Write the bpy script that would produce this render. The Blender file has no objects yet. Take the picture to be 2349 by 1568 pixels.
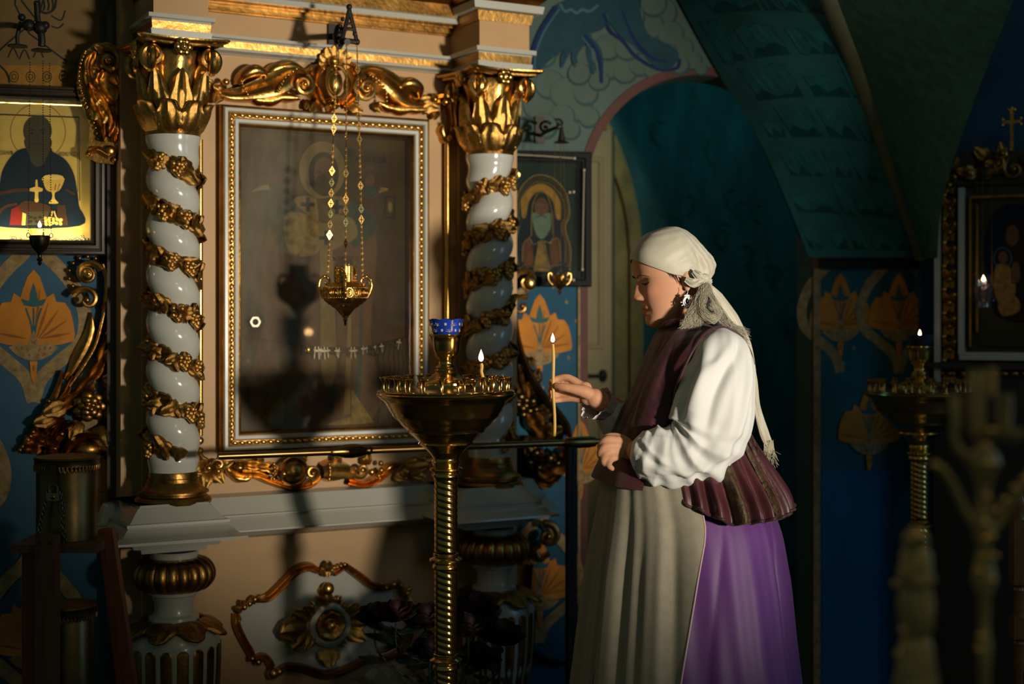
import bpy, bmesh, math, random
import numpy as np
from mathutils import Vector, Matrix
random.seed(11)
rng = np.random.default_rng(5)
PI = math.pi
S = bpy.context.scene
COL = S.collection
# ------------------------------------------------------------------ camera, world, light, exposure
F = 3262.5; CX = 1174.5; HY = 732.0; CZ = 1.41       # focal length in pixels of the 2349 wide frame, principal column, horizon row, eye height
cam = bpy.data.cameras.new('camera'); cam.sensor_width = 36.0; cam.lens = 50.0
cam.shift_y = -52.0 / 2349.0
cam.dof.use_dof = True; cam.dof.focus_distance = 3.46; cam.dof.aperture_fstop = 2.0
cam.clip_start = 0.05
camo = bpy.data.objects.new('camera', cam); COL.objects.link(camo)
camo.location = (0, 0, CZ); camo.rotation_euler = (PI / 2, 0, 0)
S.camera = camo
w = bpy.data.worlds.new('world'); S.world = w; w.use_nodes = True
w.node_tree.nodes['Background'].inputs[0].default_value = (0.15, 0.23, 0.19, 1)
w.node_tree.nodes['Background'].inputs[1].default_value = 0.21
S.view_settings.view_transform = 'Standard'
try: S.view_settings.look = 'None'
except Exception: pass
S.view_settings.gamma = 1.0; S.view_settings.use_curve_mapping = False
S.view_settings.exposure = 0.06
def lamp(name, kind, loc, target, energy, color, **kw):
    l = bpy.data.lights.new(name, kind); l.energy = energy; l.color = color
    for k, v in kw.items(): setattr(l, k, v)
    o = bpy.data.objects.new(name, l); COL.objects.link(o); o.location = loc
    if target is not None:
        o.rotation_euler = (Vector(target) - Vector(loc)).to_track_quat('-Z', 'Y').to_euler()
    return o
# the photographer's warm lamp: low, to the right, its cone aimed at the shrine and the woman
key = lamp('key_lamp', 'SPOT', (2.75, -0.15, 1.30), (-0.24, 4.22, 1.76), 960, (1.0, 0.89, 0.73),
           spot_size=math.radians(32), spot_blend=1.0, shadow_soft_size=0.16)
# cold, weak blue fill light from the right, no source in view
fill = lamp('blue_fill', 'AREA', (3.4, 2.5, 1.8), (0.5, 3.6, 0.9), 7, (0.30, 0.62, 1.0), shape='RECTANGLE', size=0.9, size_y=1.6)
# added teal light hidden behind the arch, lifting the dark recess
teal_fill = lamp('recess_fill', 'AREA', (0.80, 5.20, 2.50), (0.75, 5.75, 1.2), 0.9, (0.16, 0.75, 0.80), shape='RECTANGLE', size=1.0, size_y=0.3)
# added warm point light, unseen overhead, brightening the near brass
warm_fill = lamp('warm_top_fill', 'POINT', (1.15, 0.9, 2.75), None, 11, (1.0, 0.74, 0.42), shadow_soft_size=0.18)
# ------------------------------------------------------------------ helpers
def A(*a): return np.array(a, dtype=float)
def P(px, py, d): return A((px - CX) / F * d, d, CZ + (HY - py) / F * d)
class Frame:
    """a vertical plane: local x runs along it, local y into it, local z up"""
    def __init__(s, px, d, yaw):
        s.o = A((px - CX) / F * d, d); s.yaw = math.radians(yaw)
        s.n = A(math.sin(s.yaw), -math.cos(s.yaw)); s.u = A(math.cos(s.yaw), math.sin(s.yaw))
        s.M = Matrix.Translation((s.o[0], s.o[1], 0)) @ Matrix.Rotation(s.yaw, 4, 'Z')
    def pix(s, px, py, w=0.0):
        a = (px - CX) / F
        t = (w + s.o @ s.n) / (a * s.n[0] + s.n[1])
        q = A(a * t, t) - s.o
        return A(q @ s.u, -w, CZ + (HY - py) / F * t)
    def u_(s, px, w=0.0): return s.pix(px, 0, w)[0]
    def z_(s, px, py, w=0.0): return s.pix(px, py, w)[2]
    def world(s, p):
        q = s.M @ Vector(p); return A(*q)
WORLD = Frame(CX, 0.0, 0.0); WORLD.M = Matrix.Identity(4)
BASE = {}
def props(o, label=None, cat=None, group=None, kind=None):
    if label: o['label'] = label
    if cat: o['category'] = cat
    if group: o['group'] = group
    if kind: o['kind'] = kind
    return o
def thing(name, label, cat, frame=WORLD, base=(0, 0, 0), group=None, kind=None):
    o = bpy.data.objects.new(name, None); COL.objects.link(o); o.empty_display_size = 0.05
    o.matrix_world = frame.M @ Matrix.Translation(Vector(base))
    BASE[o.name] = A(*base)
    return props(o, label, cat, group, kind)
class MB:
    def __init__(s): s.V = []; s.Fc = []; s.m = []; s.n = 0
    def add(s, V, Fc, mi=0):
        V = np.asarray(V, float).reshape(-1, 3)
        s.V.append(V); n = s.n
        for f in Fc: s.Fc.append([i + n for i in f]); s.m.append(mi)
        s.n += len(V); return s
    def grid(s, G, cu=False, cv=False, mi=0, flip=False):
        """G: (nu,nv,3) grid of points; cu / cv close it around"""
        nu, nv = G.shape[:2]; f = []
        for i in range(nu if cu else nu - 1):
            i2 = (i + 1) % nu
            for j in range(nv if cv else nv - 1):
                j2 = (j + 1) % nv
                q = [i * nv + j, i2 * nv + j, i2 * nv + j2, i * nv + j2]
                f.append(q[::-1] if flip else q)
        return s.add(G.reshape(-1, 3), f, mi)
    def box(s, lo, hi, mi=0, bev=0.0):
        (a, b, c), (d, e, g) = lo, hi
        V = [(a, b, c), (d, b, c), (d, e, c), (a, e, c), (a, b, g), (d, b, g), (d, e, g), (a, e, g)]
        return s.add(V, [(0, 3, 2, 1), (4, 5, 6, 7), (0, 1, 5, 4), (1, 2, 6, 5), (2, 3, 7, 6), (3, 0, 4, 7)], mi)
    def bar(s, p, q, wx, wy, up=(0, 0, 1), mi=0):
        p = A(*p); q = A(*q); d = (q - p) / np.linalg.norm(q - p); u = A(*up)
        x = np.cross(d, u)
        if np.linalg.norm(x) < 1e-6: x = np.cross(d, A(1, 0, 0))
        x /= np.linalg.norm(x); y = np.cross(x, d)
        V = [c + x * wx / 2 * sx + y * wy / 2 * sy for c in (p, q) for sx, sy in ((-1, -1), (1, -1), (1, 1), (-1, 1))]
        return s.add(V, [(3, 2, 1, 0), (4, 5, 6, 7), (0, 1, 5, 4), (1, 2, 6, 5), (2, 3, 7, 6), (3, 0, 4, 7)], mi)
    def lathe(s, prof, c=(0, 0, 0), seg=32, fn=None, mi=0, axis='z', cap=True):
        """prof: (r,z) pairs; fn(theta,z,r)->r lets the section depart from a circle"""
        prof = np.asarray(prof, float); th = np.linspace(0, 2 * PI, seg, endpoint=False)
        R = np.repeat(prof[:, :1], seg, 1); Z = np.repeat(prof[:, 1:], seg, 1); T = np.repeat(th[None], len(prof), 0)
        if fn: R = fn(T, Z, R)
        G = np.stack([R * np.cos(T), R * np.sin(T), Z], -1)
        if axis == 'y': G = np.stack([G[..., 0], -G[..., 2], G[..., 1]], -1)
        if axis == 'x': G = np.stack([G[..., 2], G[..., 0], G[..., 1]], -1)
        G = G + A(*c)
        s.grid(G, cv=True, mi=mi, flip=True)
        if cap:
            n0 = s.n - len(prof) * seg
            if prof[0, 0] > 1e-5: s.Fc.append([n0 + i for i in range(seg)][::-1]); s.m.append(mi)
            if prof[-1, 0] > 1e-5: s.Fc.append([n0 + (len(prof) - 1) * seg + i for i in range(seg)]); s.m.append(mi)
        return s
    def tube(s, pts, r, seg=8, mi=0, flat=1.0, closed=False, nrm=None, cap=True):
        """sweep of a circle (flattened along nrm by flat) along pts with radius r (scalar or per point)"""
        p = np.asarray(pts, float); n = len(p); r = np.full(n, r, float) if np.isscalar(r) else np.asarray(r, float)
        t = np.roll(p, -1, 0) - np.roll(p, 1, 0)
        if not closed: t[0] = p[1] - p[0]; t[-1] = p[-1] - p[-2]
        t /= np.maximum(np.linalg.norm(t, axis=1, keepdims=True), 1e-9)
        if nrm is not None:
            N = np.repeat(A(*nrm)[None], n, 0)
        else:
            N = np.zeros((n, 3)); a = A(0, 0, 1) if abs(t[0, 2]) < 0.9 else A(1, 0, 0)
            N[0] = a - t[0] * (a @ t[0])
            for i in range(1, n): N[i] = N[i - 1] - t[i] * (N[i - 1] @ t[i])
        N = N - t * np.sum(N * t, 1, keepdims=True)
        N /= np.maximum(np.linalg.norm(N, axis=1, keepdims=True), 1e-9)
        B = np.cross(t, N); th = np.linspace(0, 2 * PI, seg, endpoint=False)
        G = p[:, None] + r[:, None, None] * (np.cos(th)[None, :, None] * B[:, None] + flat * np.sin(th)[None, :, None] * N[:, None])
        s.grid(G, cu=closed, cv=True, mi=mi)
        if cap and not closed:
            n0 = s.n - n * seg
            s.Fc.append([n0 + i for i in range(seg)][::-1]); s.m.append(mi)
            s.Fc.append([n0 + (n - 1) * seg + i for i in range(seg)]); s.m.append(mi)
        return s
    def ball(s, c, r, seg=10, rings=6, mi=0):
        r = A(r, r, r) if np.isscalar(r) else A(*r)
        ph = np.linspace(0.001, PI - 0.001, rings + 1); th = np.linspace(0, 2 * PI, seg, endpoint=False)
        G = np.stack([np.sin(ph)[:, None] * np.cos(th)[None] * r[0], np.sin(ph)[:, None] * np.sin(th)[None] * r[1], np.repeat(np.cos(ph)[:, None], seg, 1) * r[2]], -1) + A(*c)
        return s.grid(G, cv=True, mi=mi)
    def prism(s, pts, y0, y1, mi=0):
        """outline (x,z) extruded from y0 (front) to y1"""
        n = len(pts); a = 0.0
        for i in range(n):
            x0, z0 = pts[i]; x1, z1 = pts[(i + 1) % n]; a += x0 * z1 - x1 * z0
        if a < 0: pts = pts[::-1]
        V = [(x, y0, z) for x, z in pts] + [(x, y1, z) for x, z in pts]
        f = [list(range(n)), list(range(2 * n - 1, n - 1, -1))] + [[i, i + n, (i + 1) % n + n, (i + 1) % n] for i in range(n)]
        return s.add(V, f, mi)
    def xf(s, M):
        """apply a 4x4 to everything so far"""
        M = np.array(M)
        s.V = [v @ M[:3, :3].T + M[:3, 3] for v in s.V]; return s
    def mesh(s, name, mats, smooth=40, shift=None):
        V = np.concatenate(s.V) if s.V else np.zeros((0, 3))
        if shift is not None: V = V - shift
        me = bpy.data.meshes.new(name); me.from_pydata(V.tolist(), [], s.Fc)
        mats = mats if isinstance(mats, (list, tuple)) else [mats]
        for m in mats: me.materials.append(m)
        if len(mats) > 1: me.polygons.foreach_set('material_index', s.m)
        if smooth:
            me.polygons.foreach_set('use_smooth', [True] * len(me.polygons))
            if smooth < 180: me.set_sharp_from_angle(angle=math.radians(smooth))
        me.update(); return me
def root_of(o):
    while o.parent: o = o.parent
    return o
def part(parent, name, mb, mat, label=None, kind=None, smooth=40):
    b = BASE.get(root_of(parent).name, A(0, 0, 0))
    o = bpy.data.objects.new(name, mb.mesh(name, mat, smooth, b)); COL.objects.link(o); o.parent = parent
    return props(o, label, None, None, kind)
def solo(name, mb, mat, label=None, cat=None, frame=WORLD, base=None, group=None, kind=None, smooth=40):
    """a thing (or a piece of the setting) that is one mesh"""
    V = np.concatenate(mb.V)
    if base is None:
        base = (V.min(0) + V.max(0)) / 2; base[2] = V[:, 2].min()
    base = A(*base)
    o = bpy.data.objects.new(name, mb.mesh(name, mat, smooth, base)); COL.objects.link(o)
    o.matrix_world = frame.M @ Matrix.Translation(Vector(base)); BASE[o.name] = base
    return props(o, label, cat, group, kind)
def inst(parent, name, me, M, label=None):
    b = BASE.get(root_of(parent).name, A(0, 0, 0))
    o = bpy.data.objects.new(name, me); COL.objects.link(o); o.parent = parent
    o.matrix_local = Matrix.Translation(Vector(-b)) @ M
    if label: o['label'] = label
    return o
def basis(x, y, z, loc, sc=1.0):
    """matrix with the given column axes"""
    M = Matrix.Identity(4)
    for i, c in enumerate((x, y, z)):
        for j in range(3): M[j][i] = c[j] * sc
    for j in range(3): M[j][3] = loc[j]
    return M
def cr(pts, n):
    """Catmull-Rom curve through pts, n samples per span"""
    p = np.asarray(pts, float); q = np.vstack([2 * p[0] - p[1], p, 2 * p[-1] - p[-2]]); out = []
    for i in range(1, len(q) - 2):
        t = np.linspace(0, 1, n, endpoint=False)[:, None]
        a, b, c, d = q[i - 1], q[i], q[i + 1], q[i + 2]
        out.append(0.5 * (2 * b + (c - a) * t + (2 * a - 5 * b + 4 * c - d) * t ** 2 + (3 * b - a - 3 * c + d) * t ** 3))
    return np.vstack(out + [p[-1:]])
def ip(x, xs, ys):
    """smooth interpolation of a table"""
    xs = np.asarray(xs, float); ys = np.asarray(ys, float); x = np.clip(np.asarray(x, float), xs[0], xs[-1])
    m = np.gradient(ys, xs); i = np.clip(np.searchsorted(xs, x) - 1, 0, len(xs) - 2)
    h = xs[i + 1] - xs[i]; t = (x - xs[i]) / h
    return (2 * t ** 3 - 3 * t ** 2 + 1) * ys[i] + (t ** 3 - 2 * t ** 2 + t) * h * m[i] + (-2 * t ** 3 + 3 * t ** 2) * ys[i + 1] + (t ** 3 - t ** 2) * h * m[i + 1]
# ------------------------------------------------------------------ materials
MATS = {}
def lin(c): return tuple(((v / 255.0) / 12.92 if v / 255.0 <= 0.04045 else ((v / 255.0 + 0.055) / 1.055) ** 2.4) for v in c) + (1.0,)
def mat(name, col, rough=0.6, metal=0.0, var=0.0, vscale=8.0, bump=0.0, bscale=60.0, col2=None, spec=0.5, sheen=0.0, coat=0.0, emit=None, estr=0.0, wave=None, stretch=(1, 1, 1)):
    """a principled surface with noise-driven colour variation and fine relief; colours are linear"""
    m = bpy.data.materials.new(name); m.use_nodes = True; nt = m.node_tree; N = nt.nodes; L = nt.links
    b = N['Principled BSDF']; b.inputs['Roughness'].default_value = rough; b.inputs['Metallic'].default_value = metal
    b.inputs['Specular IOR Level'].default_value = spec
    if sheen: b.inputs['Sheen Weight'].default_value = sheen
    if coat: b.inputs['Coat Weight'].default_value = coat; b.inputs['Coat Roughness'].default_value = 0.12
    c = tuple(col[:3]) + (1,)
    b.inputs['Base Color'].default_value = c
    tc = N.new('ShaderNodeTexCoord'); mp = N.new('ShaderNodeMapping'); mp.inputs['Scale'].default_value = stretch
    L.new(tc.outputs['Object'], mp.inputs['Vector'])
    if var or col2:
        nz = N.new('ShaderNodeTexNoise'); nz.inputs['Scale'].default_value = vscale; nz.inputs['Detail'].default_value = 5; nz.inputs['Roughness'].default_value = 0.62
        L.new(mp.outputs[0], nz.inputs['Vector'])
        rp = N.new('ShaderNodeValToRGB'); rp.color_ramp.elements[0].position = 0.32; rp.color_ramp.elements[1].position = 0.68
        k = tuple(v * (1 - var) for v in c[:3]) + (1,) if col2 is None else tuple(col2[:3]) + (1,)
        h = tuple(min(1, v * (1 + var * 0.6)) for v in c[:3]) + (1,) if col2 is None else c
        rp.color_ramp.elements[0].color = k; rp.color_ramp.elements[1].color = h
        L.new(nz.outputs['Fac'], rp.inputs[0]); L.new(rp.outputs[0], b.inputs['Base Color'])
    if bump:
        if wave:
            bz = N.new('ShaderNodeTexWave'); bz.inputs['Scale'].default_value = bscale; bz.inputs['Distortion'].default_value = wave; o = bz.outputs['Fac']
        else:
            bz = N.new('ShaderNodeTexNoise'); bz.inputs['Scale'].default_value = bscale; bz.inputs['Detail'].default_value = 4; o = bz.outputs['Fac']
        L.new(mp.outputs[0], bz.inputs['Vector'])
        bp = N.new('ShaderNodeBump'); bp.inputs['Strength'].default_value = bump; bp.inputs['Distance'].default_value = 0.004
        L.new(o, bp.inputs['Height']); L.new(bp.outputs[0], b.inputs['Normal'])
    if emit:
        b.inputs['Emission Color'].default_value = tuple(emit[:3]) + (1,); b.inputs['Emission Strength'].default_value = estr
    MATS[name] = m; return m
GOLD = mat('gold_leaf', (0.60, 0.335, 0.085), 0.30, 1.0, var=0.45, vscale=14, bump=0.25, bscale=90)
GOLDB = mat('gold_bright', (0.82, 0.48, 0.13), 0.24, 1.0, var=0.15, vscale=10, bump=0.08, bscale=70)
GOLDD = mat('gold_old', (0.38, 0.20, 0.05), 0.36, 1.0, var=0.5, vscale=12, bump=0.25, bscale=80)
BRASS = mat('brass', (0.62, 0.40, 0.12), 0.17, 1.0, var=0.25, vscale=6, bump=0.03, bscale=40)
BRASSD = mat('brass_dark', (0.28, 0.17, 0.06), 0.30, 1.0, var=0.3, vscale=6, bump=0.05, bscale=40)
IRON = mat('black_iron', (0.03, 0.025, 0.02), 0.5, 0.6)
CREAM = mat('cream_paint', (0.46, 0.278, 0.118), 0.55, var=0.10, vscale=5, bump=0.04, bscale=120)
WHITE = mat('white_lacquer', (0.42, 0.41, 0.345), 0.30, var=0.05, vscale=4, coat=0.3)
PORC = mat('white_gloss_column', (0.50, 0.50, 0.435), 0.16, var=0.05, vscale=6, coat=0.6)
# ------------------------------------------------------------------ the planes of the room
FK = Frame(507, 4.0, 28.4)         # face of the shrine
FL = Frame(270, 3.97, 15.0)        # wall on its near side
FR = Frame(1230, 4.66, 10.0)       # wall with the arch
FP = Frame(2000, 4.80, 4.0)        # pier beyond the arch
k = FK.pix
flo = MB().box((-4, -1.5, -0.1), (4, 7.5, 0))
solo('floor', flo, mat('floor_stone', (0.10, 0.08, 0.07), 0.5, var=0.3, vscale=3, bump=0.1), kind='structure')
# shrine wall
u0, u1 = FK.u_(277), FK.u_(1180)
solo('wall_shrine', MB().box((u0, 0, 0), (u1, 0.10, 2.75)), CREAM, frame=FK, kind='structure')

def moulding(mb, ua, ub, wf, prof, back=0.0, mi=0):
    """profile of (projection, z) carried round the left return, the front and the right return of a block"""
    G = []
    for o, z in prof:
        G.append([(ua - o, back, z), (ua - o, -(wf + o), z), (ub + o, -(wf + o), z), (ub + o, back, z)])
    return mb.grid(np.array(G, float), mi=mi, flip=False)
def zk(px, py, w=0.0): return FK.z_(px, py, w)
# pilaster strips behind the columns
pil = MB()
for a, b in ((322, 470), (1046, 1178)):
    pil.box((FK.u_(a), -0.022, 0.0), (FK.u_(b), 0.0, 2.75))
solo('trim_1', pil, CREAM, frame=FK, kind='structure')

# ---- entablature: straight run between the columns, then the two projecting blocks
ent = thing('entablature', 'cream entablature with white and gold bands running above the glazed icon', 'entablature', FK, (FK.u_(765), 0, zk(765, 110)))
ua, ub = FK.u_(478), FK.u_(1050)
def band(px, ys, w): return [zk(px, y, w) for y in ys]
z = band(490, (79, 86, 91, 106, 112, 119), 0.03)
lw = MB(); lg = MB()
moulding(lw, ua, ub, 0.0, [(0.0, z[0] + .004), (0.045, z[0]), (0.045, z[1]), (0.036, z[1] - .003), (0.036, z[2]), (0.03, z[2])])
moulding(lg, ua, ub, 0.0, [(0.03, z[2]), (0.028, z[3]), (0.022, z[3])])
moulding(lw, ua, ub, 0.0, [(0.022, z[3]), (0.03, z[3] - .001), (0.03, z[4]), (0.018, z[4] - .004), (0.014, z[5]), (0.0, z[5])])
z = band(620, (-62, -30, 0, 13, 19, 29, 33), 0.05)
moulding(lg, ua, ub, 0.0, [(0.0, z[0] + .1), (0.16, z[0] + .06), (0.15, z[0]), (0.085, z[1]), (0.085, z[2])])
moulding(lw, ua, ub, 0.0, [(0.085, z[2]), (0.075, z[2] - .002), (0.075, z[3]), (0.06, z[3])])
moulding(lg, ua, ub, 0.0, [(0.06, z[3]), (0.045, z[3] - .003), (0.045, z[4]), (0.025, z[4]), (0.025, z[5]), (0.012, z[5] - .002), (0.012, z[6]), (0, z[6])])
part(ent, 'white_moulding', lw, WHITE); part(ent, 'gold_moulding', lg, GOLDD)
def ent_block(pxa, pxb, ys, yup, wf):
    pm = (pxa + pxb) / 2; a, b = FK.u_(pxa, wf), FK.u_(pxb, wf)
    z = band(pm, ys, wf); bw = MB(); bg = MB(); bc = MB()
    moulding(bw, a, b, wf, [(-0.0, z[0] + .003), (0.016, z[0]), (0.016, z[1]), (0.006, z[1] - .002), (0.006, z[2])])
    moulding(bg, a, b, wf, [(0.006, z[2]), (0.004, z[3])])
    moulding(bw, a, b, wf, [(0.004, z[3]), (0.008, z[3] - .001), (0.006, z[4]), (-wf, z[4])])
    zu = band(pm, yup, wf)
    bc.box((a, -wf, z[0]), (b, 0, zu[2] + .02))
    moulding(bg, a, b, wf, [(0.0, zu[2]), (0.004, zu[2]), (0.010, zu[1]), (0.016, zu[1])])
    moulding(bw, a, b, wf, [(0.016, zu[1]), (0.03, zu[1] + .002), (0.034, zu[0]), (0.02, zu[0] + .004)])
    moulding(bg, a, b, wf, [(0.02, zu[0] + .004), (0.05, zu[0] + .03), (0.10, zu[0] + .07), (0.10, zu[0] + .12), (0, zu[0] + .12)])
    o = part(ent, 'projecting_block', bc, CREAM)
    part(o, 'white_moulding', bw, WHITE); part(o, 'gold_moulding', bg, GOLDD)
ent_block(352, 478, (37, 46, 52, 70, 92), (-60, -45, -20), 0.20)
ent_block(1100, 1214, (112, 122, 126, 143, 165), (12, 30, 52), 0.20)

# ---- dado ledge with the two pedestal blocks
led = thing('ledge', 'white moulded ledge under the glazed icon, breaking forward below each column', 'ledge', FK, (FK.u_(765), 0, zk(765, 1225)))
z = band(700, (1131, 1137, 1168, 1172, 1200, 1204, 1214, 1226), 0.06)
lm = MB(); moulding(lm, u0 - .005, FK.u_(1180), 0.0, [(0.0, z[0] + .006), (0.042, z[0]), (0.046, z[1]), (0.066, z[2]), (0.074, z[2] - .002), (0.074, z[3]), (0.07, z[3] - .003), (0.10, z[4]), (0.106, z[4]), (0.106, z[5]), (0.07, z[5] - .002), (0.055, z[6]), (0.03, z[7]), (0.0, z[7])])
part(led, 'run_moulding', lm, WHITE)
def ped_block(pxa, pxb, ys, wf):
    pm = (pxa + pxb) / 2; a, b = FK.u_(pxa, wf), FK.u_(pxb, wf)
    z = band(pm, ys, wf)
    m = MB(); moulding(m, a, b, wf, [(-wf, z[0]), (0.0, z[0]), (0.004, z[1]), (0.008, z[1]), (0.035, z[2]), (0.045, z[2] - .001), (0.045, z[3]), (0.042, z[3] - .003), (0.062, z[4]), (0.082, z[5]), (0.084, z[5] - .006), (0.05, z[5] - .008), (0.05, z[6]), (0.028, z[6] - .002), (0.022, z[7]), (0.0, z[7] - .002), (-0.005, z[8]), (-wf, z[8])])
    part(led, 'pedestal_block', m, WHITE)
ped_block(322, 478, (1155, 1161, 1192, 1199, 1222, 1229, 1240, 1252, 1266), 0.215)
ped_block(1068, 1196, (1116, 1121, 1147, 1153, 1173, 1180, 1190, 1200, 1212), 0.215)
# ------------------------------------------------------------------ carving tools and the shrine's gilded work
def leaf_unit(lobes=3, curl=0.5, thick=0.05, nu=11, nv=9, belly=0.16, droop=0.10):
    """leaf of length 1 rising along z, its face towards -y, tip curling forward; closed shell"""
    s = np.linspace(0, 1, nu)[:, None]; t = np.linspace(-1, 1, nv)[None]
    wd = 0.34 * np.sin(PI * np.clip(s * 0.93 + 0.07, 0, 1) ** 0.8) ** 0.8 * (1 + 0.22 * np.abs(np.sin(lobes * PI * s)) - 0.11) + 0.012
    x = t * wd + 0 * s
    z = s - droop * np.abs(t) ** 1.5 * np.sin(PI * s)
    y = -(belly * np.sin(PI * s * 0.9) * (1 - 0.6 * t ** 2) + 0.035 * np.cos(t * PI * 2.5) * np.sin(PI * s) + curl * 0.35 * np.clip(s - 0.62, 0, 1) ** 1.6 * 3)
    z = z - curl * np.clip(s - 0.7, 0, 1) ** 2 * 2.2
    G = np.stack([x, y, z + 0 * t], -1); H = G.copy(); H[..., 1] += thick; H[:, 1:-1, 1] += 0.0
    mb = MB(); mb.grid(G, flip=True); mb.grid(H)
    n = nu * nv
    for i in range(nu - 1):
        a, b = i * nv, (i + 1) * nv; mb.Fc.append([a, b, b + n, a + n]); mb.m.append(0)
        a, b = i * nv + nv - 1, (i + 1) * nv + nv - 1; mb.Fc.append([b, a, a + n, b + n]); mb.m.append(0)
    for j in range(nv - 1):
        for i in (0, nu - 1):
            a = i * nv + j; mb.Fc.append([a, a + 1, a + 1 + n, a + n]); mb.m.append(0)
    return mb
LEAF = leaf_unit().mesh('acanthus_leaf', GOLD, 60)
CAPL = leaf_unit(3, 1.0, .05, 15, 9, .15, .06).mesh('capital_leaf', GOLD, 60)
LEAFD = leaf_unit().mesh('acanthus_leaf_old', GOLDD, 60)
LEAFW = leaf_unit(3, 0.7, 0.06, 10, 9, 0.24, .2).mesh('vine_leaf', GOLDD, 60)
def grape_unit(seed=1, mt=GOLD):
    r = random.Random(seed); mb = MB()
    for i in range(17):
        z = -i / 17.0; w = 0.36 * (1 - (i / 17.0) ** 1.7) + 0.06
        a = i * 2.4; mb.ball((w * math.cos(a) * r.uniform(.6, 1), -0.16 - 0.22 * abs(math.sin(a)), z * 0.85 + r.uniform(-.04, .04)), 0.17, 8, 5)
    return mb.mesh('grapes', mt, 180)
GRAPE = grape_unit(); GRAPED = grape_unit(2, GOLDD)
def ribbon(mb, ctrl, width, hgt, lobes=0, groove=0, base=0.0, n=10, nv=9, back=None, spine=1.5, y0=0.0):
    """relief band along the (x,z) control line: humped section, lobed edge, grooved face; open at the wall side"""
    c = cr([(a, 0, b) for a, b in ctrl], n)[:, [0, 2]]; m = len(c); s = np.linspace(0, 1, m)
    wv = ip(s, np.linspace(0, 1, len(width)), width) if not np.isscalar(width) else np.full(m, width)
    hv = ip(s, np.linspace(0, 1, len(hgt)), hgt) if not np.isscalar(hgt) else np.full(m, hgt)
    t = np.gradient(c, axis=0); t /= np.linalg.norm(t, axis=1, keepdims=True); nn = np.stack([-t[:, 1], t[:, 0]], 1)
    if lobes: wv = wv * (1 - 0.20 + 0.34 * np.abs(np.sin(lobes * PI * s)))
    q = np.linspace(-1, 1, nv)
    X = c[:, None] + nn[:, None] * (q[None, :, None] * wv[:, None, None])
    Y = y0 - (base + hv[:, None] * (1 - np.abs(q[None]) ** (2 * spine)) ** 0.5 * (1 + groove * np.cos(q[None] * PI * 2.5)))
    mb.grid(np.stack([X[..., 0], Y, X[..., 1]], -1), flip=True); return mb
def spiral(mb, c, r0, turns, a0, d, tr, y=0.0, rise=0.0, n=26, flat=0.9, r1=0.12):
    """volute: a tapering tube wound in the (x,z) plane from radius r0 inwards, ending in a boss"""
    s = np.linspace(0, 1, int(n * turns)); a = a0 + d * 2 * PI * turns * s; r = r0 * (1 - (1 - r1) * s ** 0.8)
    p = np.stack([c[0] + r * np.cos(a), y - rise * s, c[1] + r * np.sin(a)], 1)
    mb.tube(p, tr * (1 - 0.62 * s), 8, flat=flat)
    mb.ball((c[0], y - rise - tr * 0.2, c[1]), tr * 0.85, 10, 6); return mb
def scale_at(fr, px, w=0.0):
    a = (px - CX) / F; return (w + fr.o @ fr.n) / (a * fr.n[0] + fr.n[1]) / F

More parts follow.
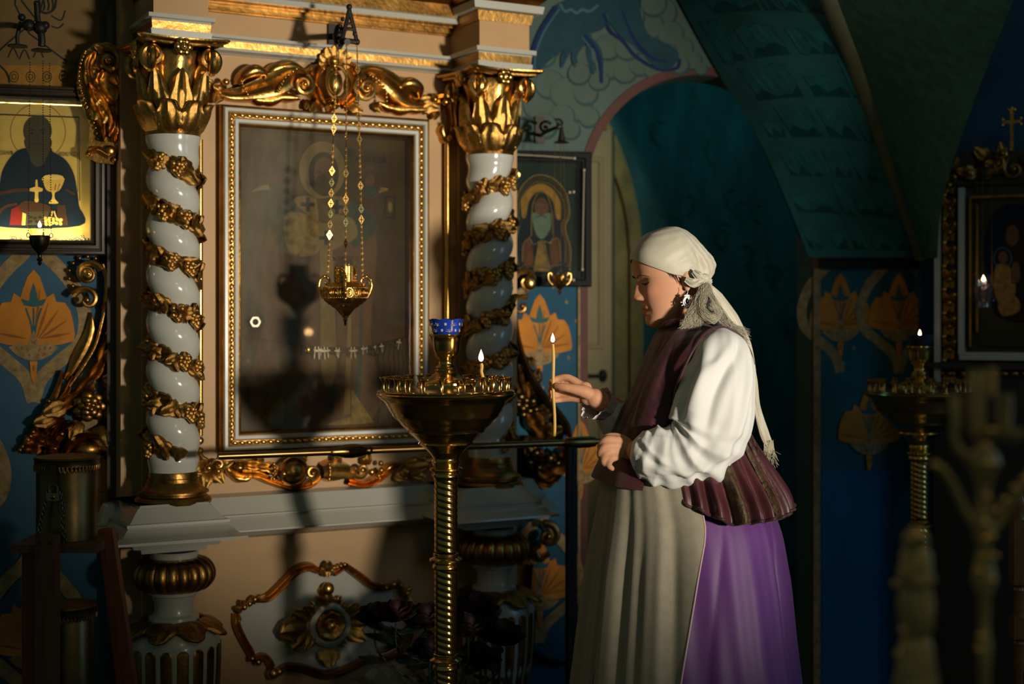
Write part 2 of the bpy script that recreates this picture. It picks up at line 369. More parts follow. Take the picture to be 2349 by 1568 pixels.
def twisted_column(pxc, ya, yc, ys, yb, mir, label):
    W = 0.12; ax = FK.pix(pxc, 0, W); x0, y0 = ax[0], ax[1]
    za, zc, zs, zb = [FK.z_(pxc, y, W) for y in (ya, yc, ys, yb)]
    T = thing('twisted_column', label, 'column', FK, (x0, y0, zb), group='twisted columns of the shrine')
    U = 0.00118                                     # one pixel of the near column in metres
    # shaft: barley twist, one groove winding up
    nz, sg = 130, 40; Z = np.linspace(zs, zc, nz)[:, None]; th = np.linspace(0, 2 * PI, sg, endpoint=False)[None]
    pitch = 0.1275; ph0 = 0.55 if mir > 0 else PI - 0.4
    def grv(z): return -mir * (z - zs) / pitch * 2 * PI + ph0
    x = np.angle(np.exp(1j * (th - grv(Z))))
    env = np.clip((zc - 0.022 - Z) / 0.05, 0, 1) * np.clip((Z - zs - 0.035) / 0.03, 0, 1)
    twist = (40 + 17 * np.abs(np.sin(x / 2)) ** 0.55) * U
    rim = np.where(Z > zc - 0.03, 57 + 5 * np.sin((Z - zc + 0.03) / 0.03 * PI / 2), 56 - 2 * np.cos((Z - zs) / 0.035 * PI)) * U
    R = twist * env + rim * (1 - env)
    ecc = 3.5 * U * env                              # the bulges lean out to their own side
    sh = MB(); sh.grid(np.stack([x0 + R * np.cos(th) - ecc * np.cos(grv(Z)), y0 + R * np.sin(th) - ecc * np.sin(grv(Z)), Z + 0 * th], -1), cv=True, flip=True)
    part(T, 'shaft', sh, PORC, smooth=180)
    # gilded vine lying in the groove
    zz = np.linspace(zs + 0.045, zc - 0.06, 260); g = grv(zz); rr = 42 * U
    vine = part(T, 'vine', MB().tube(np.stack([x0 + rr * np.cos(g + .16 * np.sin(zz * 190)), y0 + rr * np.sin(g + .16 * np.sin(zz * 190)), zz + 0.004 * np.sin(zz * 130)], 1), 10 * U, 8), GOLD)
    i = 0; zc_ = zs + 0.05; r = random.Random(3 + int(pxc))
    while zc_ < zc - 0.055:
        a = grv(zc_); ca, sa = math.cos(a), math.sin(a)
        out = A(ca, sa, 0); tan = A(sa, -ca, 0) * mir + A(0, 0, 0.42); tan /= np.linalg.norm(tan)
        up = np.cross(tan, out); up /= np.linalg.norm(up)
        if up[2] < 0: up = -up
        pos = A(x0, y0, zc_ + .008 * (r.random() - .5)) + out * (47 * U)
        kind = (i * 3 + i // 5) % 5
        if kind == 2:
            M = basis(np.cross(-out, A(0, 0, 1)), -out, A(0, 0, 1), pos + out * 0.004 + A(0, 0, .012), 0.043 + .006 * r.random())
            inst(vine, 'grape_bunch', GRAPE, M)
        else:
            dirs = tan * (1 if i % 2 else -1) * (.5 + .6 * r.random()) + up * (r.random() * 1.3 - .6) + out * .12
            dirs /= np.linalg.norm(dirs); y = -out; x_ = np.cross(y, dirs); x_ /= np.linalg.norm(x_)
            M = basis(x_, np.cross(dirs, x_), dirs, pos - dirs * 0.008, 0.052 + .022 * r.random())
            inst(vine, 'vine_leaf', LEAFW, M)
        i += 1; zc_ += pitch / 24.0
    # base
    hb = zs - zb
    pr = [(54, 1.0), (55, .97), (55, .82), (58, .80), (58, .70), (60, .68), (62, .60), (70, .48), (80, .42), (80, .36), (74, .33), (74, .29), (83, .22), (87, .12), (85, .04), (80, 0.0)]
    part(T, 'base', MB().lathe([(a * U, zb + b * hb) for a, b in pr][::-1], (x0, y0, 0), 40), GOLDD)
    # capital: bell, two rows of leaves, corner volutes, flower, abacus
    hc = za - zc
    bell = MB().lathe([(a * U, zc + b * hc) for a, b in [(54, -.01), (60, .0), (62, .03), (58, .06), (55, .2), (56, .5), (60, .7), (70, .84), (66, .9)]], (x0, y0, 0), 36, fn=lambda T_, Z_, R_: R_ * (1 + 0.03 * np.cos(8 * T_)))
    cap = part(T, 'capital', bell, GOLD)
    for row, (n, off, z0, ln, rad) in enumerate(((8, PI / 8, .02, .44, 57), (8, 0.0, .10, .66, 53))):
        for j in range(n):
            a = off + j * 2 * PI / n; o = A(math.cos(a), math.sin(a), 0); tilt = 0.22 if row == 0 else 0.10
            zz_ = A(0, 0, 1) * math.cos(tilt) + o * math.sin(tilt); xx = A(-math.sin(a), math.cos(a), 0); yy = np.cross(zz_, xx)
            inst(cap, 'acanthus_leaf', (CAPL, LEAF)[row], basis(xx * (1, .62)[row], yy * (1, .8)[row], zz_, A(x0, y0, zc + z0 * hc) + o * rad * U, ln * hc))
    ab = MB(); lim = [(x0 + 96 * U * (math.cos(a) * (1 - .12 * abs(math.sin(2 * (a)))) * 1.22) , y0 + 96 * U * math.sin(a) * (1 - .12 * abs(math.sin(2 * a))) * 1.22) for a in np.linspace(0, 2 * PI, 48, endpoint=False)]
    def absq(h):                                     # concave-sided square with cut corners
        o = []
        for q in range(4):
            A0 = q * PI / 2
            for t in np.linspace(-1, 1, 9):
                d = h * (0.80 + 0.20 * t * t); e = h * 0.92 * t
                o.append((d * math.cos(A0) - e * math.sin(A0), d * math.sin(A0) + e * math.cos(A0)))
        return np.array(o)
    rings = []
    for h, zf in ((84, .925), (92, .935), (92, .955), (100, .965), (104, .985), (104, 1.0), (60, 1.0)):
        q = absq(h * U); rings.append(np.column_stack([x0 + q[:, 0], y0 + q[:, 1], np.full(len(q), zc + zf * hc)]))
    ab.grid(np.array(rings), cv=True, flip=True); part(cap, 'abacus', ab, GOLD)
    for q in range(4):
        a = PI / 4 + q * PI / 2
        for sgn in (-1, 1):                          # each corner volute shows a scroll on both its faces
            v = MB(); spiral(v, (0, 0), 29 * U, 1.6, -PI / 2 * 1.0, sgn * 1.0, 9 * U, flat=1.0)
            v.lathe([(25 * U, -.001), (21 * U, .010)], (0, 0.006, 0), 18, axis='y')
            n_ = A(math.cos(a + sgn * PI / 4 * .8), math.sin(a + sgn * PI / 4 * .8), 0)
            c_ = A(x0 + math.cos(a) * 88 * U, y0 + math.sin(a) * 88 * U, zc + .80 * hc) + n_ * 0.010
            v.xf(basis(np.cross(A(0, 0, 1), n_) * -1, -n_, A(0, 0, 1), c_))
            part(cap, 'volute', v, GOLD)
        st = [A(x0 + math.cos(a) * r_ * U, y0 + math.sin(a) * r_ * U, zc + z_ * hc) for r_, z_ in ((56, .30), (58, .5), (66, .66), (82, .74), (96, .72))]
        part(cap, 'volute_stalk', MB().tube(cr(st, 6), np.linspace(6, 13, 25) * U, 8), GOLD)
        b = q * PI / 2; o = A(math.cos(b), math.sin(b), 0); fl = MB()
        for m_ in range(6):
            aa = m_ * PI / 3; fl.ball((13 * U * math.cos(aa), -3 * U, 13 * U * math.sin(aa)), (9 * U, 6 * U, 9 * U), 8, 5)
        fl.ball((0, -7 * U, 0), 7 * U, 8, 5); fl.ball((0, 4 * U, 0), 17 * U, 10, 6)
        fl.xf(basis(A(-o[1], o[0], 0), -o, A(0, 0, 1), A(x0, y0, zc + .90 * hc) + o * 84 * U)); part(cap, 'flower', fl, GOLDB)
    return T
twisted_column(397, 100, 314, 1080, 1155, 1, 'white twisted column wound with gold vine, standing between the bright gold icon and the glazed icon')
twisted_column(1123, 168, 358, 1046, 1119, -1, 'white twisted column wound with gold vine, standing beside the beaded icon of a white-bearded monk')

def urn_pedestal(pxc, yt, label):
    W = 0.12; ax = FK.pix(pxc, 0, W); x0, y0 = ax[0], ax[1]; U = 0.00118
    zt = FK.z_(pxc, yt, W)
    T = thing('urn_pedestal', label, 'pedestal', FK, (x0, y0, 0), group='urn pedestals under the columns')
    Z = lambda p: zt - p * U                          # pixels of the near pedestal below its top
    def L(prof, fn=None, seg=48): return MB().lathe([(r * U, Z(p)) for r, p in prof][::-1], (x0, y0, 0), seg, fn)
    part(T, 'neck', L([(52, 0), (55, 4), (53, 14), (50, 16)]), WHITE)
    ring = [(50 + 44 * math.sin(a) ** 0.8, 14 + 76 * (1 - math.cos(a)) / 2) for a in np.linspace(0.02, PI - .02, 15)]
    part(T, 'gadroon_ring', L(ring, lambda t, z, r: r * (1 - 0.07 * (1 - np.abs(np.cos(10 * t)) ** 0.7)), 160), GOLDD)
    part(T, 'collar', L([(50, 86), (56, 90), (56, 97), (50, 100), (44, 115), (43, 132), (46, 142), (56, 147), (57, 155), (54, 158)]), WHITE)
    vz = np.array([156, 160, 168, 180, 195, 210, 240, 290, 350, 420, 480, 510, 520, 530, 600, 640, 662]); vr = np.array([55, 62, 78, 92, 101, 104, 104, 102, 96, 80, 60, 48, 58, 50, 62, 92, 96])
    urn = part(T, 'urn', L(list(zip(vr, vz))), WHITE)
    n = 18
    for j in range(n):
        a = j * 2 * PI / n + .1; m = MB(); rows = []
        for p in (208, 209.5, 212, 216, 222, 250, 290, 330, 370, 410, 440, 456, 464, 469, 471):
            r = np.interp(p, vz, vr) + 0.6; h = 13 * r / 104 * min(1, math.sqrt(max(0.02, (p - 207) / 9))) * min(1, math.sqrt(max(.02, (472 - p) / 9)))
            rows.append([(x0 + (r + d) * U * math.cos(a + e * h / r), y0 + (r + d) * U * math.sin(a + e * h / r), Z(p)) for e, d in ((-1, -.2), (-.7, 1.2), (0, -0.4), (.7, 1.2), (1, -.2))])
        m.grid(np.array(rows)); part(urn, 'flute', m, GOLDD)
    for j in range(8):
        a = j * 2 * PI / 8 + .2; o = A(math.cos(a), math.sin(a), 0); d = A(0, 0, -1) * .62 + o * .78; d /= np.linalg.norm(d); xx = A(math.sin(a), -math.cos(a), 0)
        inst(urn, 'shoulder_leaf', LEAFD, basis(xx * 1.3, np.cross(d, xx), d, A(x0, y0, Z(152)) + o * 63 * U, 0.090))
urn_pedestal(399, 1262, 'white fluted urn pedestal with gold gadroons below the column nearest the gold icon')
urn_pedestal(1133, 1209, 'white fluted urn pedestal half hidden by the dark roses')

# slim gilded rods either side of the glazed icon
for pxr, yt, yb, lb in ((459, 320, 1000, 'thin gold rod on the cream wall close to the column by the bright gold icon'), (1026, 322, 1010, 'thin gold rod on the cream wall below the drop of the carved crest')):
    c = FK.pix(pxr, 0, 0.02); m = MB().lathe([(.008, FK.z_(pxr, yb, .02)), (.0085, FK.z_(pxr, yb - 4, .02)), (.0085, FK.z_(pxr, yt, .02))], (c[0], c[1], 0), 14)
    solo('gilded_rod', m, GOLDB, lb, 'rod', FK)

# ---- carved crest above the glazed icon
def q(px, py, w=0.028): p = FK.pix(px, py, w); return (p[0], p[2])
SC = 0.00131
def qs(l, w=0.028): return [q(a, b, w) for a, b in l]
cr_ = thing('carved_crest', 'gilded carved crest of scrolls and an oval boss above the glazed icon', 'carving', FK, (*FK.pix(767, 190, 0)[:2], FK.z_(767, 250)))
def rb(T, name, ctrl, wd, h, lobes=0, groove=0.0, mt=GOLD, y0=0.0):
    wd = [v * SC for v in wd]; h = [v * SC for v in h] if not np.isscalar(h) else h * SC
    return part(T, name, ribbon(MB(), qs(ctrl), wd, h, lobes, groove, y0=y0), mt)
def vol(T, px, py, r, turns, a0, d, tr, y=-0.03, mt=GOLD, rise=0.01):
    return part(T, 'volute', spiral(MB(), q(px, py), r * SC, turns, a0, d, tr * SC, y, rise), mt)
def beads(T, pts, r, w, name='bead_string', n=9, mt=GOLD):
    p = cr([FK.pix(a, b, w) for a, b in pts], 12); L_ = np.linspace(0, len(p) - 1, n).astype(int); m = MB()
    for i in L_: m.ball(p[i], r * SC, 8, 5)
    return part(T, name, m, mt, smooth=180)
def knob(T, px, py, r, w, name='boss', mt=GOLD):
    r = (r, r, r) if np.isscalar(r) else r
    return part(T, name, MB().ball(FK.pix(px, py, w), [v * SC for v in r], 16, 10), mt, smooth=180)
def lf(T, px, py, ang, ln, w=0.02, mt=None, wide=1.0, lean=0.25):
    """leaf rooted at a pixel of the shrine face, pointing at ang (0 = towards growing x, 90 = up)"""
    a = math.radians(ang); d = A(math.cos(a) * math.cos(lean), -math.sin(lean), math.sin(a) * math.cos(lean)); yy = A(math.cos(a) * math.sin(lean), math.cos(lean), math.sin(a) * math.sin(lean))
    return inst(T, 'leaf', mt or LEAF, basis(np.cross(yy, d) * wide, yy, d, FK.pix(px, py, w), ln * SC))
rb(cr_, 'horn', [(494, 203), (520, 214), (548, 214), (590, 205), (630, 192), (672, 172), (706, 172)], [8, 12, 17, 27, 33, 27, 12], [22, 30, 34, 44, 48, 40, 20], 0, 0.12)
rb(cr_, 'horn_lip', [(545, 196), (556, 176), (580, 165), (600, 176), (590, 195)], [6, 14, 18, 14, 6], [30, 48, 54, 46, 30])
rb(cr_, 'back_leaf', [(600, 187), (630, 160), (664, 152), (700, 160)], [6, 14, 14, 6], [24, 36, 36, 24], 2)
rb(cr_, 'lower_leaf', [(570, 222), (610, 230), (650, 222), (690, 225)], [5, 12, 12, 5], 24, 3)
vol(cr_, 690, 197, 25, 1.8, PI * .4, -1, 8, -0.05)
beads(cr_, [(680, 158), (656, 176), (645, 196), (638, 210)], 3.6, .068, n=9)
beads(cr_, [(553, 186), (560, 202), (568, 216)], 3.2, .055, n=6)
beads(cr_, [(848, 172), (868, 184), (884, 206), (887, 232)], 3.8, .068, n=10)
rb(cr_, 'horn', [(812, 168), (850, 168), (886, 190), (914, 214), (945, 234), (985, 238)], [10, 22, 31, 28, 16, 8], [24, 42, 50, 46, 32, 22], 0, 0.12)
vol(cr_, 832, 206, 30, 1.9, PI * .55, 1, 9, -0.05)
rb(cr_, 'horn_lip', [(905, 222), (914, 200), (934, 194), (956, 205), (962, 226)], [6, 15, 19, 16, 6], [32, 50, 56, 48, 30])
rb(cr_, 'lower_leaf', [(870, 236), (905, 248), (945, 250), (985, 252)], [6, 12, 11, 5], 24, 3)
for px, py, a, l in ((960, 236, 12, 44), (966, 244, -8, 46), (1000, 250, 250, 34), (1012, 232, 160, 36), (520, 205, 175, 40), (506, 212, 235, 36), (490, 200, 150, 30), (735, 240, 215, 44), (800, 240, 330, 40), (712, 232, 230, 30), (860, 236, 300, 30)): lf(cr_, px, py, a, l)
rb(cr_, 'end_scroll', [(992, 228), (1014, 226), (1036, 232), (1041, 262), (1043, 292), (1032, 318)], [8, 14, 14, 8, 8, 7], [22, 30, 34, 26, 24, 14], 0, .2)
for px, py, r in ((997, 228, 8), (1022, 234, 8), (1038, 296, 6), (1033, 316, 8), (518, 188, 8)): knob(cr_, px, py, r, .045)
rb(cr_, 'end_leaf', [(1020, 284), (1018, 300), (1024, 318), (1032, 330)], [5, 10, 9, 3], 22, 2)
# oval boss with its rim, the shell folds round it and the palmette over it
knob(cr_, 767, 190, (19, 15, 29), .040, 'boss', GOLDB)
oc = q(767, 190); part(cr_, 'boss_rim', MB().tube([(oc[0] + 25 * SC * math.cos(a), -.048, oc[1] + 36 * SC * math.sin(a)) for a in np.linspace(0, 2 * PI, 40, endpoint=False)], 4.5 * SC, 8, closed=True), GOLDB)
for sx in (-1, 1):
    rb(cr_, 'shell_fold', [(767 + sx * 16, 146), (767 + sx * 40, 158), (767 + sx * 52, 188), (767 + sx * 40, 220), (767 + sx * 20, 242)], [6, 12, 13, 12, 8], [26, 38, 38, 38, 26], 0, .25)
    rb(cr_, 'shell_fold', [(767 + sx * 44, 150), (767 + sx * 58, 170), (767 + sx * 62, 195)], [6, 10, 6], [22, 30, 22])
rb(cr_, 'drop_leaf', [(767, 222), (766, 238), (758, 256)], [16, 15, 3], [34, 40, 20], 2, .2)
for px, py, r in ((762, 230, 4), (758, 242, 4), (770, 238, 5)): knob(cr_, px, py, r, .062, 'bead')
for i, a in enumerate((90, 118, 62, 148, 32, 175, 5)): lf(cr_, 767 + 14 * math.cos(math.radians(a)), 150 - 6 * math.sin(math.radians(a)), a, 46 - 3 * i, .03, wide=1.3)
knob(cr_, 766, 140, (14, 12, 12), .045)
knob(cr_, 767, 151, 6, .055)

# ---- carved swag below the glazed icon
sw = thing('carved_swag', 'gilded carved swag of leaves and scrolls below the glazed icon', 'carving', FK, (*FK.pix(720, 1080, 0)[:2], FK.z_(720, 1115)))
rb(sw, 'sweep', [(520, 1068), (548, 1084), (590, 1088), (628, 1104), (670, 1116), (708, 1112), (730, 1094), (722, 1074)], [5, 13, 11, 9, 9, 9, 8, 5], [18, 30, 28, 28, 30, 30, 26, 18], 0, .2)
rb(sw, 'ruffle', [(522, 1074), (540, 1092), (562, 1100), (580, 1094)], [4, 9, 9, 4], 20, 3)
rb(sw, 'ruffle', [(540, 1064), (575, 1066), (605, 1070), (634, 1078)], [8, 12, 12, 14], [24, 34, 34, 38], 4, .15)
knob(sw, 672, 1080, (28, 20, 26), .022); knob(sw, 548, 1072, (13, 12, 9), .032); knob(sw, 650, 1086, (10, 10, 8), .045)
oc = q(672, 1080); part(sw, 'boss_rim', MB().tube([(oc[0] + 31 * SC * math.cos(a), -.03, oc[1] + 30 * SC * math.sin(a)) for a in np.linspace(0, 2 * PI, 36, endpoint=False)], 4 * SC, 8, closed=True), GOLD)
vol(sw, 714, 1084, 19, 1.5, PI * 1.5, 1, 6, -.03)
for x in (628, 755): beads(sw, [(x, 1064), (x + 2, 1080), (x, 1098)], 4.2, .055, n=5)
rb(sw, 'horn', [(738, 1082), (760, 1080), (790, 1080), (812, 1088)], [18, 26, 20, 16], [36, 46, 42, 34], 0, .1)
vol(sw, 824, 1076, 22, 1.3, PI * .9, 1, 7, -.04)
rb(sw, 'sweep', [(800, 1104), (835, 1110), (866, 1098), (894, 1078), (926, 1064)], [8, 9, 9, 9, 3], [26, 34, 34, 28, 12], 0, .25)
rb(sw, 'sweep', [(868, 1092), (892, 1070), (912, 1062)], [4, 6, 3], [24, 34, 18])
for px, py, r in ((873, 1062, 6), (874, 1078, 6), (868, 1090, 5), (852, 1082, 8), (929, 1082, 12), (478, 1073, 8), (458, 1010, 9), (458, 1034, 9), (500, 1080, 7)): knob(sw, px, py, r, .034)
for px, py, a, l in ((470, 1072, 120, 40), (468, 1074, 200, 30), (478, 1082, 250, 42), (492, 1078, 300, 38), (500, 1068, 20, 40), (838, 1066, 80, 34), (930, 1074, 10, 60), (960, 1066, 20, 44), (945, 1080, -30, 40), (905, 1090, -20, 34), (775, 1066, 110, 34), (600, 1062, 120, 26), (690, 1060, 60, 26)): lf(sw, px, py, a, l)
vol(sw, 500, 1066, 14, 1.2, PI, -1, 5, -.025)
# ------------------------------------------------------------------ paint, glass and flame
def pm(name, r, g, b, var=0.25, vs=14): return mat('paint_' + name, lin((r, g, b)), 0.7, var=var, vscale=vs, spec=0.15)
def glass(name, tint, dust=0.0, dcol=(0.5, 0.47, 0.42), dscale=5.0, stretch=(1, 1, 0.45), ior_gloss=0.06, haze=0.0):
    """a thin pane: mostly clear, some mirror reflection, a patchy film of dust, optionally with painted haze"""
    m = bpy.data.materials.new(name); m.use_nodes = True; nt = m.node_tree; N = nt.nodes; L = nt.links
    N.remove(N['Principled BSDF']); out = N['Material Output']
    tr = N.new('ShaderNodeBsdfTransparent'); tr.inputs[0].default_value = tuple(tint) + (1,)
    gl = N.new('ShaderNodeBsdfGlossy'); gl.inputs['Roughness'].default_value = 0.05
    fr = N.new('ShaderNodeLayerWeight'); fr.inputs[0].default_value = 0.25
    mul = N.new('ShaderNodeMath'); mul.operation = 'MULTIPLY_ADD'; mul.inputs[1].default_value = 0.35; mul.inputs[2].default_value = ior_gloss
    L.new(fr.outputs['Fresnel'], mul.inputs[0])
    mx = N.new('ShaderNodeMixShader'); L.new(mul.outputs[0], mx.inputs[0]); L.new(tr.outputs[0], mx.inputs[1]); L.new(gl.outputs[0], mx.inputs[2])
    last = mx
    if dust:
        tc = N.new('ShaderNodeTexCoord'); mp = N.new('ShaderNodeMapping'); mp.inputs['Scale'].default_value = stretch
        L.new(tc.outputs['Object'], mp.inputs[0])
        n1 = N.new('ShaderNodeTexNoise'); n1.inputs['Scale'].default_value = dscale; n1.inputs['Detail'].default_value = 7; n1.inputs['Roughness'].default_value = 0.65
        L.new(mp.outputs[0], n1.inputs['Vector'])
        rp = N.new('ShaderNodeValToRGB'); rp.color_ramp.elements[0].position = 0.36; rp.color_ramp.elements[0].color = (dust * .16,) * 3 + (1,); rp.color_ramp.elements[1].position = 0.74; rp.color_ramp.elements[1].color = (dust,) * 3 + (1,)
        L.new(n1.outputs['Fac'], rp.inputs[0])
        fac = rp.outputs[0]
        if haze:                                    # reflection haze painted into the film, denser to one side
            sx = N.new('ShaderNodeSeparateXYZ'); L.new(tc.outputs['Object'], sx.inputs[0]); mr = N.new('ShaderNodeMapRange'); mr.inputs[1].default_value = -haze; mr.inputs[2].default_value = haze * .7; mr.inputs[3].default_value = 1.0; mr.inputs[4].default_value = .12; L.new(sx.outputs[0], mr.inputs[0])
            mu = N.new('ShaderNodeMath'); mu.operation = 'MULTIPLY'; L.new(rp.outputs[0], mu.inputs[0]); L.new(mr.outputs[0], mu.inputs[1]); fac = mu.outputs[0]
        df = N.new('ShaderNodeBsdfDiffuse'); df.inputs[0].default_value = tuple(dcol) + (1,)
        m2 = N.new('ShaderNodeMixShader'); L.new(fac, m2.inputs[0]); L.new(mx.outputs[0], m2.inputs[1]); L.new(df.outputs[0], m2.inputs[2]); last = m2
    L.new(last.outputs[0], out.inputs[0]); return m
def flame_mat(name, hot=60.0):
    m = bpy.data.materials.new(name); m.use_nodes = True; nt = m.node_tree; N = nt.nodes; L = nt.links
    N.remove(N['Principled BSDF']); em = N.new('ShaderNodeEmission'); tc = N.new('ShaderNodeTexCoord'); sp = N.new('ShaderNodeSeparateXYZ'); rp = N.new('ShaderNodeValToRGB')
    L.new(tc.outputs['Generated'], sp.inputs[0]); L.new(sp.outputs[2], rp.inputs[0])
    e = rp.color_ramp.elements; e[0].position = 0.0; e[0].color = (0.03, 0.10, 0.6, 1); e[1].position = 0.30; e[1].color = (1.0, 0.62, 0.22, 1)
    x = e.new(0.60); x.color = (1.0, 0.80, 0.42, 1); x = e.new(1.0); x.color = (1.0, 0.45, 0.10, 1)
    L.new(rp.outputs[0], em.inputs[0]); em.inputs[1].default_value = hot; L.new(em.outputs[0], N['Material Output'].inputs[0]); return m
FLAME = flame_mat('candle_flame', 9.0)
CLEAR = glass('clear_glass', (0.93, 0.95, 0.93), ior_gloss=0.10)
WAX = mat('beeswax', (0.62, 0.37, 0.08), 0.45, var=0.2, vscale=20)
WICK = mat('wick', (0.01, 0.008, 0.006), 0.9)
class Painter:
    """flat painted shapes given in photograph pixels and laid on a plane of the scene, each a hair proud of the last"""
    def __init__(s, fr, w, step=0.00007): s.fr = fr; s.w = w; s.step = step; s.mb = MB(); s.mats = []
    def _m(s, m):
        if m not in s.mats: s.mats.append(m)
        return s.mats.index(m)
    def raw(s, q, m):
        s.w += s.step; s.mb.prism([tuple(v) for v in q], -s.w - 0.0003, -s.w + 0.0006, s._m(m))
    def poly(s, pts, m, sm=0):
        p = np.array([s.fr.pix(a, b, s.w)[[0, 2]] for a, b in pts])
        if sm: p = cr(np.vstack([p[-1:], p, p[:2]]), sm)[sm:-sm - 1 if True else None][: len(pts) * sm]
        s.raw(p, m)
    def ell(s, c, rx, ry, m, n=40, ang=0.0):
        s.poly([(c[0] + rx * math.cos(t) * math.cos(ang) - ry * math.sin(t) * math.sin(ang), c[1] + rx * math.cos(t) * math.sin(ang) + ry * math.sin(t) * math.cos(ang)) for t in np.linspace(0, 2 * PI, n, endpoint=False)], m)
    def line(s, pts, wd, m, n=8):
        p = np.array([s.fr.pix(a, b, s.w)[[0, 2]] for a, b in pts]); 
        if n and len(p) > 2: p = cr(p, n)
        sc = scale_at(s.fr, pts[0][0], s.w); wv = np.asarray(wd, float) if not np.isscalar(wd) else np.full(len(p), wd, float)
        if len(wv) != len(p): wv = np.interp(np.linspace(0, 1, len(p)), np.linspace(0, 1, len(wv)), wv)
        t = np.gradient(p, axis=0); t /= np.maximum(np.linalg.norm(t, axis=1, keepdims=True), 1e-9); nn = np.stack([-t[:, 1], t[:, 0]], 1) * (wv[:, None] / 2 * sc)
        s.w += s.step; G = np.stack([p + nn, p - nn], 1)
        G3 = np.stack([G[..., 0], np.full(G.shape[:2], -s.w), G[..., 1]], -1); mi = s._m(m)
        B3 = G3.copy(); B3[..., 1] += 0.0008
        s.mb.grid(np.stack([B3[:, 0], G3[:, 0], G3[:, 1], B3[:, 1]], 1), mi=mi)
    def ring(s, c, rx, ry, wd, m, n=48):
        s.line([(c[0] + rx * math.cos(t), c[1] + ry * math.sin(t)) for t in np.linspace(0, 2 * PI, n)], wd, m, 0)
    def part(s, T, name='painting', label=None):
        o = part(T, name, s.mb, s.mats, label, smooth=0); s.mb = MB(); s.mats = []; return o
def text_part(T, name, txt, fr, px, py, w, hpx, m, sx=1.0, align='LEFT'):
    c = bpy.data.curves.new(name, 'FONT'); c.body = txt; c.size = hpx * scale_at(fr, px, w) * 1.35; c.align_x = align; c.extrude = 0.0004; c.space_character = 0.95
    t = bpy.data.objects.new(name, c); COL.objects.link(t); me = bpy.data.meshes.new_from_object(t.evaluated_get(bpy.context.evaluated_depsgraph_get())); bpy.data.objects.remove(t)
    o = bpy.data.objects.new(name, me); COL.objects.link(o); p = fr.pix(px, py, w); b = BASE.get(root_of(T).name, A(0, 0, 0)); me.materials.clear(); me.materials.append(m)
    o.parent = T; o.matrix_local = Matrix.Translation(Vector(p - b)) @ Matrix.Rotation(PI / 2, 4, 'X') @ Matrix.Diagonal((sx, 1, 1, 1)); return o
def rect_frame(mb, x0, x1, z0, z1, prof, mi=0):
    """mitred picture frame; prof = (inset, projection) from the outer edge inwards"""
    G = [[(x0 + i, -p, z0 + i), (x1 - i, -p, z0 + i), (x1 - i, -p, z1 - i), (x0 + i, -p, z1 - i)] for i, p in prof]
    return mb.grid(np.array(G, float), cv=True, mi=mi, flip=True)
# ------------------------------------------------------------------ the large glazed icon in the shrine
pa, pb = FK.pix(507, 239, .03), FK.pix(985, 1020, .03); xa, xb = pa[0], FK.u_(984, .03); zb_, za_ = FK.z_(503, 1040, .03), pa[2]
ic = thing('glazed_icon', 'large dark icon of a saint behind dusty, hazy glass in a beaded white and gold frame', 'icon', FK, ((xa + xb) / 2, 0, zb_))
m = MB(); rect_frame(m, xa, xb, zb_, za_, [(0, 0), (0, .032), (.003, .036), (.006, .033)]); rect_frame(m, xa, xb, zb_, za_, [(.020, .033), (.022, .034), (.034, .034), (.036, .036)]); rect_frame(m, xa, xb, zb_, za_, [(.050, .034), (.054, .036), (.058, .030), (.066, .006)])
fr_ = part(ic, 'gold_moulding', m, GOLDD)
m = MB(); rect_frame(m, xa, xb, zb_, za_, [(.006, .033), (.009, .040), (.017, .040), (.020, .033)]); rect_frame(m, xa, xb, zb_, za_, [(.036, .036), (.039, .040), (.047, .039), (.050, .034)]); part(ic, 'white_moulding', m, WHITE)
bm_ = MB().ball((0, 0, 0), (.0108, .0060, .0054), 10, 6).mesh('frame_bead', GOLDB, 180)
def bead_row(p, q, n, rot):
    for i in range(n):
        t = (i + .5) / n; c = (p[0] + (q[0] - p[0]) * t, -.035, p[1] + (q[1] - p[1]) * t)
        inst(fr_, 'bead', bm_, Matrix.Translation(Vector(c)) @ Matrix.Rotation(rot, 4, 'Y'))
i_ = .028
bead_row((xa + i_, za_ - i_), (xb - i_, za_ - i_), 28, .15); bead_row((xa + i_, zb_ + i_), (xb - i_, zb_ + i_), 28, .15)
bead_row((xa + i_, zb_ + i_), (xa + i_, za_ - i_), 43, PI / 2 + .15); bead_row((xb - i_, zb_ + i_), (xb - i_, za_ - i_), 43, PI / 2 + .15)
OK_ = pm('dark_umber', 84, 62, 32, .35, 9); UM = pm('umber', 70, 50, 27, .4, 12); UD = pm('umber_black', 38, 34, 26); TAN = pm('old_tan', 140, 116, 72, .35, 16); TEA = pm('old_teal', 46, 66, 62, .4, 14); RED_ = pm('old_rose', 104, 68, 48, .3, 10); OCH = pm('old_ochre', 150, 122, 62, .55, 40); WHT = pm('old_white', 170, 156, 128, .3, 20)
pt = Painter(FK, .0012)
pt.raw([(xa + .05, zb_ + .05), (xb - .05, zb_ + .05), (xb - .05, za_ - .05), (xa + .05, za_ - .05)], OK_)
pt.poly([(541, 323), (934, 352), (936, 990), (538, 992)], UM)
pt.line([(541, 322), (700, 331), (722, 324), (748, 323), (768, 331), (934, 349)], 3.5, UD); pt.line([(541, 322), (538, 992)], 3, UD); pt.line([(934, 350), (936, 988)], 4, TAN)
pt.line([(532, 988), (700, 990), (940, 976)], 4, UD)
pt.poly([(684, 462), (640, 488), (606, 560), (596, 760), (590, 965), (858, 955), (850, 760), (864, 560), (830, 488), (790, 462)], RED_, 5)     # robe
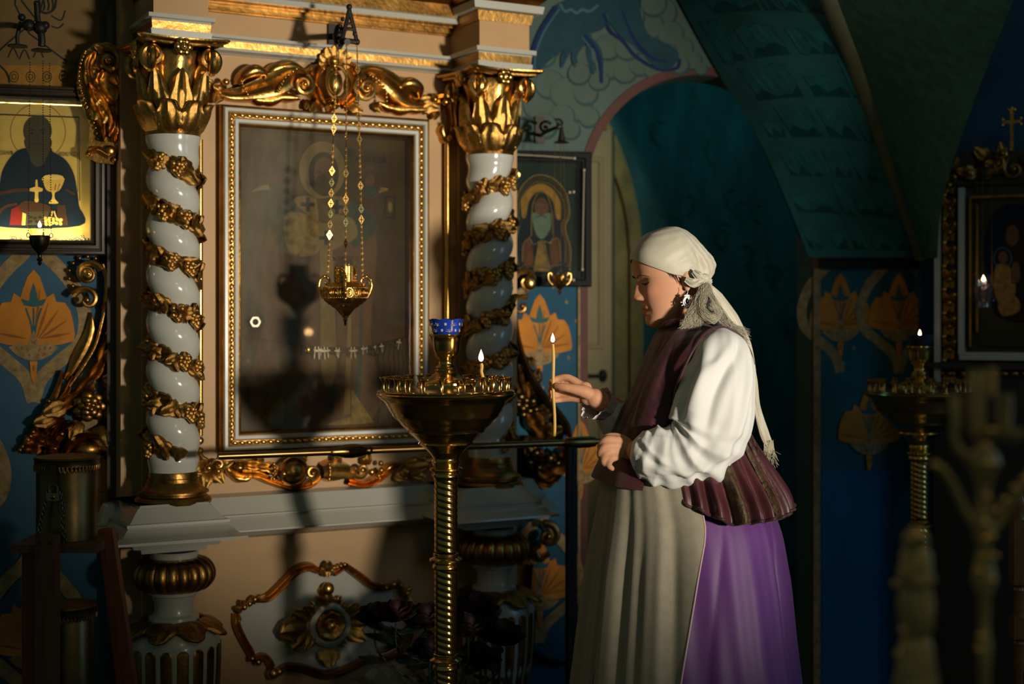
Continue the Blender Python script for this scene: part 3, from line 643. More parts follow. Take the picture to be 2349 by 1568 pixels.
for x, t in ((640, 0), (668, 1), (705, 0), (742, 1), (772, 0), (806, 1), (832, 0)): pt.line([(x, 640), (x - 6, 800), (x - 14 + 4 * t, 950)], [4, 11, 16], (TEA, TAN)[t])
pt.poly([(600, 432), (640, 425), (680, 470), (668, 560), (640, 560), (612, 500)], TEA, 5); pt.poly([(868, 520), (840, 480), (800, 470), (806, 560), (832, 556)], TEA, 5)
pt.poly([(576, 440), (600, 426), (626, 424), (632, 432), (600, 436)], WHT, 4); pt.poly([(832, 440), (862, 430), (890, 432), (884, 438), (850, 446)], OCH, 4)
pt.poly([(652, 496), (690, 488), (730, 510), (728, 580), (664, 578)], OCH, 4); pt.poly([(752, 500), (806, 500), (820, 540), (790, 560), (756, 570)], TAN, 4)
pt.poly([(672, 458), (712, 450), (728, 470), (735, 640), (738, 860), (770, 860), (766, 640), (758, 470), (772, 450), (800, 462), (770, 500), (748, 512), (716, 500)], TAN, 3)
for cx_, cy_ in ((706, 468), (772, 474), (748, 545)):
    pt.poly([(cx_ - 16, cy_ - 4), (cx_ - 4, cy_ - 4), (cx_ - 4, cy_ - 16), (cx_ + 5, cy_ - 16), (cx_ + 5, cy_ - 4), (cx_ + 16, cy_ - 4), (cx_ + 16, cy_ + 5), (cx_ + 5, cy_ + 5), (cx_ + 5, cy_ + 17), (cx_ - 4, cy_ + 17), (cx_ - 4, cy_ + 5), (cx_ - 16, cy_ + 5)], UD)
for cx_, cy_ in ((641, 414), (848, 420)): pt.ell((cx_, cy_), 26, 34, UM); pt.ring((cx_, cy_), 25, 33, 3, TAN); pt.ell((cx_, cy_ - 6), 11, 15, RED_); pt.ell((cx_, cy_ + 18), 17, 13, TEA)
pt.ell((739, 390), 53, 66, TAN); pt.ring((739, 390), 53, 66, 2.5, UD); pt.ell((742, 398), 35, 50, UD); pt.ell((744, 396), 24, 36, RED_); pt.ell((744, 424), 22, 26, UM)
for sx in (-1, 1): pt.line([(744 + sx * 5, 390), (744 + sx * 11, 387), (744 + sx * 17, 391)], 3, UD); pt.ell((744 + sx * 10, 395), 4, 2.5, UD)
pt.line([(744, 392), (742, 404), (747, 408)], 2.5, UD); pt.line([(736, 417), (744, 414), (753, 417)], 2.5, UD)
pt.poly([(884, 448), (908, 450), (906, 502), (882, 500)], UD); pt.poly([(888, 453), (904, 454), (902, 497), (886, 496)], UM); pt.ell((895, 475), 5, 12, TAN)
pt.poly([(654, 895), (598, 968), (648, 974)], OCH, 0); pt.poly([(806, 890), (832, 930), (857, 968), (740, 984), (760, 968), (806, 955)], OCH, 0)
pt.ell((586, 738), 22, 24, UD)
pt.part(ic, 'painted_panel')
text_part(ic, 'inscription', 'СВЯТЫЙ', FK, 596, 352, .006, 15, UD, .62); text_part(ic, 'inscription', 'НИКОЛАЙ', FK, 818, 372, .006, 17, UD, .66)
m = MB(); n0 = (xa + .056, zb_ + .056, xb - .056, za_ - .056); m.box((n0[0], -.026, n0[1]), (n0[2], -.023, n0[3]))
part(ic, 'glass_pane', m, glass('dusty_hazed_pane', (0.86, 0.85, 0.80), dust=0.34, dcol=(0.42, 0.37, 0.27), dscale=4.5, haze=.32), smooth=0)  # dust film that also paints in the grey reflection haze
c = FK.pix(586, 738, .034); m = MB().lathe([(.0075, .0), (.0165, .0), (.0170, .003), (.0150, .008), (.0090, .008), (.0075, .003), (.0075, .0)], (c[0], -.0265, c[2]), 24, axis='y', cap=False, fn=lambda t, z, r: np.where(r > .012, r * (1 + .05 * np.cos(6 * t)), r))
part(ic, 'glass_clip', m, mat('ivory_clip', (0.80, 0.66, 0.36), 0.25, coat=0.5))
# thanks-offerings strung across the icon, behind the glass
vs = thing('votive_string', 'string of small metal votive pendants hung across the dark glazed icon', 'string', FK, FK.pix(790, 800, .015))
sp_ = cr([FK.pix(a, b, .013) for a, b in ((536, 766), (640, 784), (720, 794), (790, 798), (862, 790), (936, 772))], 10); part(vs, 'cord', MB().tube(sp_, .0011, 5), UD)
SILV = mat('dull_silver', (0.22, 0.19, 0.15), 0.3, 1.0, var=0.4, vscale=60)
pend = [MB().lathe([(0, -.034), (.006, -.028), (.0065, -.016), (.003, -.005), (0, 0)], seg=8, cap=False).mesh('pendant', SILV), MB().bar((0, 0, 0), (0, 0, -.036), .005, .003).bar((-.009, 0, -.012), (.009, 0, -.012), .003, .005).mesh('pendant_cross', SILV), MB().tube([(.008 * math.cos(t), 0, -.010 + .009 * math.sin(t)) for t in np.linspace(0, 2 * PI, 14, endpoint=False)], .0018, 6, closed=True).mesh('pendant_ring', GOLDD)]
r = random.Random(4)
for i in range(34):
    x = 695 + i * 6.9; y = np.interp(x, [536, 640, 720, 790, 862, 936], [766, 784, 794, 798, 790, 772]); k_ = pend[r.choice((0, 0, 1, 2))]
    inst(vs, 'pendant', k_, Matrix.Translation(Vector(FK.pix(x, y, .012 + .002 * (i % 3)))) @ Matrix.Rotation(r.uniform(-.15, .15), 4, 'Y') @ Matrix.Scale(r.uniform(.6, 1.05), 4))
m = MB().ball(FK.pix(708, 802, .012), (.011, .004, .013), 8, 6); part(vs, 'medal', m, GOLDB)
for x, y0_, y1_ in ((872, 790, 990), (884, 788, 930), (896, 786, 985), (908, 783, 965), (918, 780, 880), (928, 776, 905), (782, 798, 868)):
    m = MB(); n = int((y1_ - y0_) / 5)
    for i in range(n): m.ball(FK.pix(x + 1.5 * math.sin(i * .7), y0_ + i * 5, .011), .0024, 6, 4)
    part(vs, 'hanging_chain', m, SILV, smooth=180)

# ------------------------------------------------------------------ hanging oil lamps
dm = MB()                                         # a diamond chain plate with a pierced cross
def rh(h, v): return [(h, 0), (0, v), (-h, 0), (0, -v)]
a_, b_ = rh(.0085, .0135), rh(.0062, .0098)
for y0_, y1_ in ((-.0009, .0009),):
    G = np.array([[(x, y, z) for x, z in q_] for q_, y in ((a_, y0_), (b_, y0_), (b_, y1_), (a_, y1_))], float); dm.grid(G, cu=True, cv=True, flip=True)
    for s1, s2 in ((1, 1), (-1, 1), (-1, -1), (1, -1)): dm.prism([(s1 * .0013, s2 * .0013), (s1 * .0045, s2 * .0013), (s1 * .0036, s2 * .0042), (s1 * .0013, s2 * .0072)], y0_, y1_)
dm.tube([(0, .0024 * math.cos(t), .0160 + .0024 * math.sin(t)) for t in np.linspace(0, 2 * PI, 8, endpoint=False)], .0006, 5, closed=True)
DIAM = dm.mesh('chain_plate', GOLDB, 30)
lk = MB().tube([(.0022 * math.cos(t), 0, .0042 * math.sin(t)) for t in np.linspace(0, 2 * PI, 10, endpoint=False)], .0008, 5, closed=True)
LINK = lk.mesh('chain_link', GOLD, 180); LINKD = lk.mesh('chain_link_dark', BRASSD, 180)
def flame(T, c, h, wd, watts, name='flame'):
    """teardrop of burning gas; its own small lamp sits inside"""
    f = MB().lathe([(0.0001, 0), (.30 * wd, .06 * h), (.5 * wd, .25 * h), (.42 * wd, .5 * h), (.2 * wd, .78 * h), (.0001, h)], c, 12, cap=False)
    o = part(T, name, f, FLAME, smooth=180)
    l = bpy.data.lights.new('flame_light', 'POINT'); l.energy = watts; l.color = (1.0, 0.55, 0.20); l.shadow_soft_size = 0.012
    lo = bpy.data.objects.new('flame_light', l); COL.objects.link(lo); lo.parent = T; lo.location = Vector(A(*c) + A(0, 0, h * .5) - BASE[root_of(T).name]); return o
def chain(T, p, q, n, plates, seed, mesh_l=None, step=None):
    p, q = A(*p), A(*q); L_ = np.linalg.norm(q - p); d = (q - p) / L_; r = random.Random(seed)
    c = part(T, 'chain', MB().tube([p, q], .0007, 5), BRASSD)
    zax = -d; xa_ = A(1, 0, 0) - zax * zax[0]; xa_ /= np.linalg.norm(xa_); ya_ = np.cross(zax, xa_); B = basis(xa_, ya_, zax, (0, 0, 0))
    for t0 in plates: inst(c, 'diamond_plate', DIAM, Matrix.Translation(Vector(p + d * L_ * t0)) @ B @ Matrix.Rotation(r.choice((.0, .05, -.06, .12, -.1, .5, 1.2)) + r.uniform(-.06, .06), 4, 'Z'))
    if mesh_l:
        m = MB(); s_ = np.arange(0, L_, .0075)
        for i, s in enumerate(s_):
            cc = p + d * s
            if any(abs(s / L_ - t0) * L_ < .013 for t0 in plates): continue
            m.tube([cc + (xa_ * math.cos(i * PI / 2) + ya_ * math.sin(i * PI / 2)) * .0021 * math.cos(t) + zax * .0042 * math.sin(t) for t in np.linspace(0, 2 * PI, 7, endpoint=False)], .0008, 4, closed=True)
        part(c, 'link_run', m, GOLD, kind='stuff', smooth=180)
    return c
W = .27; sc = scale_at(FK, 792, W); c0 = FK.pix(792, 660, W)
LZ = lambda y: FK.z_(792, y, W)
hl = thing('hanging_lamp', 'gold oil lamp on three chains of diamond plates before the glazed icon', 'lamp', FK, (c0[0], c0[1], LZ(747)))
def L_(prof, mt, name, T=None, seg=40, fn=None, c=None, z=None, s=None, cap=True):
    c = c0 if c is None else c; z = z or LZ; s = s or sc
    return part(T or hl, name, MB().lathe([(r_ * s, z(y)) for r_, y in prof][::-1], (c[0], c[1], 0), seg, fn, cap=cap), mt)
L_([(30, 648), (40, 650), (47, 656), (51, 658), (52, 660), (50.5, 662), (50, 681), (51, 683), (50, 685)], GOLD, 'band')
L_([(49, 684), (46, 690), (38, 697), (32, 700), (31, 702), (24, 707), (17, 714), (11, 722), (7, 725), (8, 727), (4, 729), (5.5, 733), (3, 737), (3, 744), (1, 747)], GOLDD, 'bowl', fn=lambda t, z, r: r * (1 + .035 * np.cos(18 * t + z * 300) * (r > 28 * sc)), seg=72)
for i in range(20):                                   # repousse lobes round the band, one bold medallion
    a = i * PI / 10 + .12; o = A(math.cos(a), math.sin(a), 0); cc = A(c0[0], c0[1], LZ(671.5)) + o * 50.5 * sc; tg = A(-o[1], o[0], 0)
    big = i == 14
    m = MB().tube([cc + o * .001 + tg * (8 if big else 5.5) * sc * math.cos(t) + A(0, 0, (11 if big else 8) * sc * math.sin(t)) for t in np.linspace(0, 2 * PI, 14, endpoint=False)], (2.4 if big else 1.2) * sc, 5, closed=True)
    m.ball(cc, (3.2 * sc, 3.2 * sc, 5 * sc), 8, 5); part(hl, 'medallion', m, GOLDB if big else GOLD, smooth=180)
for y in (660, 683):
    m = MB()
    for a in np.linspace(0, 2 * PI, 64, endpoint=False): m.ball((c0[0] + 51.5 * sc * math.cos(a), c0[1] + 51.5 * sc * math.sin(a), LZ(y)), 1.7 * sc, 6, 4)
    part(hl, 'bead_ring', m, GOLDB, smooth=180)
L_([(24, 612), (25, 611), (24.5, 646), (34, 650)], GOLD, 'cup_holder', fn=lambda t, z, r: r * (1 + .03 * np.cos(14 * t) * np.cos(z * 900)), seg=84, cap=False)
L_([(31, 588), (29, 592), (24, 612), (22, 640), (1, 644)], CLEAR, 'glass_cup', fn=lambda t, z, r: r * (1 + .05 * np.cos(10 * t) * (z > LZ(605))), seg=60, cap=False)
m = MB(); rf = random.Random(9)
for i in range(150):                                  # pierced filigree on the cup holder and the shoulder of the bowl
    a = rf.uniform(0, 2 * PI); y = rf.uniform(613, 645); m.ball(A(c0[0] + 25 * sc * math.cos(a), c0[1] + 25 * sc * math.sin(a), LZ(y)), rf.uniform(1.0, 2.2) * sc, 6, 4)
for i in range(70): a = rf.uniform(0, 2 * PI); m.ball(A(c0[0] + 49 * sc * math.cos(a), c0[1] + 49 * sc * math.sin(a), LZ(rf.uniform(662, 681))), rf.uniform(1.0, 2.0) * sc, 6, 4)
part(hl, 'filigree', m, GOLDB, kind='stuff', smooth=180)
for a in (2.75, -.45, -1.95):
    o = A(math.cos(a), math.sin(a), 0); m = MB(); pts = [(49, 684), (55, 672), (60, 656), (57, 642), (47, 634), (39, 637), (36, 646), (41, 652), (46, 648)]
    m.tube(cr([A(c0[0], c0[1], LZ(y)) + o * r_ * sc for r_, y in pts], 5), np.linspace(4.4, 2.8, 41) * sc, 7)
    for r_, y in pts[1:6]: m.ball(A(c0[0], c0[1], LZ(y)) + o * (r_ + 1) * sc, 4.2 * sc, 7, 5)
    part(hl, 'handle', m, GOLDB, smooth=180)
top = {770: 112, 795: 104, 819: 110}
pl = {770: (.31, .355, .40, .535, .585, .63, .675, .72, .765, .81), 795: (.42, .55, .66, .71, .76, .85), 819: (.10, .22, .30, .345, .40, .60, .70, .745)}
for i, (xt, xb_, a) in enumerate(((773, 758, 2.75), (795, 790, -1.95), (819, 828, -.45))):
    e = A(c0[0], c0[1], LZ(640)) + A(math.cos(a), math.sin(a), 0) * 40 * sc
    t_ = FK.pix(xt, 106, W); chain(hl, t_, e, 20, pl[(770, 795, 819)[i]], 5 + i, LINK)
# its wrought bracket
br = thing('lamp_bracket', 'black wrought iron bracket with an openwork finial carrying the gold lamp', 'bracket', FK, FK.pix(800, 100, .15))
def tb(T, name, pts, r, mt=IRON, w=W, n=6, flat=1.0): return part(T, name, MB().tube(cr([FK.pix(a, b, ww) for a, b, ww in [(q_ + (w,))[:3] for q_ in pts]], n), r, 8, flat=flat), mt)
tb(br, 'arm', [(768, 83, 0.0), (772, 86, .1), (782, 90, .22), (797, 96, .30)], .009)
tb(br, 'leg', [(784, 98), (790, 70), (797, 42), (801, 22)], .006); tb(br, 'leg', [(819, 98), (813, 70), (806, 42), (801, 22)], .006)
tb(br, 'crossbar', [(780, 96), (800, 94), (822, 97)], .0075); tb(br, 'crossbar', [(791, 68), (800, 66), (812, 68)], .005); tb(br, 'crossbar', [(794, 55), (801, 54), (808, 55)], .004)
m = MB().ball(FK.pix(801, 16, W), .0085, 10, 7); [m.ball(FK.pix(a, b, W), r_, 8, 6) for a, b, r_ in ((801, 28, .007), (786, 44, .006), (784, 97, .009), (819, 96, .009), (814, 78, .007))]; part(br, 'finial', m, IRON, smooth=180)
m = MB(); m.tube([FK.pix(778 + 8 * math.cos(t), 84 + 25 * math.sin(t), .22) for t in np.linspace(0, 2 * PI, 22, endpoint=False)], .006, 7, closed=True); m.ball(FK.pix(778, 80, .22), .011, 8, 6); part(br, 'scroll', m, IRON)
m = MB().box(FK.pix(754, 110, .012), FK.pix(782, 52, 0) + A(0, .001, 0)); part(br, 'wall_plate', m, IRON)

# ------------------------------------------------------------------ cartouche on the dado
ct = thing('cartouche', 'white cartouche panel with a gilded rosette cross and scrolled gold frame, below the ledge', 'cartouche', FK, (*FK.pix(755, 1430, 0)[:2], FK.z_(755, 1550)))
out = [(548, 1410), (552, 1440), (566, 1475), (582, 1508), (606, 1510), (622, 1530), (650, 1536), (690, 1540), (740, 1550), (790, 1538), (850, 1514), (905, 1505), (940, 1480), (946, 1420), (936, 1384), (915, 1352), (880, 1354), (840, 1338), (800, 1300), (770, 1318), (740, 1316), (705, 1306), (680, 1318), (650, 1350), (620, 1372), (580, 1376), (556, 1392)]
pn = Painter(FK, .003); pn.poly(out, WHITE, 4); pn.part(ct, 'white_panel')
def fr_piece(pts, wd, h=16, lobes=0): return rb(ct, 'frame_piece', pts, wd, h, lobes, .25, GOLDD)
fr_piece([(546, 1408), (548, 1436), (562, 1468), (578, 1496), (582, 1512)], [8, 9, 9, 9, 7], 18)
fr_piece([(586, 1514), (602, 1508), (618, 1514), (628, 1532)], [6, 9, 9, 8], 18); fr_piece([(640, 1542), (660, 1532), (700, 1536), (745, 1550), (790, 1541), (838, 1518), (866, 1510)], [6, 9, 11, 11, 10, 9, 6], 20)
fr_piece([(590, 1378), (618, 1372), (645, 1348), (682, 1312), (712, 1302), (738, 1312)], [6, 10, 10, 11, 11, 7], 20); fr_piece([(770, 1318), (790, 1304), (804, 1302)], [7, 8, 6], 16); fr_piece([(798, 1300), (834, 1326), (862, 1346), (900, 1350)], [8, 10, 9, 6], 20); fr_piece([(920, 1350), (938, 1384), (946, 1420), (940, 1470), (910, 1504), (870, 1514)], [7, 9, 9, 9, 9, 6], 18)
for px, py, r_ in ((578, 1510, 8), (592, 1518, 8), (626, 1544, 13), (640, 1540, 9), (773, 1300, 5), (781, 1297, 5), (790, 1294, 5), (876, 1338, 6), (886, 1348, 6), (903, 1340, 7), (921, 1342, 6), (934, 1360, 6), (934, 1380, 4), (560, 1392, 7), (572, 1384, 7), (584, 1374, 7)): knob(ct, px, py, r_, .020, 'bead', GOLD)
for px, py, a, l in ((560, 1395, 110, 26), (556, 1400, 150, 24), (550, 1412, 230, 22), (575, 1384, 60, 26), (590, 1378, 40, 24), (626, 1540, 250, 22), (905, 1345, 60, 24), (925, 1356, 20, 26), (932, 1372, -40, 26), (750, 1318, 90, 40), (750, 1316, 140, 28), (750, 1316, 40, 28), (750, 1300, 270, 26)): lf(ct, px, py, a, l, .015, LEAFD if px < 700 and py > 1400 else LEAF)
cq = FK.pix(756, 1432, .006); m = MB().lathe([(34 * SC, 0), (36 * SC, .012), (41 * SC, .014), (48 * SC, .010), (50 * SC, 0)], (cq[0], -.005, cq[2]), 40, axis='y', cap=False); part(ct, 'white_ring', m, WHITE)
m = MB().lathe([(0, .026), (9 * SC, .024), (12 * SC, .016), (14 * SC, .02), (26 * SC, .026), (30 * SC, .018), (31 * SC, 0)], (cq[0], -.005, cq[2]), 72, axis='y', cap=False, fn=lambda t, z, r: r * (1 + .10 * np.abs(np.cos(4 * t)) * (r > 18 * SC))); part(ct, 'rosette', m, GOLD)
for px, py, a, l, wd in ((704, 1436, 180, 84, 1.25), (708, 1424, 150, 66, 1), (708, 1448, 212, 66, 1), (716, 1418, 128, 48, 1), (716, 1452, 232, 46, 1), (802, 1430, 0, 44, 1.2), (800, 1420, 32, 58, 1), (800, 1444, -34, 52, 1), (796, 1412, 55, 44, 1), (752, 1488, 270, 46, 1.5), (738, 1490, 250, 26, 1), (768, 1490, 290, 26, 1), (752, 1384, 90, 30, 1.3), (738, 1384, 120, 26, 1), (768, 1384, 60, 26, 1)): lf(ct, px, py, a, l, .012, LEAF if px > 720 or a in (180, 150) else LEAFD, wd)
rb(ct, 'stem', [(752, 1388), (750, 1366), (750, 1348)], [10, 14, 17], 22, 2); knob(ct, 752, 1350, (15, 12, 15), .022, 'boss', GOLD)
for sx in (-1, 1): vol(ct, 756 + sx * 38, 1392, 9, 1.2, PI / 2, sx, 4, -.01); vol(ct, 756 + sx * 38, 1474, 9, 1.2, -PI / 2, -sx, 4, -.01)

# ------------------------------------------------------------------ brass rail across the front of the shrine, on one dark post
W2 = .34; rl = thing('barrier_rail', 'dark brass barrier rail with a turned swelling, crossing below the glazed icon', 'rail', FK, FK.pix(940, 1030, W2))
part(rl, 'bar', MB().tube([FK.pix(500, 1046, W2), FK.pix(1376, 1012, W2)], .0095, 14), BRASSD)
def swell(px, py, prof, name='turned_swelling'):
    c = FK.pix(px, py, W2); part(rl, name, MB().lathe([(r_, x_) for r_, x_ in prof], c, 20, axis='x'), BRASSD)
swell(806, 1034, [(.010, -.062), (.013, -.056), (.012, -.045), (.018, -.02), (.0195, 0), (.018, .02), (.012, .042), (.014, .05), (.010, .058)])
swell(1330, 1014, [(.010, -.06), (.014, -.05), (.017, -.02), (.017, .03), (.015, .05)], 'end_sleeve')
cpost = FK.pix(1310, 1020, W2)
m = MB(); m.box((cpost[0] - .014, cpost[1] - .010, 0.012), (cpost[0] - .001, cpost[1] + .010, cpost[2])); m.box((cpost[0] + .001, cpost[1] - .010, 0.012), (cpost[0] + .014, cpost[1] + .010, cpost[2])); part(rl, 'post', m, IRON)
part(rl, 'foot', MB().lathe([(.10, 0), (.10, .008), (.03, .016)], (cpost[0], cpost[1], 0), 24), IRON)
# ------------------------------------------------------------------ painted walls beside the shrine
BLU = pm('blue_ground', 36, 80, 102, .25, 6); ORG = pm('orange', 186, 120, 44, .25, 10); ORD = pm('orange_dark', 142, 88, 34, .25, 10); TANB = pm('tan_band', 144, 122, 84, .4, 40); GRN = pm('bluegreen', 50, 92, 92, .2); BRN = pm('border_brown', 96, 52, 36, .2)
def palmette(pt, cx, cy, s, cell=None):
    """painted ogee lattice cell with a fan-shaped flower over a pierced cup"""
    q = lambda l, m=1: [(cx + m * a * s, cy + b * s) for a, b in l]
    if cell:
        for m in (-1, 1):
            b = q([(0, 165), (-18, 112), (-62, 70), (-108, 28), (-118, -30), (-98, -90), (-60, -140), (-20, -180), (0, -230)], m); pt.line(b, 30 * s, TANB, 8)
            for i in range(8): pt.ell((b[i][0] * .5 + b[i + 1][0] * .5, b[i][1] * .5 + b[i + 1][1] * .5), 4 * s, 6 * s, OCH, 10)
    R_ = [(0, -138), (14, -122), (26, -88), (30, -74), (46, -84), (52, -64), (72, -62), (84, -44), (91, -18), (95, 12), (92, 26), (60, 34), (0, 40)]
    pt.poly(q(R_) + q(R_[::-1][1:-1], -1), ORG)
    for m in (-1, 1):
        for x, y in ((14, -92), (34, -62), (56, -44), (74, -20), (84, 8)): pt.line(q([(x * .2, 20), (x * .6, (y + 20) * .5), (x, y)], m), [2, 7 * s, 2], ORD, 5)
    pt.poly(q([(0, -108), (8, -84), (10, -66), (30, -72), (22, -56), (0, -52), (-22, -56), (-30, -72), (-10, -66), (-8, -84)]), GRN)
    for x in (-6, 0, 6): pt.line(q([(x * 3, -50), (x, -14), (x * .3, 16)]), 4 * s, GRN, 4)
    pt.poly(q([(-58, 40), (-34, 30), (-14, 36), (-8, 20), (0, 0), (8, 20), (14, 36), (34, 30), (58, 40), (40, 58), (20, 68), (0, 71), (-20, 68), (-40, 58)]), TANB)
    for m in (-1, 1):
        for x, y in ((3, 28), (14, 46), (26, 42), (38, 42), (10, 58), (24, 56)): pt.ell((cx + m * x * s, cy + y * s), 2.5 * s, 5 * s, ORD, 10, m * .6)
    pt.poly(q([(-9, 72), (9, 72), (6, 108), (0, 124), (-6, 108)]), ORG); pt.ell((cx, cy + 88 * s), 3 * s, 8 * s, ORD, 10)
# near side wall
WLM = mat('wall_blue_paint', lin((36, 80, 102)), 0.7, var=.25, vscale=6)
solo('wall_left', MB().box((FL.u_(-1100), 0, 0), (FL.u_(292), .1, 2.9)), WLM, frame=FL, kind='structure')
wd = thing('wall_painting', 'blue wall painting of an orange fan flower under the bright gold icon', 'wall painting', FL, FL.pix(80, 800, 0))
pt = Painter(FL, .0006); 
for a_ in ((77, 756), (262, 1110), (-108, 1110), (77, 1470)): palmette(pt, *a_, 1.0, True); pt.part(wd, 'fan_flower')
up = thing('wall_painting', 'dim brown wall painting of lozenges and arches above the bright gold icon', 'wall painting', FL, FL.pix(80, 150, 0))
pt = Painter(FL, .0006); BRO = pm('brown_ground', 116, 92, 56, .2, 6); DKL = pm('dark_line', 34, 38, 34); OBA = pm('ochre_band', 146, 104, 42, .3, 20)
pt.poly([(-150, -120), (250, -100), (250, 195), (-150, 190)], BRO); pt.poly([(-150, 148), (250, 152), (250, 200), (-150, 196)], OBA)
for l in ([(-20, 133), (250, 142)], [(-20, 148), (250, 156)], [(0, -8), (36, 34), (-6, 76)], [(110, -40), (88, 40), (20, 96), (-8, 122)], [(40, -60), (34, 10), (66, 76), (154, 142)], [(48, 0), (84, 46), (92, 90)]): pt.line(l, 4, DKL, 0)
for x in (32, 70, 108, 146): pt.ring((x, 176), 10, 12, 2, DKL, 20); pt.ring((x, 176), 5, 6, 2, DKL, 14)
for x, y in ((30, 118), (56, 122), (88, 118)): pt.line([(x - 12, y + 14), (x, y - 8), (x + 12, y + 14)], 3, DKL)
for x in (92, 102, 112, 122): pt.line([(x - 4, -10), (x, 12), (x - 2, 24)], 4, DKL)
pt.line([(84, 18), (104, 30), (124, 20), (130, -10)], 5, DKL); pt.line([(118, 36), (140, 46), (150, 24)], 3, DKL); pt.line([(118, 60), (134, 64), (146, 54)], 3, DKL); pt.line([(0, 150), (16, 168), (22, 190)], 4, DKL)
pt.part(up)
BWOOD = mat('brown_frame_wood', lin((58, 42, 28)), 0.45, var=.3, vscale=20, stretch=(6, 6, .6))
solo('trim_2', MB().box((FL.u_(246, .05), -.055, 0), (FL.u_(272, .05), 0, 2.9)), BWOOD, frame=FL, kind='structure')

# the bright gold icon
DK = mat('dark_frame', lin((44, 34, 24)), 0.4, var=.3, vscale=16, coat=.3)
gx0, gx1, gz0, gz1 = FL.u_(-78, .05), FL.u_(243, .05), FL.z_(100, 584, .05), FL.z_(100, 196, .05)
gi = thing('gold_icon', 'bright gold icon of a bearded priest holding a chalice, lit inside its dark frame', 'icon', FL, ((gx0 + gx1) / 2, 0, gz0))
m = MB(); rect_frame(m, gx0, gx1, gz0, gz1, [(0, 0), (0, .05), (.004, .06), (.010, .062), (.012, .055), (.016, .055), (.018, .06), (.026, .062), (.030, .052), (.034, .058), (.040, .056), (.044, .008)]); part(gi, 'frame', m, DK)
PGO = mat('icon_gold_ground', (0.86, 0.60, 0.13), 0.42, 0.25, var=.12, vscale=10); PBL = pm('robe_navy', 12, 32, 48, .25); PSK = pm('skin_grey', 72, 64, 42, .2); PRD = pm('vestment_red', 120, 30, 20, .2); PCH = pm('chalice_gold', 236, 196, 96, .3, 40); PBR = pm('hand_brown', 72, 44, 24, .3); SLV = pm('top_strip', 150, 140, 104, .3, 6)
pt = Painter(FL, .006)
pt.poly([(-60, 205), (212, 212), (214, 552), (-60, 548)], PGO)
pt.poly([(-60, 206), (212, 213), (212, 238), (-60, 232)], SLV)
for x in (10, 44, 98, 150): pt.poly([(x, 208), (x + 10, 209), (x + 10, 237), (x, 236)], OK_)
pt.line([(-60, 260), (182, 269)], 3.5, UM); pt.line([(181, 269), (183, 460)], 2, UM); pt.line([(177, 274), (179, 440)], 1.4, UM)
pt.ring((87, 302), 63, 64, 1.5, ORD, 60)
pt.poly([(54, 340), (28, 356), (6, 390), (-2, 430), (-10, 470), (-14, 518), (183, 518), (181, 470), (176, 430), (168, 395), (150, 366), (122, 348), (112, 338)], PBL, 5)
pt.ell((86, 300), 33, 36, PSK); pt.poly([(58, 318), (64, 350), (76, 372), (88, 378), (100, 370), (112, 350), (116, 318)], PSK, 4); pt.ell((87, 352), 20, 30, pm('beard', 70, 66, 48))
for y_ in (282, 296): pt.line([(70, y_), (86, y_ - 2), (104, y_)], 2, PBR, 4)
for sx in (-1, 1): pt.ell((86 + sx * 13, 306), 4, 2.5, DKL); pt.line([(86 + sx * 5, 300), (86 + sx * 14, 297), (86 + sx * 21, 301)], 2.5, DKL, 4)
pt.line([(86, 304), (84, 320), (90, 322)], 2, PBR, 4); pt.line([(78, 331), (87, 329), (97, 331)], 3, PBR, 4)
pt.line([(-14, 446), (40, 436), (70, 436)], 8, PBR); pt.line([(-10, 498), (12, 474), (40, 468)], 7, PBR); pt.line([(150, 434), (172, 446)], 5, PBR)
pt.poly([(22, 516), (26, 480), (50, 468), (54, 516)], PRD); pt.poly([(52, 484), (60, 484), (58, 516), (50, 516)], PCH)
pt.poly([(44, 470), (60, 460), (96, 466), (116, 474), (114, 488), (80, 494), (50, 486)], PBR, 4); pt.poly([(60, 486), (112, 484), (110, 516), (58, 516)], PSK); pt.poly([(132, 470), (150, 470), (156, 516), (130, 516)], PBR)
for x, y in ((70, 498), (80, 500), (92, 498), (70, 508), (84, 508)): pt.poly([(x - 4, y - 3), (x + 4, y - 3), (x + 4, y + 3), (x - 4, y + 3)], UD)
pt.poly([(82, 412), (86, 412), (87, 428), (98, 432), (98, 438), (88, 440), (88, 458), (84, 464), (80, 458), (80, 440), (68, 438), (68, 432), (81, 428)], PCH); pt.ell((84, 458), 5, 6, PCH)
pt.poly([(99, 406), (145, 406), (144, 422), (136, 436), (126, 442), (126, 456), (134, 466), (112, 466), (119, 456), (119, 442), (107, 436), (100, 420)], PCH, 3); pt.ell((122, 406), 23, 6, pm('wine', 250, 214, 120))
pt.line([(101, 416), (122, 420), (143, 416)], 2, ORD, 4)
for x in (108, 118, 128, 137): pt.line([(x, 421), (x + (122 - x) * .3, 436)], 2, ORD, 0)
for i in range(14): pt.ell((104 + (i * 17) % 42, 500 + (i * 11) % 16), 4, 4, PCH, 8)
pt.line([(120, 484), (116, 500), (104, 506)], 3, PCH, 3); pt.line([(124, 484), (130, 500), (144, 504)], 3, PCH, 3)
pt.part(gi)
text_part(gi, 'inscription', 'СВ.ІОАННЪ', FL, -17, 354, .0125, 10, UD, .62); text_part(gi, 'inscription', 'КРОНШТАДСК', FL, 134, 357, .0125, 9.5, UD, .50)
m = MB(); rr_ = random.Random(2)
for i in range(170):
    x = rr_.uniform(-50, 202); y = rr_.uniform(548, 566) - 10 * max(0, math.sin((x - 10) / 40 * PI)) * rr_.random(); m.ball(FL.pix(x, y, .03), .0035, 6, 4)
part(gi, 'silver_beadwork', m, SILV, kind='stuff', smooth=180)
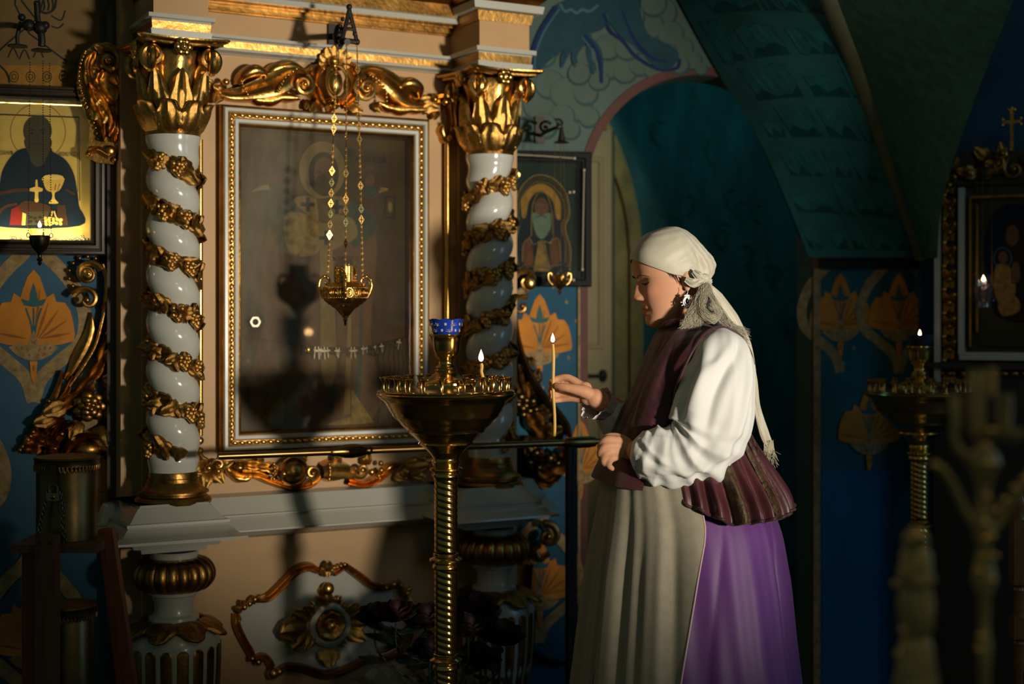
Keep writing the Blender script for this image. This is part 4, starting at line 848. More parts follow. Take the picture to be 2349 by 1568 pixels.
m = MB().box((gx0 + .034, -.057, gz0 + .034), (gx1 - .034, -.0545, gz1 - .034)); part(gi, 'glass_pane', m, glass('icon_pane', (0.95, .95, .92), dust=.03), smooth=0)
# the strip lamp of the icon case, under its top rail
for x in (30, 150):
    cl = FL.pix(x, 214, .048); wl = FL.world(cl)
    ll = lamp('icon_case_lamp', 'AREA', wl, None, 3.2, (1.0, 0.90, 0.62), shape='RECTANGLE', size=.16, size_y=.016); ll.rotation_euler = (math.radians(34), 0, FL.yaw)
key_fill = lamp('icon_case_lamp', 'AREA', FL.world(FL.pix(80, 545, .048)), None, 0.5, (1.0, 0.86, 0.55), shape='RECTANGLE', size=.26, size_y=.016); key_fill.rotation_euler = (math.radians(180 - 34), 0, FL.yaw)

# carved consoles on that wall
SCL = .00121
def frb(T, fr, name, ctrl, wd, h, lobes=0, groove=0., mt=GOLDD, w0=.0):
    wd = [v * SCL for v in wd]; h = [v * SCL for v in h] if not np.isscalar(h) else h * SCL
    return part(T, name, ribbon(MB(), [tuple(fr.pix(a, b, .03)[[0, 2]]) for a, b in ctrl], wd, h, lobes, groove, y0=-w0), mt)
def flf(T, fr, px, py, ang, ln, w=.03, mt=None, wide=1.0, lean=.25):
    a = math.radians(ang); d = A(math.cos(a) * math.cos(lean), -math.sin(lean), math.sin(a) * math.cos(lean)); yy = A(math.cos(a) * math.sin(lean), math.cos(lean), math.sin(a) * math.sin(lean))
    return inst(T, 'leaf', mt or LEAFD, basis(np.cross(yy, d) * wide, yy, d, fr.pix(px, py, w), ln * SCL))
def fk(T, fr, px, py, r_, w, name='boss', mt=GOLDD):
    r_ = (r_,) * 3 if np.isscalar(r_) else r_
    return part(T, name, MB().ball(fr.pix(px, py, w), [v * SCL for v in r_], 14, 9), mt, smooth=180)
def fsp(T, fr, px, py, r0, turns, a0, d, tr, y, mt=GOLDD, rise=.012):
    p = fr.pix(px, py, -y); return part(T, 'volute', spiral(MB(), (p[0], p[2]), r0 * SCL, turns, a0, d, tr * SCL, y, rise), mt)
c1 = thing('carved_console', 'gilded leafy console with a beaded edge, beside the top corner of the bright gold icon', 'carving', FL, FL.pix(230, 240, .06))
m = MB(); o = [(214, 104), (186, 130), (176, 190), (178, 214), (196, 262), (206, 290), (204, 330), (198, 360), (222, 374), (262, 378), (270, 340), (270, 110), (245, 98)]
m.prism([tuple(FL.pix(a, b, .06)[[0, 2]]) for a, b in o], -.075, -.02); part(c1, 'backing', m, GOLDD)
fsp(c1, FL, 250, 140, 30, 1.5, PI * .6, -1, 11, -.085, GOLD)
for ct_, wd_, h_ in (([(218, 128), (205, 160), (212, 200), (240, 236), (258, 280), (250, 320)], [8, 13, 15, 14, 11, 6], 24), ([(236, 170), (226, 196), (240, 224), (262, 250)], [7, 12, 12, 6], 28), ([(206, 200), (216, 240), (234, 290), (238, 330)], [5, 10, 10, 4], 26), ([(262, 262), (266, 300), (262, 332)], [5, 8, 5], 22)): frb(c1, FL, 'acanthus', ct_, wd_, h_, 4, .2, GOLD, .075)
for px, py, a, l in ((225, 160, 200, 36), (232, 186, 220, 40), (240, 214, 235, 44), (250, 250, 250, 44), (258, 200, 280, 40), (226, 236, 260, 50), (256, 170, 300, 34), (240, 120, 150, 30)): flf(c1, FL, px, py, a, l, .085, LEAF)
m = MB()
for t in np.linspace(0, 1, 22):
    p = np.array([[196, 118], [184, 150], [182, 190], [196, 236], [212, 270], [226, 318]]); q_ = cr(p, 8)[int(t * 40)]; m.ball(FL.pix(q_[0], q_[1], .085), 4 * SCL, 8, 5)
part(c1, 'bead_string', m, GOLD, smooth=180)
fk(c1, FL, 252, 346, (13, 9, 13), .085, 'rosette', GOLD); fk(c1, FL, 203, 352, 7, .08); fk(c1, FL, 262, 366, 7, .08); frb(c1, FL, 'foot_roll', [(204, 352), (226, 348), (252, 362)], [7, 9, 8], 18, 0, .2, GOLDD, .075)
c2 = thing('carved_console', 'large gilded scroll console with a rose, below the bright gold icon', 'carving', FL, FL.pix(180, 820, .03))
fsp(c2, FL, 203, 628, 30, 1.5, PI * .1, 1, 9, -.05, GOLD); fk(c2, FL, 200, 628, (15, 8, 16), .062, 'boss', GOLDB)
fsp(c2, FL, 200, 688, 32, 1.1, PI * .9, -1, 9, -.045)
frb(c2, FL, 'rim', [(236, 606), (248, 640), (244, 690), (236, 730), (220, 790), (192, 840), (160, 885)], [9, 11, 9, 6, 6, 6, 5], 34, 0, 0, GOLD, .0)
frb(c2, FL, 'hollow_band', [(208, 716), (204, 770), (182, 820), (150, 870)], [2, 16, 20, 4], 14, 0, .1, GOLDD)
frb(c2, FL, 'acanthus', [(250, 640), (256, 720), (240, 800), (222, 850), (190, 890), (150, 930), (110, 960)], [8, 12, 15, 15, 15, 14, 8], 30, 7, .25)
frb(c2, FL, 'acanthus', [(142, 850), (132, 890), (118, 920), (96, 950)], [3, 8, 9, 6], 26, 0, .1); frb(c2, FL, 'acanthus', [(168, 862), (152, 900), (128, 930)], [3, 8, 6], 26, 0, .1)
for px, py, a, l in ((244, 720, 60, 50), (250, 780, 50, 50), (240, 830, 40, 56), (236, 880, 20, 50), (246, 860, 300, 40), (220, 980, 300, 60), (232, 950, 20, 34), (180, 965, 250, 54), (150, 930, 200, 60), (130, 960, 190, 60), (226, 1000, 320, 60), (200, 900, 60, 40)): flf(c2, FL, px, py, a, l, .03, GOLDD and LEAFD)
ro = MB()
for k_, (n, rad, sz) in enumerate(((7, 24, 15), (6, 15, 12), (4, 7, 8))):
    for i in range(n):
        a = i * 2 * PI / n + k_; p = FL.pix(206, 932, .045 + .012 * k_); ro.ball(p + A(math.cos(a) * rad * SCL, 0, math.sin(a) * rad * SCL), (sz * SCL, 7 * SCL, sz * SCL * .8), 9, 6)
part(c2, 'rose', ro, GOLDD, smooth=180)
frb(c2, FL, 'shell', [(150, 960), (110, 980), (80, 1010), (74, 1040)], [8, 20, 26, 20], 36, 5, .3); frb(c2, FL, 'shell', [(172, 968), (140, 990), (118, 1020), (120, 1044)], [6, 16, 20, 14], 44, 4, .3)
frb(c2, FL, 'shell', [(226, 1000), (190, 1000), (160, 1020), (150, 1046)], [8, 12, 12, 8], 50, 0, .2); fk(c2, FL, 200, 1030, (34, 24, 22), .03); fk(c2, FL, 124, 1028, (10, 8, 5), .075); fk(c2, FL, 142, 995, (6, 6, 6), .07)
frb(c2, FL, 'edge_fillet', [(248, 870), (252, 960), (250, 1050), (246, 1110)], [4, 5, 5, 4], 14, 0, 0)
m = MB()
for t in np.linspace(0, 1, 12): m.ball(FL.pix(112 - 66 * t, 920 + 110 * t + 10 * math.sin(t * 3), .03), 6 * SCL, 8, 5)
part(c2, 'bead_string', m, GOLDD, smooth=180)
m = MB()
for i in range(7): a = PI * .35 + i * .45; m.ball(FL.pix(200 + 42 * math.cos(a), 630 - 42 * math.sin(a), .02), 5 * SCL, 8, 5)
part(c2, 'bead_arc', m, GOLDD, smooth=180)

# ------------------------------------------------------------------ wall with the arch
u_ = lambda px, w=0.: FR.u_(px, w)
jl, jr = u_(1348), u_(1862); rad = (jr - jl) / 2; zsp = FR.z_(1600, 172) - rad; cxA = (jl + jr) / 2
arc = [(cxA + rad * math.cos(t), zsp + rad * math.sin(t)) for t in np.linspace(0, PI, 33)]
ol = [(u_(1080), 0), (u_(1080), 2.95), (u_(2400), 2.95), (u_(2400), 0), (jr, 0)] + arc + [(jl, 0)]
TEAL = mat('wall_grey_teal', lin((70, 90, 84)), 0.75, var=.15, vscale=4)
solo('wall_arch', MB().prism(ol, 0, .14), TEAL, frame=FR, kind='structure', smooth=30)
bd = MB(); bw = .030; ib = [(jr, 0.)] + arc + [(jl, 0.)]; ob = [(jr + bw, 0.)] + [(cxA + (rad + bw) * math.cos(t), zsp + (rad + bw) * math.sin(t)) for t in np.linspace(0, PI, 33)] + [(jl - bw, 0.)]
G = np.array([[(a[0], .0, a[1]), (a[0], -.004, a[1]), (b[0], -.004, b[1]), (b[0], .0, b[1])] for a, b in zip(ib, ob)], float); bd.grid(G)
solo('trim_3', bd, mat('red_border', lin((80, 40, 28)), 0.7, var=.2, vscale=20), frame=FR, kind='structure', smooth=30)
# painted clouds and wings over the arch
CLO = pm('cloud', 78, 94, 86, .12, 8); CLD = pm('cloud_line', 48, 74, 74, .2); WNG = pm('wing', 30, 64, 74, .2); WNL = pm('wing_line', 18, 40, 80, .1); WNP = pm('wing_pale', 66, 98, 112, .1)
cl = thing('wall_painting', 'painted grey clouds and blue angel wings on the wall above the arch', 'wall painting', FR, FR.pix(1400, 200, 0))
pt = Painter(FR, .0006)
rc = random.Random(8)
for x, y, r_ in ((1240, 240, 40), (1262, 195, 34), (1300, 215, 38), (1330, 250, 30), (1345, 215, 28), (1352, 270, 24), (1290, 270, 30), (1250, 290, 30), (1310, 300, 22), (1400, 150, 34), (1435, 165, 28), (1470, 150, 26), (1395, 110, 30), (1440, 110, 30), (1500, 160, 22), (1375, 185, 24), (1520, 30, 34), (1490, 60, 34), (1540, 80, 30), (1568, 110, 24), (1590, 140, 22), (1560, 150, 22), (1500, 10, 30), (1450, 40, 30), (1530, 125, 26), (1610, 160, 14), (1345, 130, 24), (1330, 170, 26), (1250, 130, 26)):
    pt.ell((x, y), r_ * 1.03, r_ * 1.03, CLD, 28); pt.ell((x - 2, y - 3), r_ * .93, r_ * .90, CLO, 28)
    pt.line([(x - r_ * .4, y + r_ * .2), (x, y + r_ * .45), (x + r_ * .45, y + r_ * .1), (x + r_ * .2, y - r_ * .25)], [1, 4, 3, 1], CLD, 6)
pt.poly([(1270, 20), (1300, 0), (1400, -40), (1420, 0), (1390, 60), (1350, 80), (1300, 110), (1260, 140), (1228, 170), (1222, 140), (1236, 80)], WNG, 4)
for l, w_ in (([(1340, 70), (1290, 100), (1262, 150)], 16), ([(1345, 80), (1300, 120), (1288, 155)], 16), ([(1350, 85), (1320, 120), (1318, 155)], 14), ([(1355, 80), (1350, 120), (1362, 170)], 14), ([(1345, 78), (1375, 120), (1380, 190)], 12)): pt.line(l, [6, w_, w_, 5], WNG, 8)
pt.line([(1275, 15), (1240, 70), (1222, 120), (1218, 172)], 9, WNL); pt.line([(1284, 20), (1250, 70), (1230, 120), (1226, 160)], 3, WNP)
pt.line([(1340, 80), (1365, 110), (1378, 150), (1380, 190)], 8, WNL); pt.line([(1335, 84), (1360, 120), (1370, 165)], 2.5, WNP)
pt.poly([(1390, -20), (1460, -30), (1470, 30), (1490, 80), (1540, 105), (1558, 130), (1535, 158), (1500, 150), (1460, 110), (1420, 80), (1395, 40)], WNG, 4)
pt.line([(1384, 30), (1400, 70), (1430, 95), (1460, 130), (1510, 158), (1552, 156), (1560, 135)], 8, WNL); pt.line([(1392, 34), (1410, 66), (1440, 92), (1475, 128), (1515, 150)], 3, WNP)
for l in ([(1452, -10), (1470, 60), (1500, 96), (1520, 100)], [(1440, 0), (1465, 80), (1500, 118), (1535, 124)], [(1425, 20), (1455, 90), (1495, 132), (1530, 142)]): pt.line(l, [3, 9, 8, 4], WNL, 8)
pt.line([(1284, 8), (1296, 26), (1310, 22), (1322, 30), (1336, 22), (1352, 26), (1372, 12)], 6, WNP)
pt.part(cl)
# flowered strip between the beaded icon and the arch
fs = thing('wall_painting', 'blue wall painting of an orange fan flower behind the hand-held candle', 'wall painting', FR, FR.pix(1240, 900, 0))
pt = Painter(FR, .0006); pt.poly([(1140, 650), (1326, 652), (1326, 1640), (1140, 1640)], BLU)
pt.part(fs, 'ground')
for a_ in ((1238, 782, .78, True), (1332, 1060, .70, False), (1238, 1345, .78, True)): palmette(pt, *a_); pt.part(fs, 'fan_flower')
pt.poly([(1326, 650), (1331, 650), (1331, 1640), (1326, 1640)], TANB)
pt.part(fs)
# flowered pier and blue dado on the far side of the arch
fp_ = thing('wall_painting', 'dim painted wall of fan flowers between the arch and the far icon case', 'wall painting', FR, FR.pix(2000, 800, 0))
pt = Painter(FR, .0006); DBL = pm('pier_ground', 24, 86, 98, .2, 8); NAV = pm('dado_navy', 12, 84, 126, .25, 3)
pt.poly([(1884, 616), (2300, 612), (2300, 1082), (1884, 1078)], DBL); pt.part(fp_, 'ground')
for a_ in ((1928, 730, .75, True), (2062, 730, .75, True), (1994, 990, .75, False)): palmette(pt, *a_); pt.part(fp_, 'fan_flower')
pt.poly([(1880, 592), (2300, 588), (2300, 616), (1880, 618)], pm('dark_band', 30, 38, 40)); pt.part(fp_, 'dark_band'); pt.poly([(1884, 1076), (2300, 1080), (2300, 1700), (1884, 1700)], NAV)
pt.part(fp_, 'dado')
pt.line([(1884, 1078), (2300, 1082)], 6, GRN, 0); pt.line([(1884, 1262), (2300, 1268)], 4, UD, 0); pt.line([(1884, 1510), (2300, 1530)], 5, UD, 0)
pt.poly([(1866, 616), (1882, 616), (1882, 1640), (1866, 1640)], TANB)
pt.part(fp_)
# the recess behind the arch: its back wall, an open cream door and the painted casing beside it
FB = Frame(1600, 5.75, 8.0)
DRAP = mat('recess_paint', lin((30, 92, 96)), 0.8, var=.4, vscale=5, stretch=(3, 1, .7)); 
solo('wall_recess', MB().box((FB.u_(1270), 0, 0), (FB.u_(2150), .1, 2.9)), DRAP, frame=FB, kind='structure')
rp_ = thing('wall_painting', 'faint painted foliage scrolls on the dark recess wall behind the woman', 'wall painting', FB, FB.pix(1700, 600, 0))
pt = Painter(FB, .0006); FOL = pm('foliage', 30, 92, 80, .4, 30); r = random.Random(21)
for i in range(46):
    x = r.uniform(1480, 1860); y = r.uniform(220, 1060); a = r.choice((-1, 1)); s = r.uniform(24, 48)
    pt.line([(x, y + s), (x + a * s * .5, y + s * .3), (x + a * s * .3, y - s * .5), (x - a * s * .2, y - s * .4)], [2, 7, 6, 1], FOL, 6); pt.ell((x + a * s * .5, y), 5, 10, FOL, 10, a * .7)
pt.part(rp_)
YEL = mat('casing_paint', lin((138, 128, 70)), 0.7, var=.45, vscale=14, stretch=(1, 1, .5))
cs = MB(); cs.prism([tuple(FB.pix(a, b, .03)[[0, 2]]) for a, b in [(1408, 1600), (1408, 380), (1392, 300), (1360, 262), (1386, 262), (1420, 330), (1448, 410), (1466, 500), (1474, 580), (1474, 1600)]], -.04, 0)
cs2 = solo('trim_4', cs, YEL, frame=FB, kind='structure'); cs = MB(); cs.tube(cr([FB.pix(a, b, .045) for a, b in ((1372, 330), (1404, 390), (1430, 470), (1442, 560), (1444, 700), (1444, 1600))], 8), .008, 8, flat=.6); part(cs2, 'brown_bead', cs, BRN)
dr = MB(); d0, d1 = FB.u_(1352, .10), FB.u_(1402, .10); dr.box((d0 - .62, -.115, .02), (d1, -.085, FB.z_(1380, 300, .1)))
CRD = mat('cream_door', lin((150, 132, 82)), 0.5, var=.12, vscale=4)
do = solo('door_1', dr, CRD, frame=FB, kind='structure')
m = MB(); m.box((d1, -.118, .02), (d1 + .010, -.08, FB.z_(1380, 300, .1))); part(do, 'edge_strip', m, mat('door_edge', lin((20, 34, 34)), .6))
hd = FB.pix(1384, 862, .125); m = MB().tube(cr([hd, hd + A(0, -.03, 0), hd + A(-.02, -.034, 0), hd + A(-.07, -.034, 0)], 5), .008, 8); m.ball(hd, (.016, .008, .026), 10, 7); part(do, 'door_handle', m, IRON)
m = MB(); rect_frame(m, d0 - .5, d1 - .035, .25, FB.z_(1380, 905, .12), [(0, .115), (.004, .121), (.016, .121), (.02, .115)]); rect_frame(m, d0 - .5, d1 - .035, FB.z_(1380, 800, .12), FB.z_(1380, 360, .12), [(0, .115), (.004, .121), (.016, .121), (.02, .115)]); part(do, 'panel_moulding', m, CRD)

# ------------------------------------------------------------------ vault: two painted webs meeting in a groin
def web(name, e0, e1, mt, n=14, mz=12, sag=.10):
    """ruled surface between two edges of (px, py, distance), bellied upwards"""
    a = cr([P(*q_) for q_ in e0], n); b = cr([P(*q_) for q_ in e1], n); t = np.linspace(0, 1, mz)[None, :, None]
    G = a[:, None] * (1 - t) + b[:, None] * t; s = np.linspace(0, 1, len(a))[:, None]
    G[..., 1] -= sag * np.sin(PI * t[..., 0]) * np.sin(PI * np.clip(s * .9 + .1, 0, 1)); m = MB(); m.grid(G)
    H = G.copy(); H[..., 1] += .12; H[..., 2] += .05; m.grid(H, flip=True); return solo(name, m, mt, kind='structure', smooth=180)
def dist(px, w): 
    a = (px - CX) / F; return (w + FR.o @ FR.n) / (a * FR.n[0] + FR.n[1])
ROCK = mat('vault_rock_paint', lin((40, 112, 116)), 0.85, var=.30, vscale=3.2, stretch=(1.2, 1.2, 2.6), bump=.0); PATT = mat('vault_pattern_paint', lin((70, 122, 108)), 0.85, var=.32, vscale=26)
groin = [(2112, 592, dist(2112, .015)), (2070, 470, dist(2070, .10)), (2020, 320, dist(2020, .25)), (1960, 150, dist(1960, .45)), (1900, 0, dist(1900, .68)), (1860, -110, dist(1860, .9)), (1740, -460, dist(1740, 1.55))]
left = [(1856, 590, dist(1856, .012)), (1800, 450, dist(1800, .012)), (1735, 310, dist(1735, .014)), (1652, 175, dist(1652, .016)), (1556, 0, dist(1556, .018)), (1500, -110, dist(1500, .02)), (1330, -460, dist(1330, .022))]
web('ceiling_1', left, groin, ROCK)
right = [(2150, 592, dist(2150, .35)), (2160, 470, dist(2160, .5)), (2200, 330, dist(2200, .7)), (2262, 160, dist(2262, .95)), (2325, 0, dist(2325, 1.25)), (2366, -110, dist(2366, 1.45)), (2520, -460, dist(2400, 2.0))]
web('ceiling_2', groin, right, PATT, sag=.05)
gp = cr([P(*q_) for q_ in groin], 14) - A(0, .012, 0); solo('trim_5', MB().tube(gp, .030, 10, flat=.5), mat('groin_rib_paint', lin((118, 122, 92)), .85, var=.2, vscale=12), kind='structure', smooth=180)
vp = thing('vault_painting', 'dim painted stepped rocks on the dark vault web beside the arch', 'wall painting', WORLD, P(1800, 350, 4.6))
RKL = pm('rock_light', 47, 120, 124, .3); RKD = pm('rock_dark', 28, 86, 92, .3); mb = MB(); A_ = cr([P(*q_) for q_ in left], 14); B_ = cr([P(*q_) for q_ in groin], 14)
def onweb(s, t):
    i = s * (len(A_) - 1); i0 = int(min(i, len(A_) - 2)); f = i - i0; a = A_[i0] * (1 - f) + A_[i0 + 1] * f; b = B_[i0] * (1 - f) + B_[i0 + 1] * f; g = a * (1 - t) + b * t
    g = g.copy(); g[1] -= .10 * math.sin(PI * t) * math.sin(PI * min(1, s * .9 + .1)) + .004; return g
r = random.Random(31); kk = 0
for row in range(9):
    s = .04 + row * .10; t = r.uniform(.02, .20)
    while t < .9:
        L0 = r.uniform(.07, .34); h = r.uniform(.030, .075); t1 = min(.96, t + L0); kk += 1; n = 5
        top = [onweb(min(.99, s + h + r.uniform(-.006, .006)), t + (t1 - t) * j / n) for j in range(n + 1)]; bot = [onweb(max(.01, s + r.uniform(-.022, .018)), t + (t1 - t) * j / n + .02) for j in range(n + 1)]
        G = np.array([top, bot]); mb.grid(G, mi=0); sb = [onweb(max(.005, s - .016), t + (t1 - t) * j / n + .02) for j in range(n + 1)]; mb.grid(np.array([bot, sb]), mi=1); t = t1 + r.uniform(.02, .12)
part(vp, 'painted_rock', mb, [RKL, RKD], smooth=0)

FQ = Frame(2142, 4.72, -24)
solo('wall_right', MB().box((FQ.u_(2060), .15, 0), (FQ.u_(2700) + 1.2, .25, 2.95)), mat('right_wall_paint', lin((22, 66, 92)), .8, var=.35, vscale=4), frame=FQ, kind='structure')
# ------------------------------------------------------------------ brass candle stands
SP = 3.5 / F                                          # a pixel of the front stand in metres
sock = MB().lathe([(3.4, 0), (3.0, 2), (2.6, 10), (3.0, 16), (4.6, 20), (7.6, 26), (9.4, 27.5), (9.0, 28.5), (6.0, 27), (3.4, 22), (0.1, 20)], seg=12, cap=False)
sock.V = [v * SP for v in sock.V]; SOCK = sock.mesh('candle_socket', BRASS, 50)
BLUEG = mat('cobalt_glass', (0.010, 0.038, 0.32), 0.22, var=.25, vscale=30, coat=.5)
CUT = mat('cut_glass_dot', (0.36, 0.35, 0.30), 0.25, coat=.4)
def candle_stand(px, d, zr, label, shaft_detail=True):
    c = P(px, HY, d); x0, y0 = c[0], c[1]; Z = lambda y: zr - (y - 900) * SP
    T = thing('candle_stand', label, 'candle stand', WORLD, (x0, y0, 0))
    def L(name, prof, par=None, mt=BRASS, seg=56, fn=None, cap=True): return part(par or T, name, MB().lathe([(r_ * SP, Z(y)) for r_, y in prof][::-1], (x0, y0, 0), seg, fn, cap=cap), mt)
    tray = L('tray', [(20, 884), (100, 888), (128, 891), (150, 893), (155, 894), (158, 897), (157, 900), (160, 903), (158, 907), (155, 909), (150, 914), (144, 918), (138, 924), (136, 929), (133, 932), (130, 940), (124, 947), (123, 952), (118, 957), (108, 966), (104, 972), (96, 979), (90, 985), (89, 989), (84, 992), (74, 1001), (66, 1008), (62, 1013), (64, 1017), (56, 1022), (46, 1030), (40, 1036)])
    L('dome', [(24, 846), (26, 849), (24, 853), (28, 857), (34, 862), (48, 868), (62, 874), (66, 877), (66, 881), (70, 885), (72, 890)])
    L('cup_stem', [(34, 774), (38, 766), (38.5, 768), (35, 773), (33, 784), (31, 802), (27, 815), (20, 821), (17, 826), (16, 833), (18, 837), (22, 839), (24, 842), (23, 846)])
    prof = [(40, 1034), (38, 1038), (33, 1044), (30, 1050), (31, 1056), (34, 1059), (31, 1062), (29, 1068), (34, 1070), (38, 1073), (38, 1077), (33, 1081), (30, 1083), (33, 1087), (33, 1091), (29, 1094), (27, 1100)]
    L('upper_collar', prof)
    tw = lambda a, b: [(26, y) for y in np.arange(a, b, 1.6)]
    rope = lambda t, z, r: r * (1 + .055 * np.abs(np.sin(1.5 * t + z / SP * PI / 14.5)) ** 0.8 - .02)
    L('twisted_shaft', tw(1100, 1264), fn=rope, seg=48)
    ring = lambda y: [(26, y - 14), (29, y - 12), (29, y - 7), (27, y - 5), (33, y - 2), (38, y + 1), (38, y + 5), (32, y + 8), (28, y + 12), (31, y + 17), (31, y + 21), (26, y + 26)]
    L('knop', ring(1280)); L('twisted_shaft', tw(1306, 1496), fn=rope, seg=48); L('knop', ring(1510)); L('twisted_shaft', tw(1536, 1700), fn=rope, seg=48); L('knop', ring(1714))
    zb = Z(1740); part(T, 'foot', MB().lathe([(.17, 0), (.175, .02), (.16, .03), (.11, .045), (.06, .075), (.032, .11), (.028, zb)], (x0, y0, 0), 48), BRASS)
    for n, rad, ph in ((24, 144, .234), (14, 112, .2)):
        for i in range(n):
            a = ph + i * 2 * PI / n; inst(tray, 'candle_socket', SOCK, Matrix.Translation((x0 + rad * SP * math.cos(a), y0 + rad * SP * math.sin(a), Z(893 if rad > 130 else 890))))
    return T, x0, y0, Z
st, sx, sy, SZ = candle_stand(1023, 3.5, P(0, 900, 3.5)[2], 'brass candle stand with a blue glass cup and one burning candle, before the glazed icon')
# the blue cut-glass cup
cu = thing('glass_cup', 'cobalt blue cut glass cup with a scalloped rim on top of the brass candle stand', 'cup', WORLD, (sx, sy, SZ(770)))
crn = lambda t, z, r: r
m = MB(); n = 64; rows = []
for r_, y in ((22, 770), (27, 769), (29.5, 764), (33, 752), (37, 741), (40.5, 734), (39, 734), (35, 742), (31, 754), (26, 766), (2, 767)):
    th = np.linspace(0, 2 * PI, n, endpoint=False); zz = SZ(y) + (np.abs(np.cos(4 * th)) * 3.5 * SP if y <= 736 else 0); rows.append(np.stack([sx + r_ * SP * np.cos(th), sy + r_ * SP * np.sin(th), zz + 0 * th], -1))
m.grid(np.array(rows), cv=True); part(cu, 'body', m, BLUEG)
for lvl, (y, r_, n) in enumerate(((743, 36.8, 12), (757, 32, 12))):
    for i in range(n):
        a = i * 2 * PI / n + lvl * .26; o = A(math.cos(a), math.sin(a), 0); cc = A(sx, sy, SZ(y)) + o * (r_ + .2) * SP; tg = A(-o[1], o[0], 0)
        if (i + lvl) % 2: m = MB().ball(cc, (3.6 * SP,) * 3, 8, 5); m.V = [cc + (v - cc) - np.outer((v - cc) @ o, o) * .8 for v in m.V]
        else:
            m = MB()
            for b in np.linspace(.3, PI - .3, 5): dd = tg * math.cos(b) + A(0, 0, math.sin(b)); m.tube([cc - A(0, 0, 4 * SP), cc - A(0, 0, 4 * SP) + dd * 9 * SP], [.9 * SP, .3 * SP], 5)
        part(cu, 'cut_ornament', m, CUT, smooth=180)
for a in (2.5, .6):
    m = MB().tube([A(sx + 39 * SP * math.cos(a), sy + 39 * SP * math.sin(a), SZ(735)) + A(5 * SP * math.cos(t), 0, 4 * SP * math.sin(t)) for t in np.linspace(0, PI, 8)], 1 * SP, 5); part(cu, 'wire_loop', m, BRASSD)
def candle(label, base, tip, r, fl_h, fl_w, watts, wick=True):
    base, tip = A(*base), A(*tip); T = thing('candle', label, 'candle', WORLD, base); n = 14; t = np.linspace(0, 1, n)[:, None]
    pts = base * (1 - t) + tip * t; pts[:, 0] += .0012 * np.sin(t[:, 0] * 9); rr = np.full(n, r); rr[-1] *= .72; rr[-3] *= 1.08
    part(T, 'wax', MB().tube(pts, rr, 10), WAX, smooth=60); part(T, 'wick', MB().tube([tip, tip + A(.0006, 0, .006)], .0006, 5), WICK)
    flame(T, tip + A(0, 0, .004), fl_h, fl_w, watts); return T
sa = next(o for o in st.children if o.name.startswith('tray'))
# the socket that carries the burning candle: nearest to its place in the photograph
cb = P(1090, 866, 3.40); best = min((A(*(Vector(BASE[st.name]) + o.location)) for o in sa.children), key=lambda v: np.hypot(v[0] - cb[0], (v[1] - 3.46) * .4))
candle('short yellow candle burning in a socket of the brass candle stand', best + A(0, 0, 20 * SP), best + A(-.004, 0, 20 * SP + .042), .0043, .030, .013, .10)
# the far stand, and the lamp burning on it
s2, fx, fy, FZ = candle_stand(2110, 4.42, P(0, 900, 4.42)[2], 'dim brass candle stand by the far icon case, behind the woman')
fl2 = thing('glass_cup', 'dark glass cup with a small flame on top of the far candle stand', 'cup', WORLD, (fx, fy, FZ(770)))
part(fl2, 'body', MB().lathe([(r_ * SP, FZ(y)) for r_, y in ((26, 768), (31, 758), (36, 742), (38, 733), (36, 734), (28, 760), (2, 764))], (fx, fy, 0), 32, cap=False), mat('dark_cup_glass', (0.01, 0.03, 0.05), .15, coat=.5))
part(fl2, 'wick_float', MB().lathe([(.004, FZ(760)), (.003, FZ(738))], (fx, fy, 0), 10), WAX); flame(fl2, (fx, fy, FZ(736)), .020, .009, .03)

# ------------------------------------------------------------------ roses in a vase on the floor, behind the stand
RD = mat('rose_petal', (0.014, 0.002, 0.004), 0.7, var=.3, vscale=20); RD2 = mat('rose_petal_red', (0.045, 0.004, 0.005), 0.7, var=.3, vscale=20); GRL = mat('rose_leaf', (0.02, 0.045, 0.03), .5, var=.3, vscale=20)
def petal_mesh(mt, nm):
    u = np.linspace(0, 1, 7)[:, None]; v = np.linspace(-1, 1, 7)[None]; wv = .55 * np.sin(PI * np.clip(u * .8 + .12, 0, 1)) ** .7
    x = v * wv; z = u * 1.0 - .12 * v ** 2 * u; y = -(.34 * np.sin(u * 2.2) - .12 * v ** 2 + .25 * np.clip(u - .75, 0, 1) * 2); m = MB(); G = np.stack([x, y + 0 * x, z + 0 * x], -1); m.grid(G, flip=True); H = G.copy(); H[..., 1] += .03; m.grid(H)
    return m.mesh(nm, mt, 180)
PET, PET2 = petal_mesh(RD, 'petal'), petal_mesh(RD2, 'petal_red'); RLEAF = leaf_unit(5, .3, .02, 9, 7, .06).mesh('rose_leaf', GRL, 60)
va = P(1030, HY, 3.86); vz = .50
vs_ = thing('vase', 'dark vase on the floor holding the bunch of roses', 'vase', WORLD, (va[0], va[1], 0)); part(vs_, 'body', MB().lathe([(.07, 0), (.075, .02), (.10, .15), (.085, .28), (.065, .33), (.08, .36), (.076, .36), (.06, .33), (.01, .30)], (va[0], va[1], 0), 32, cap=False), mat('vase_glaze', (.012, .02, .03), .3, coat=.4))
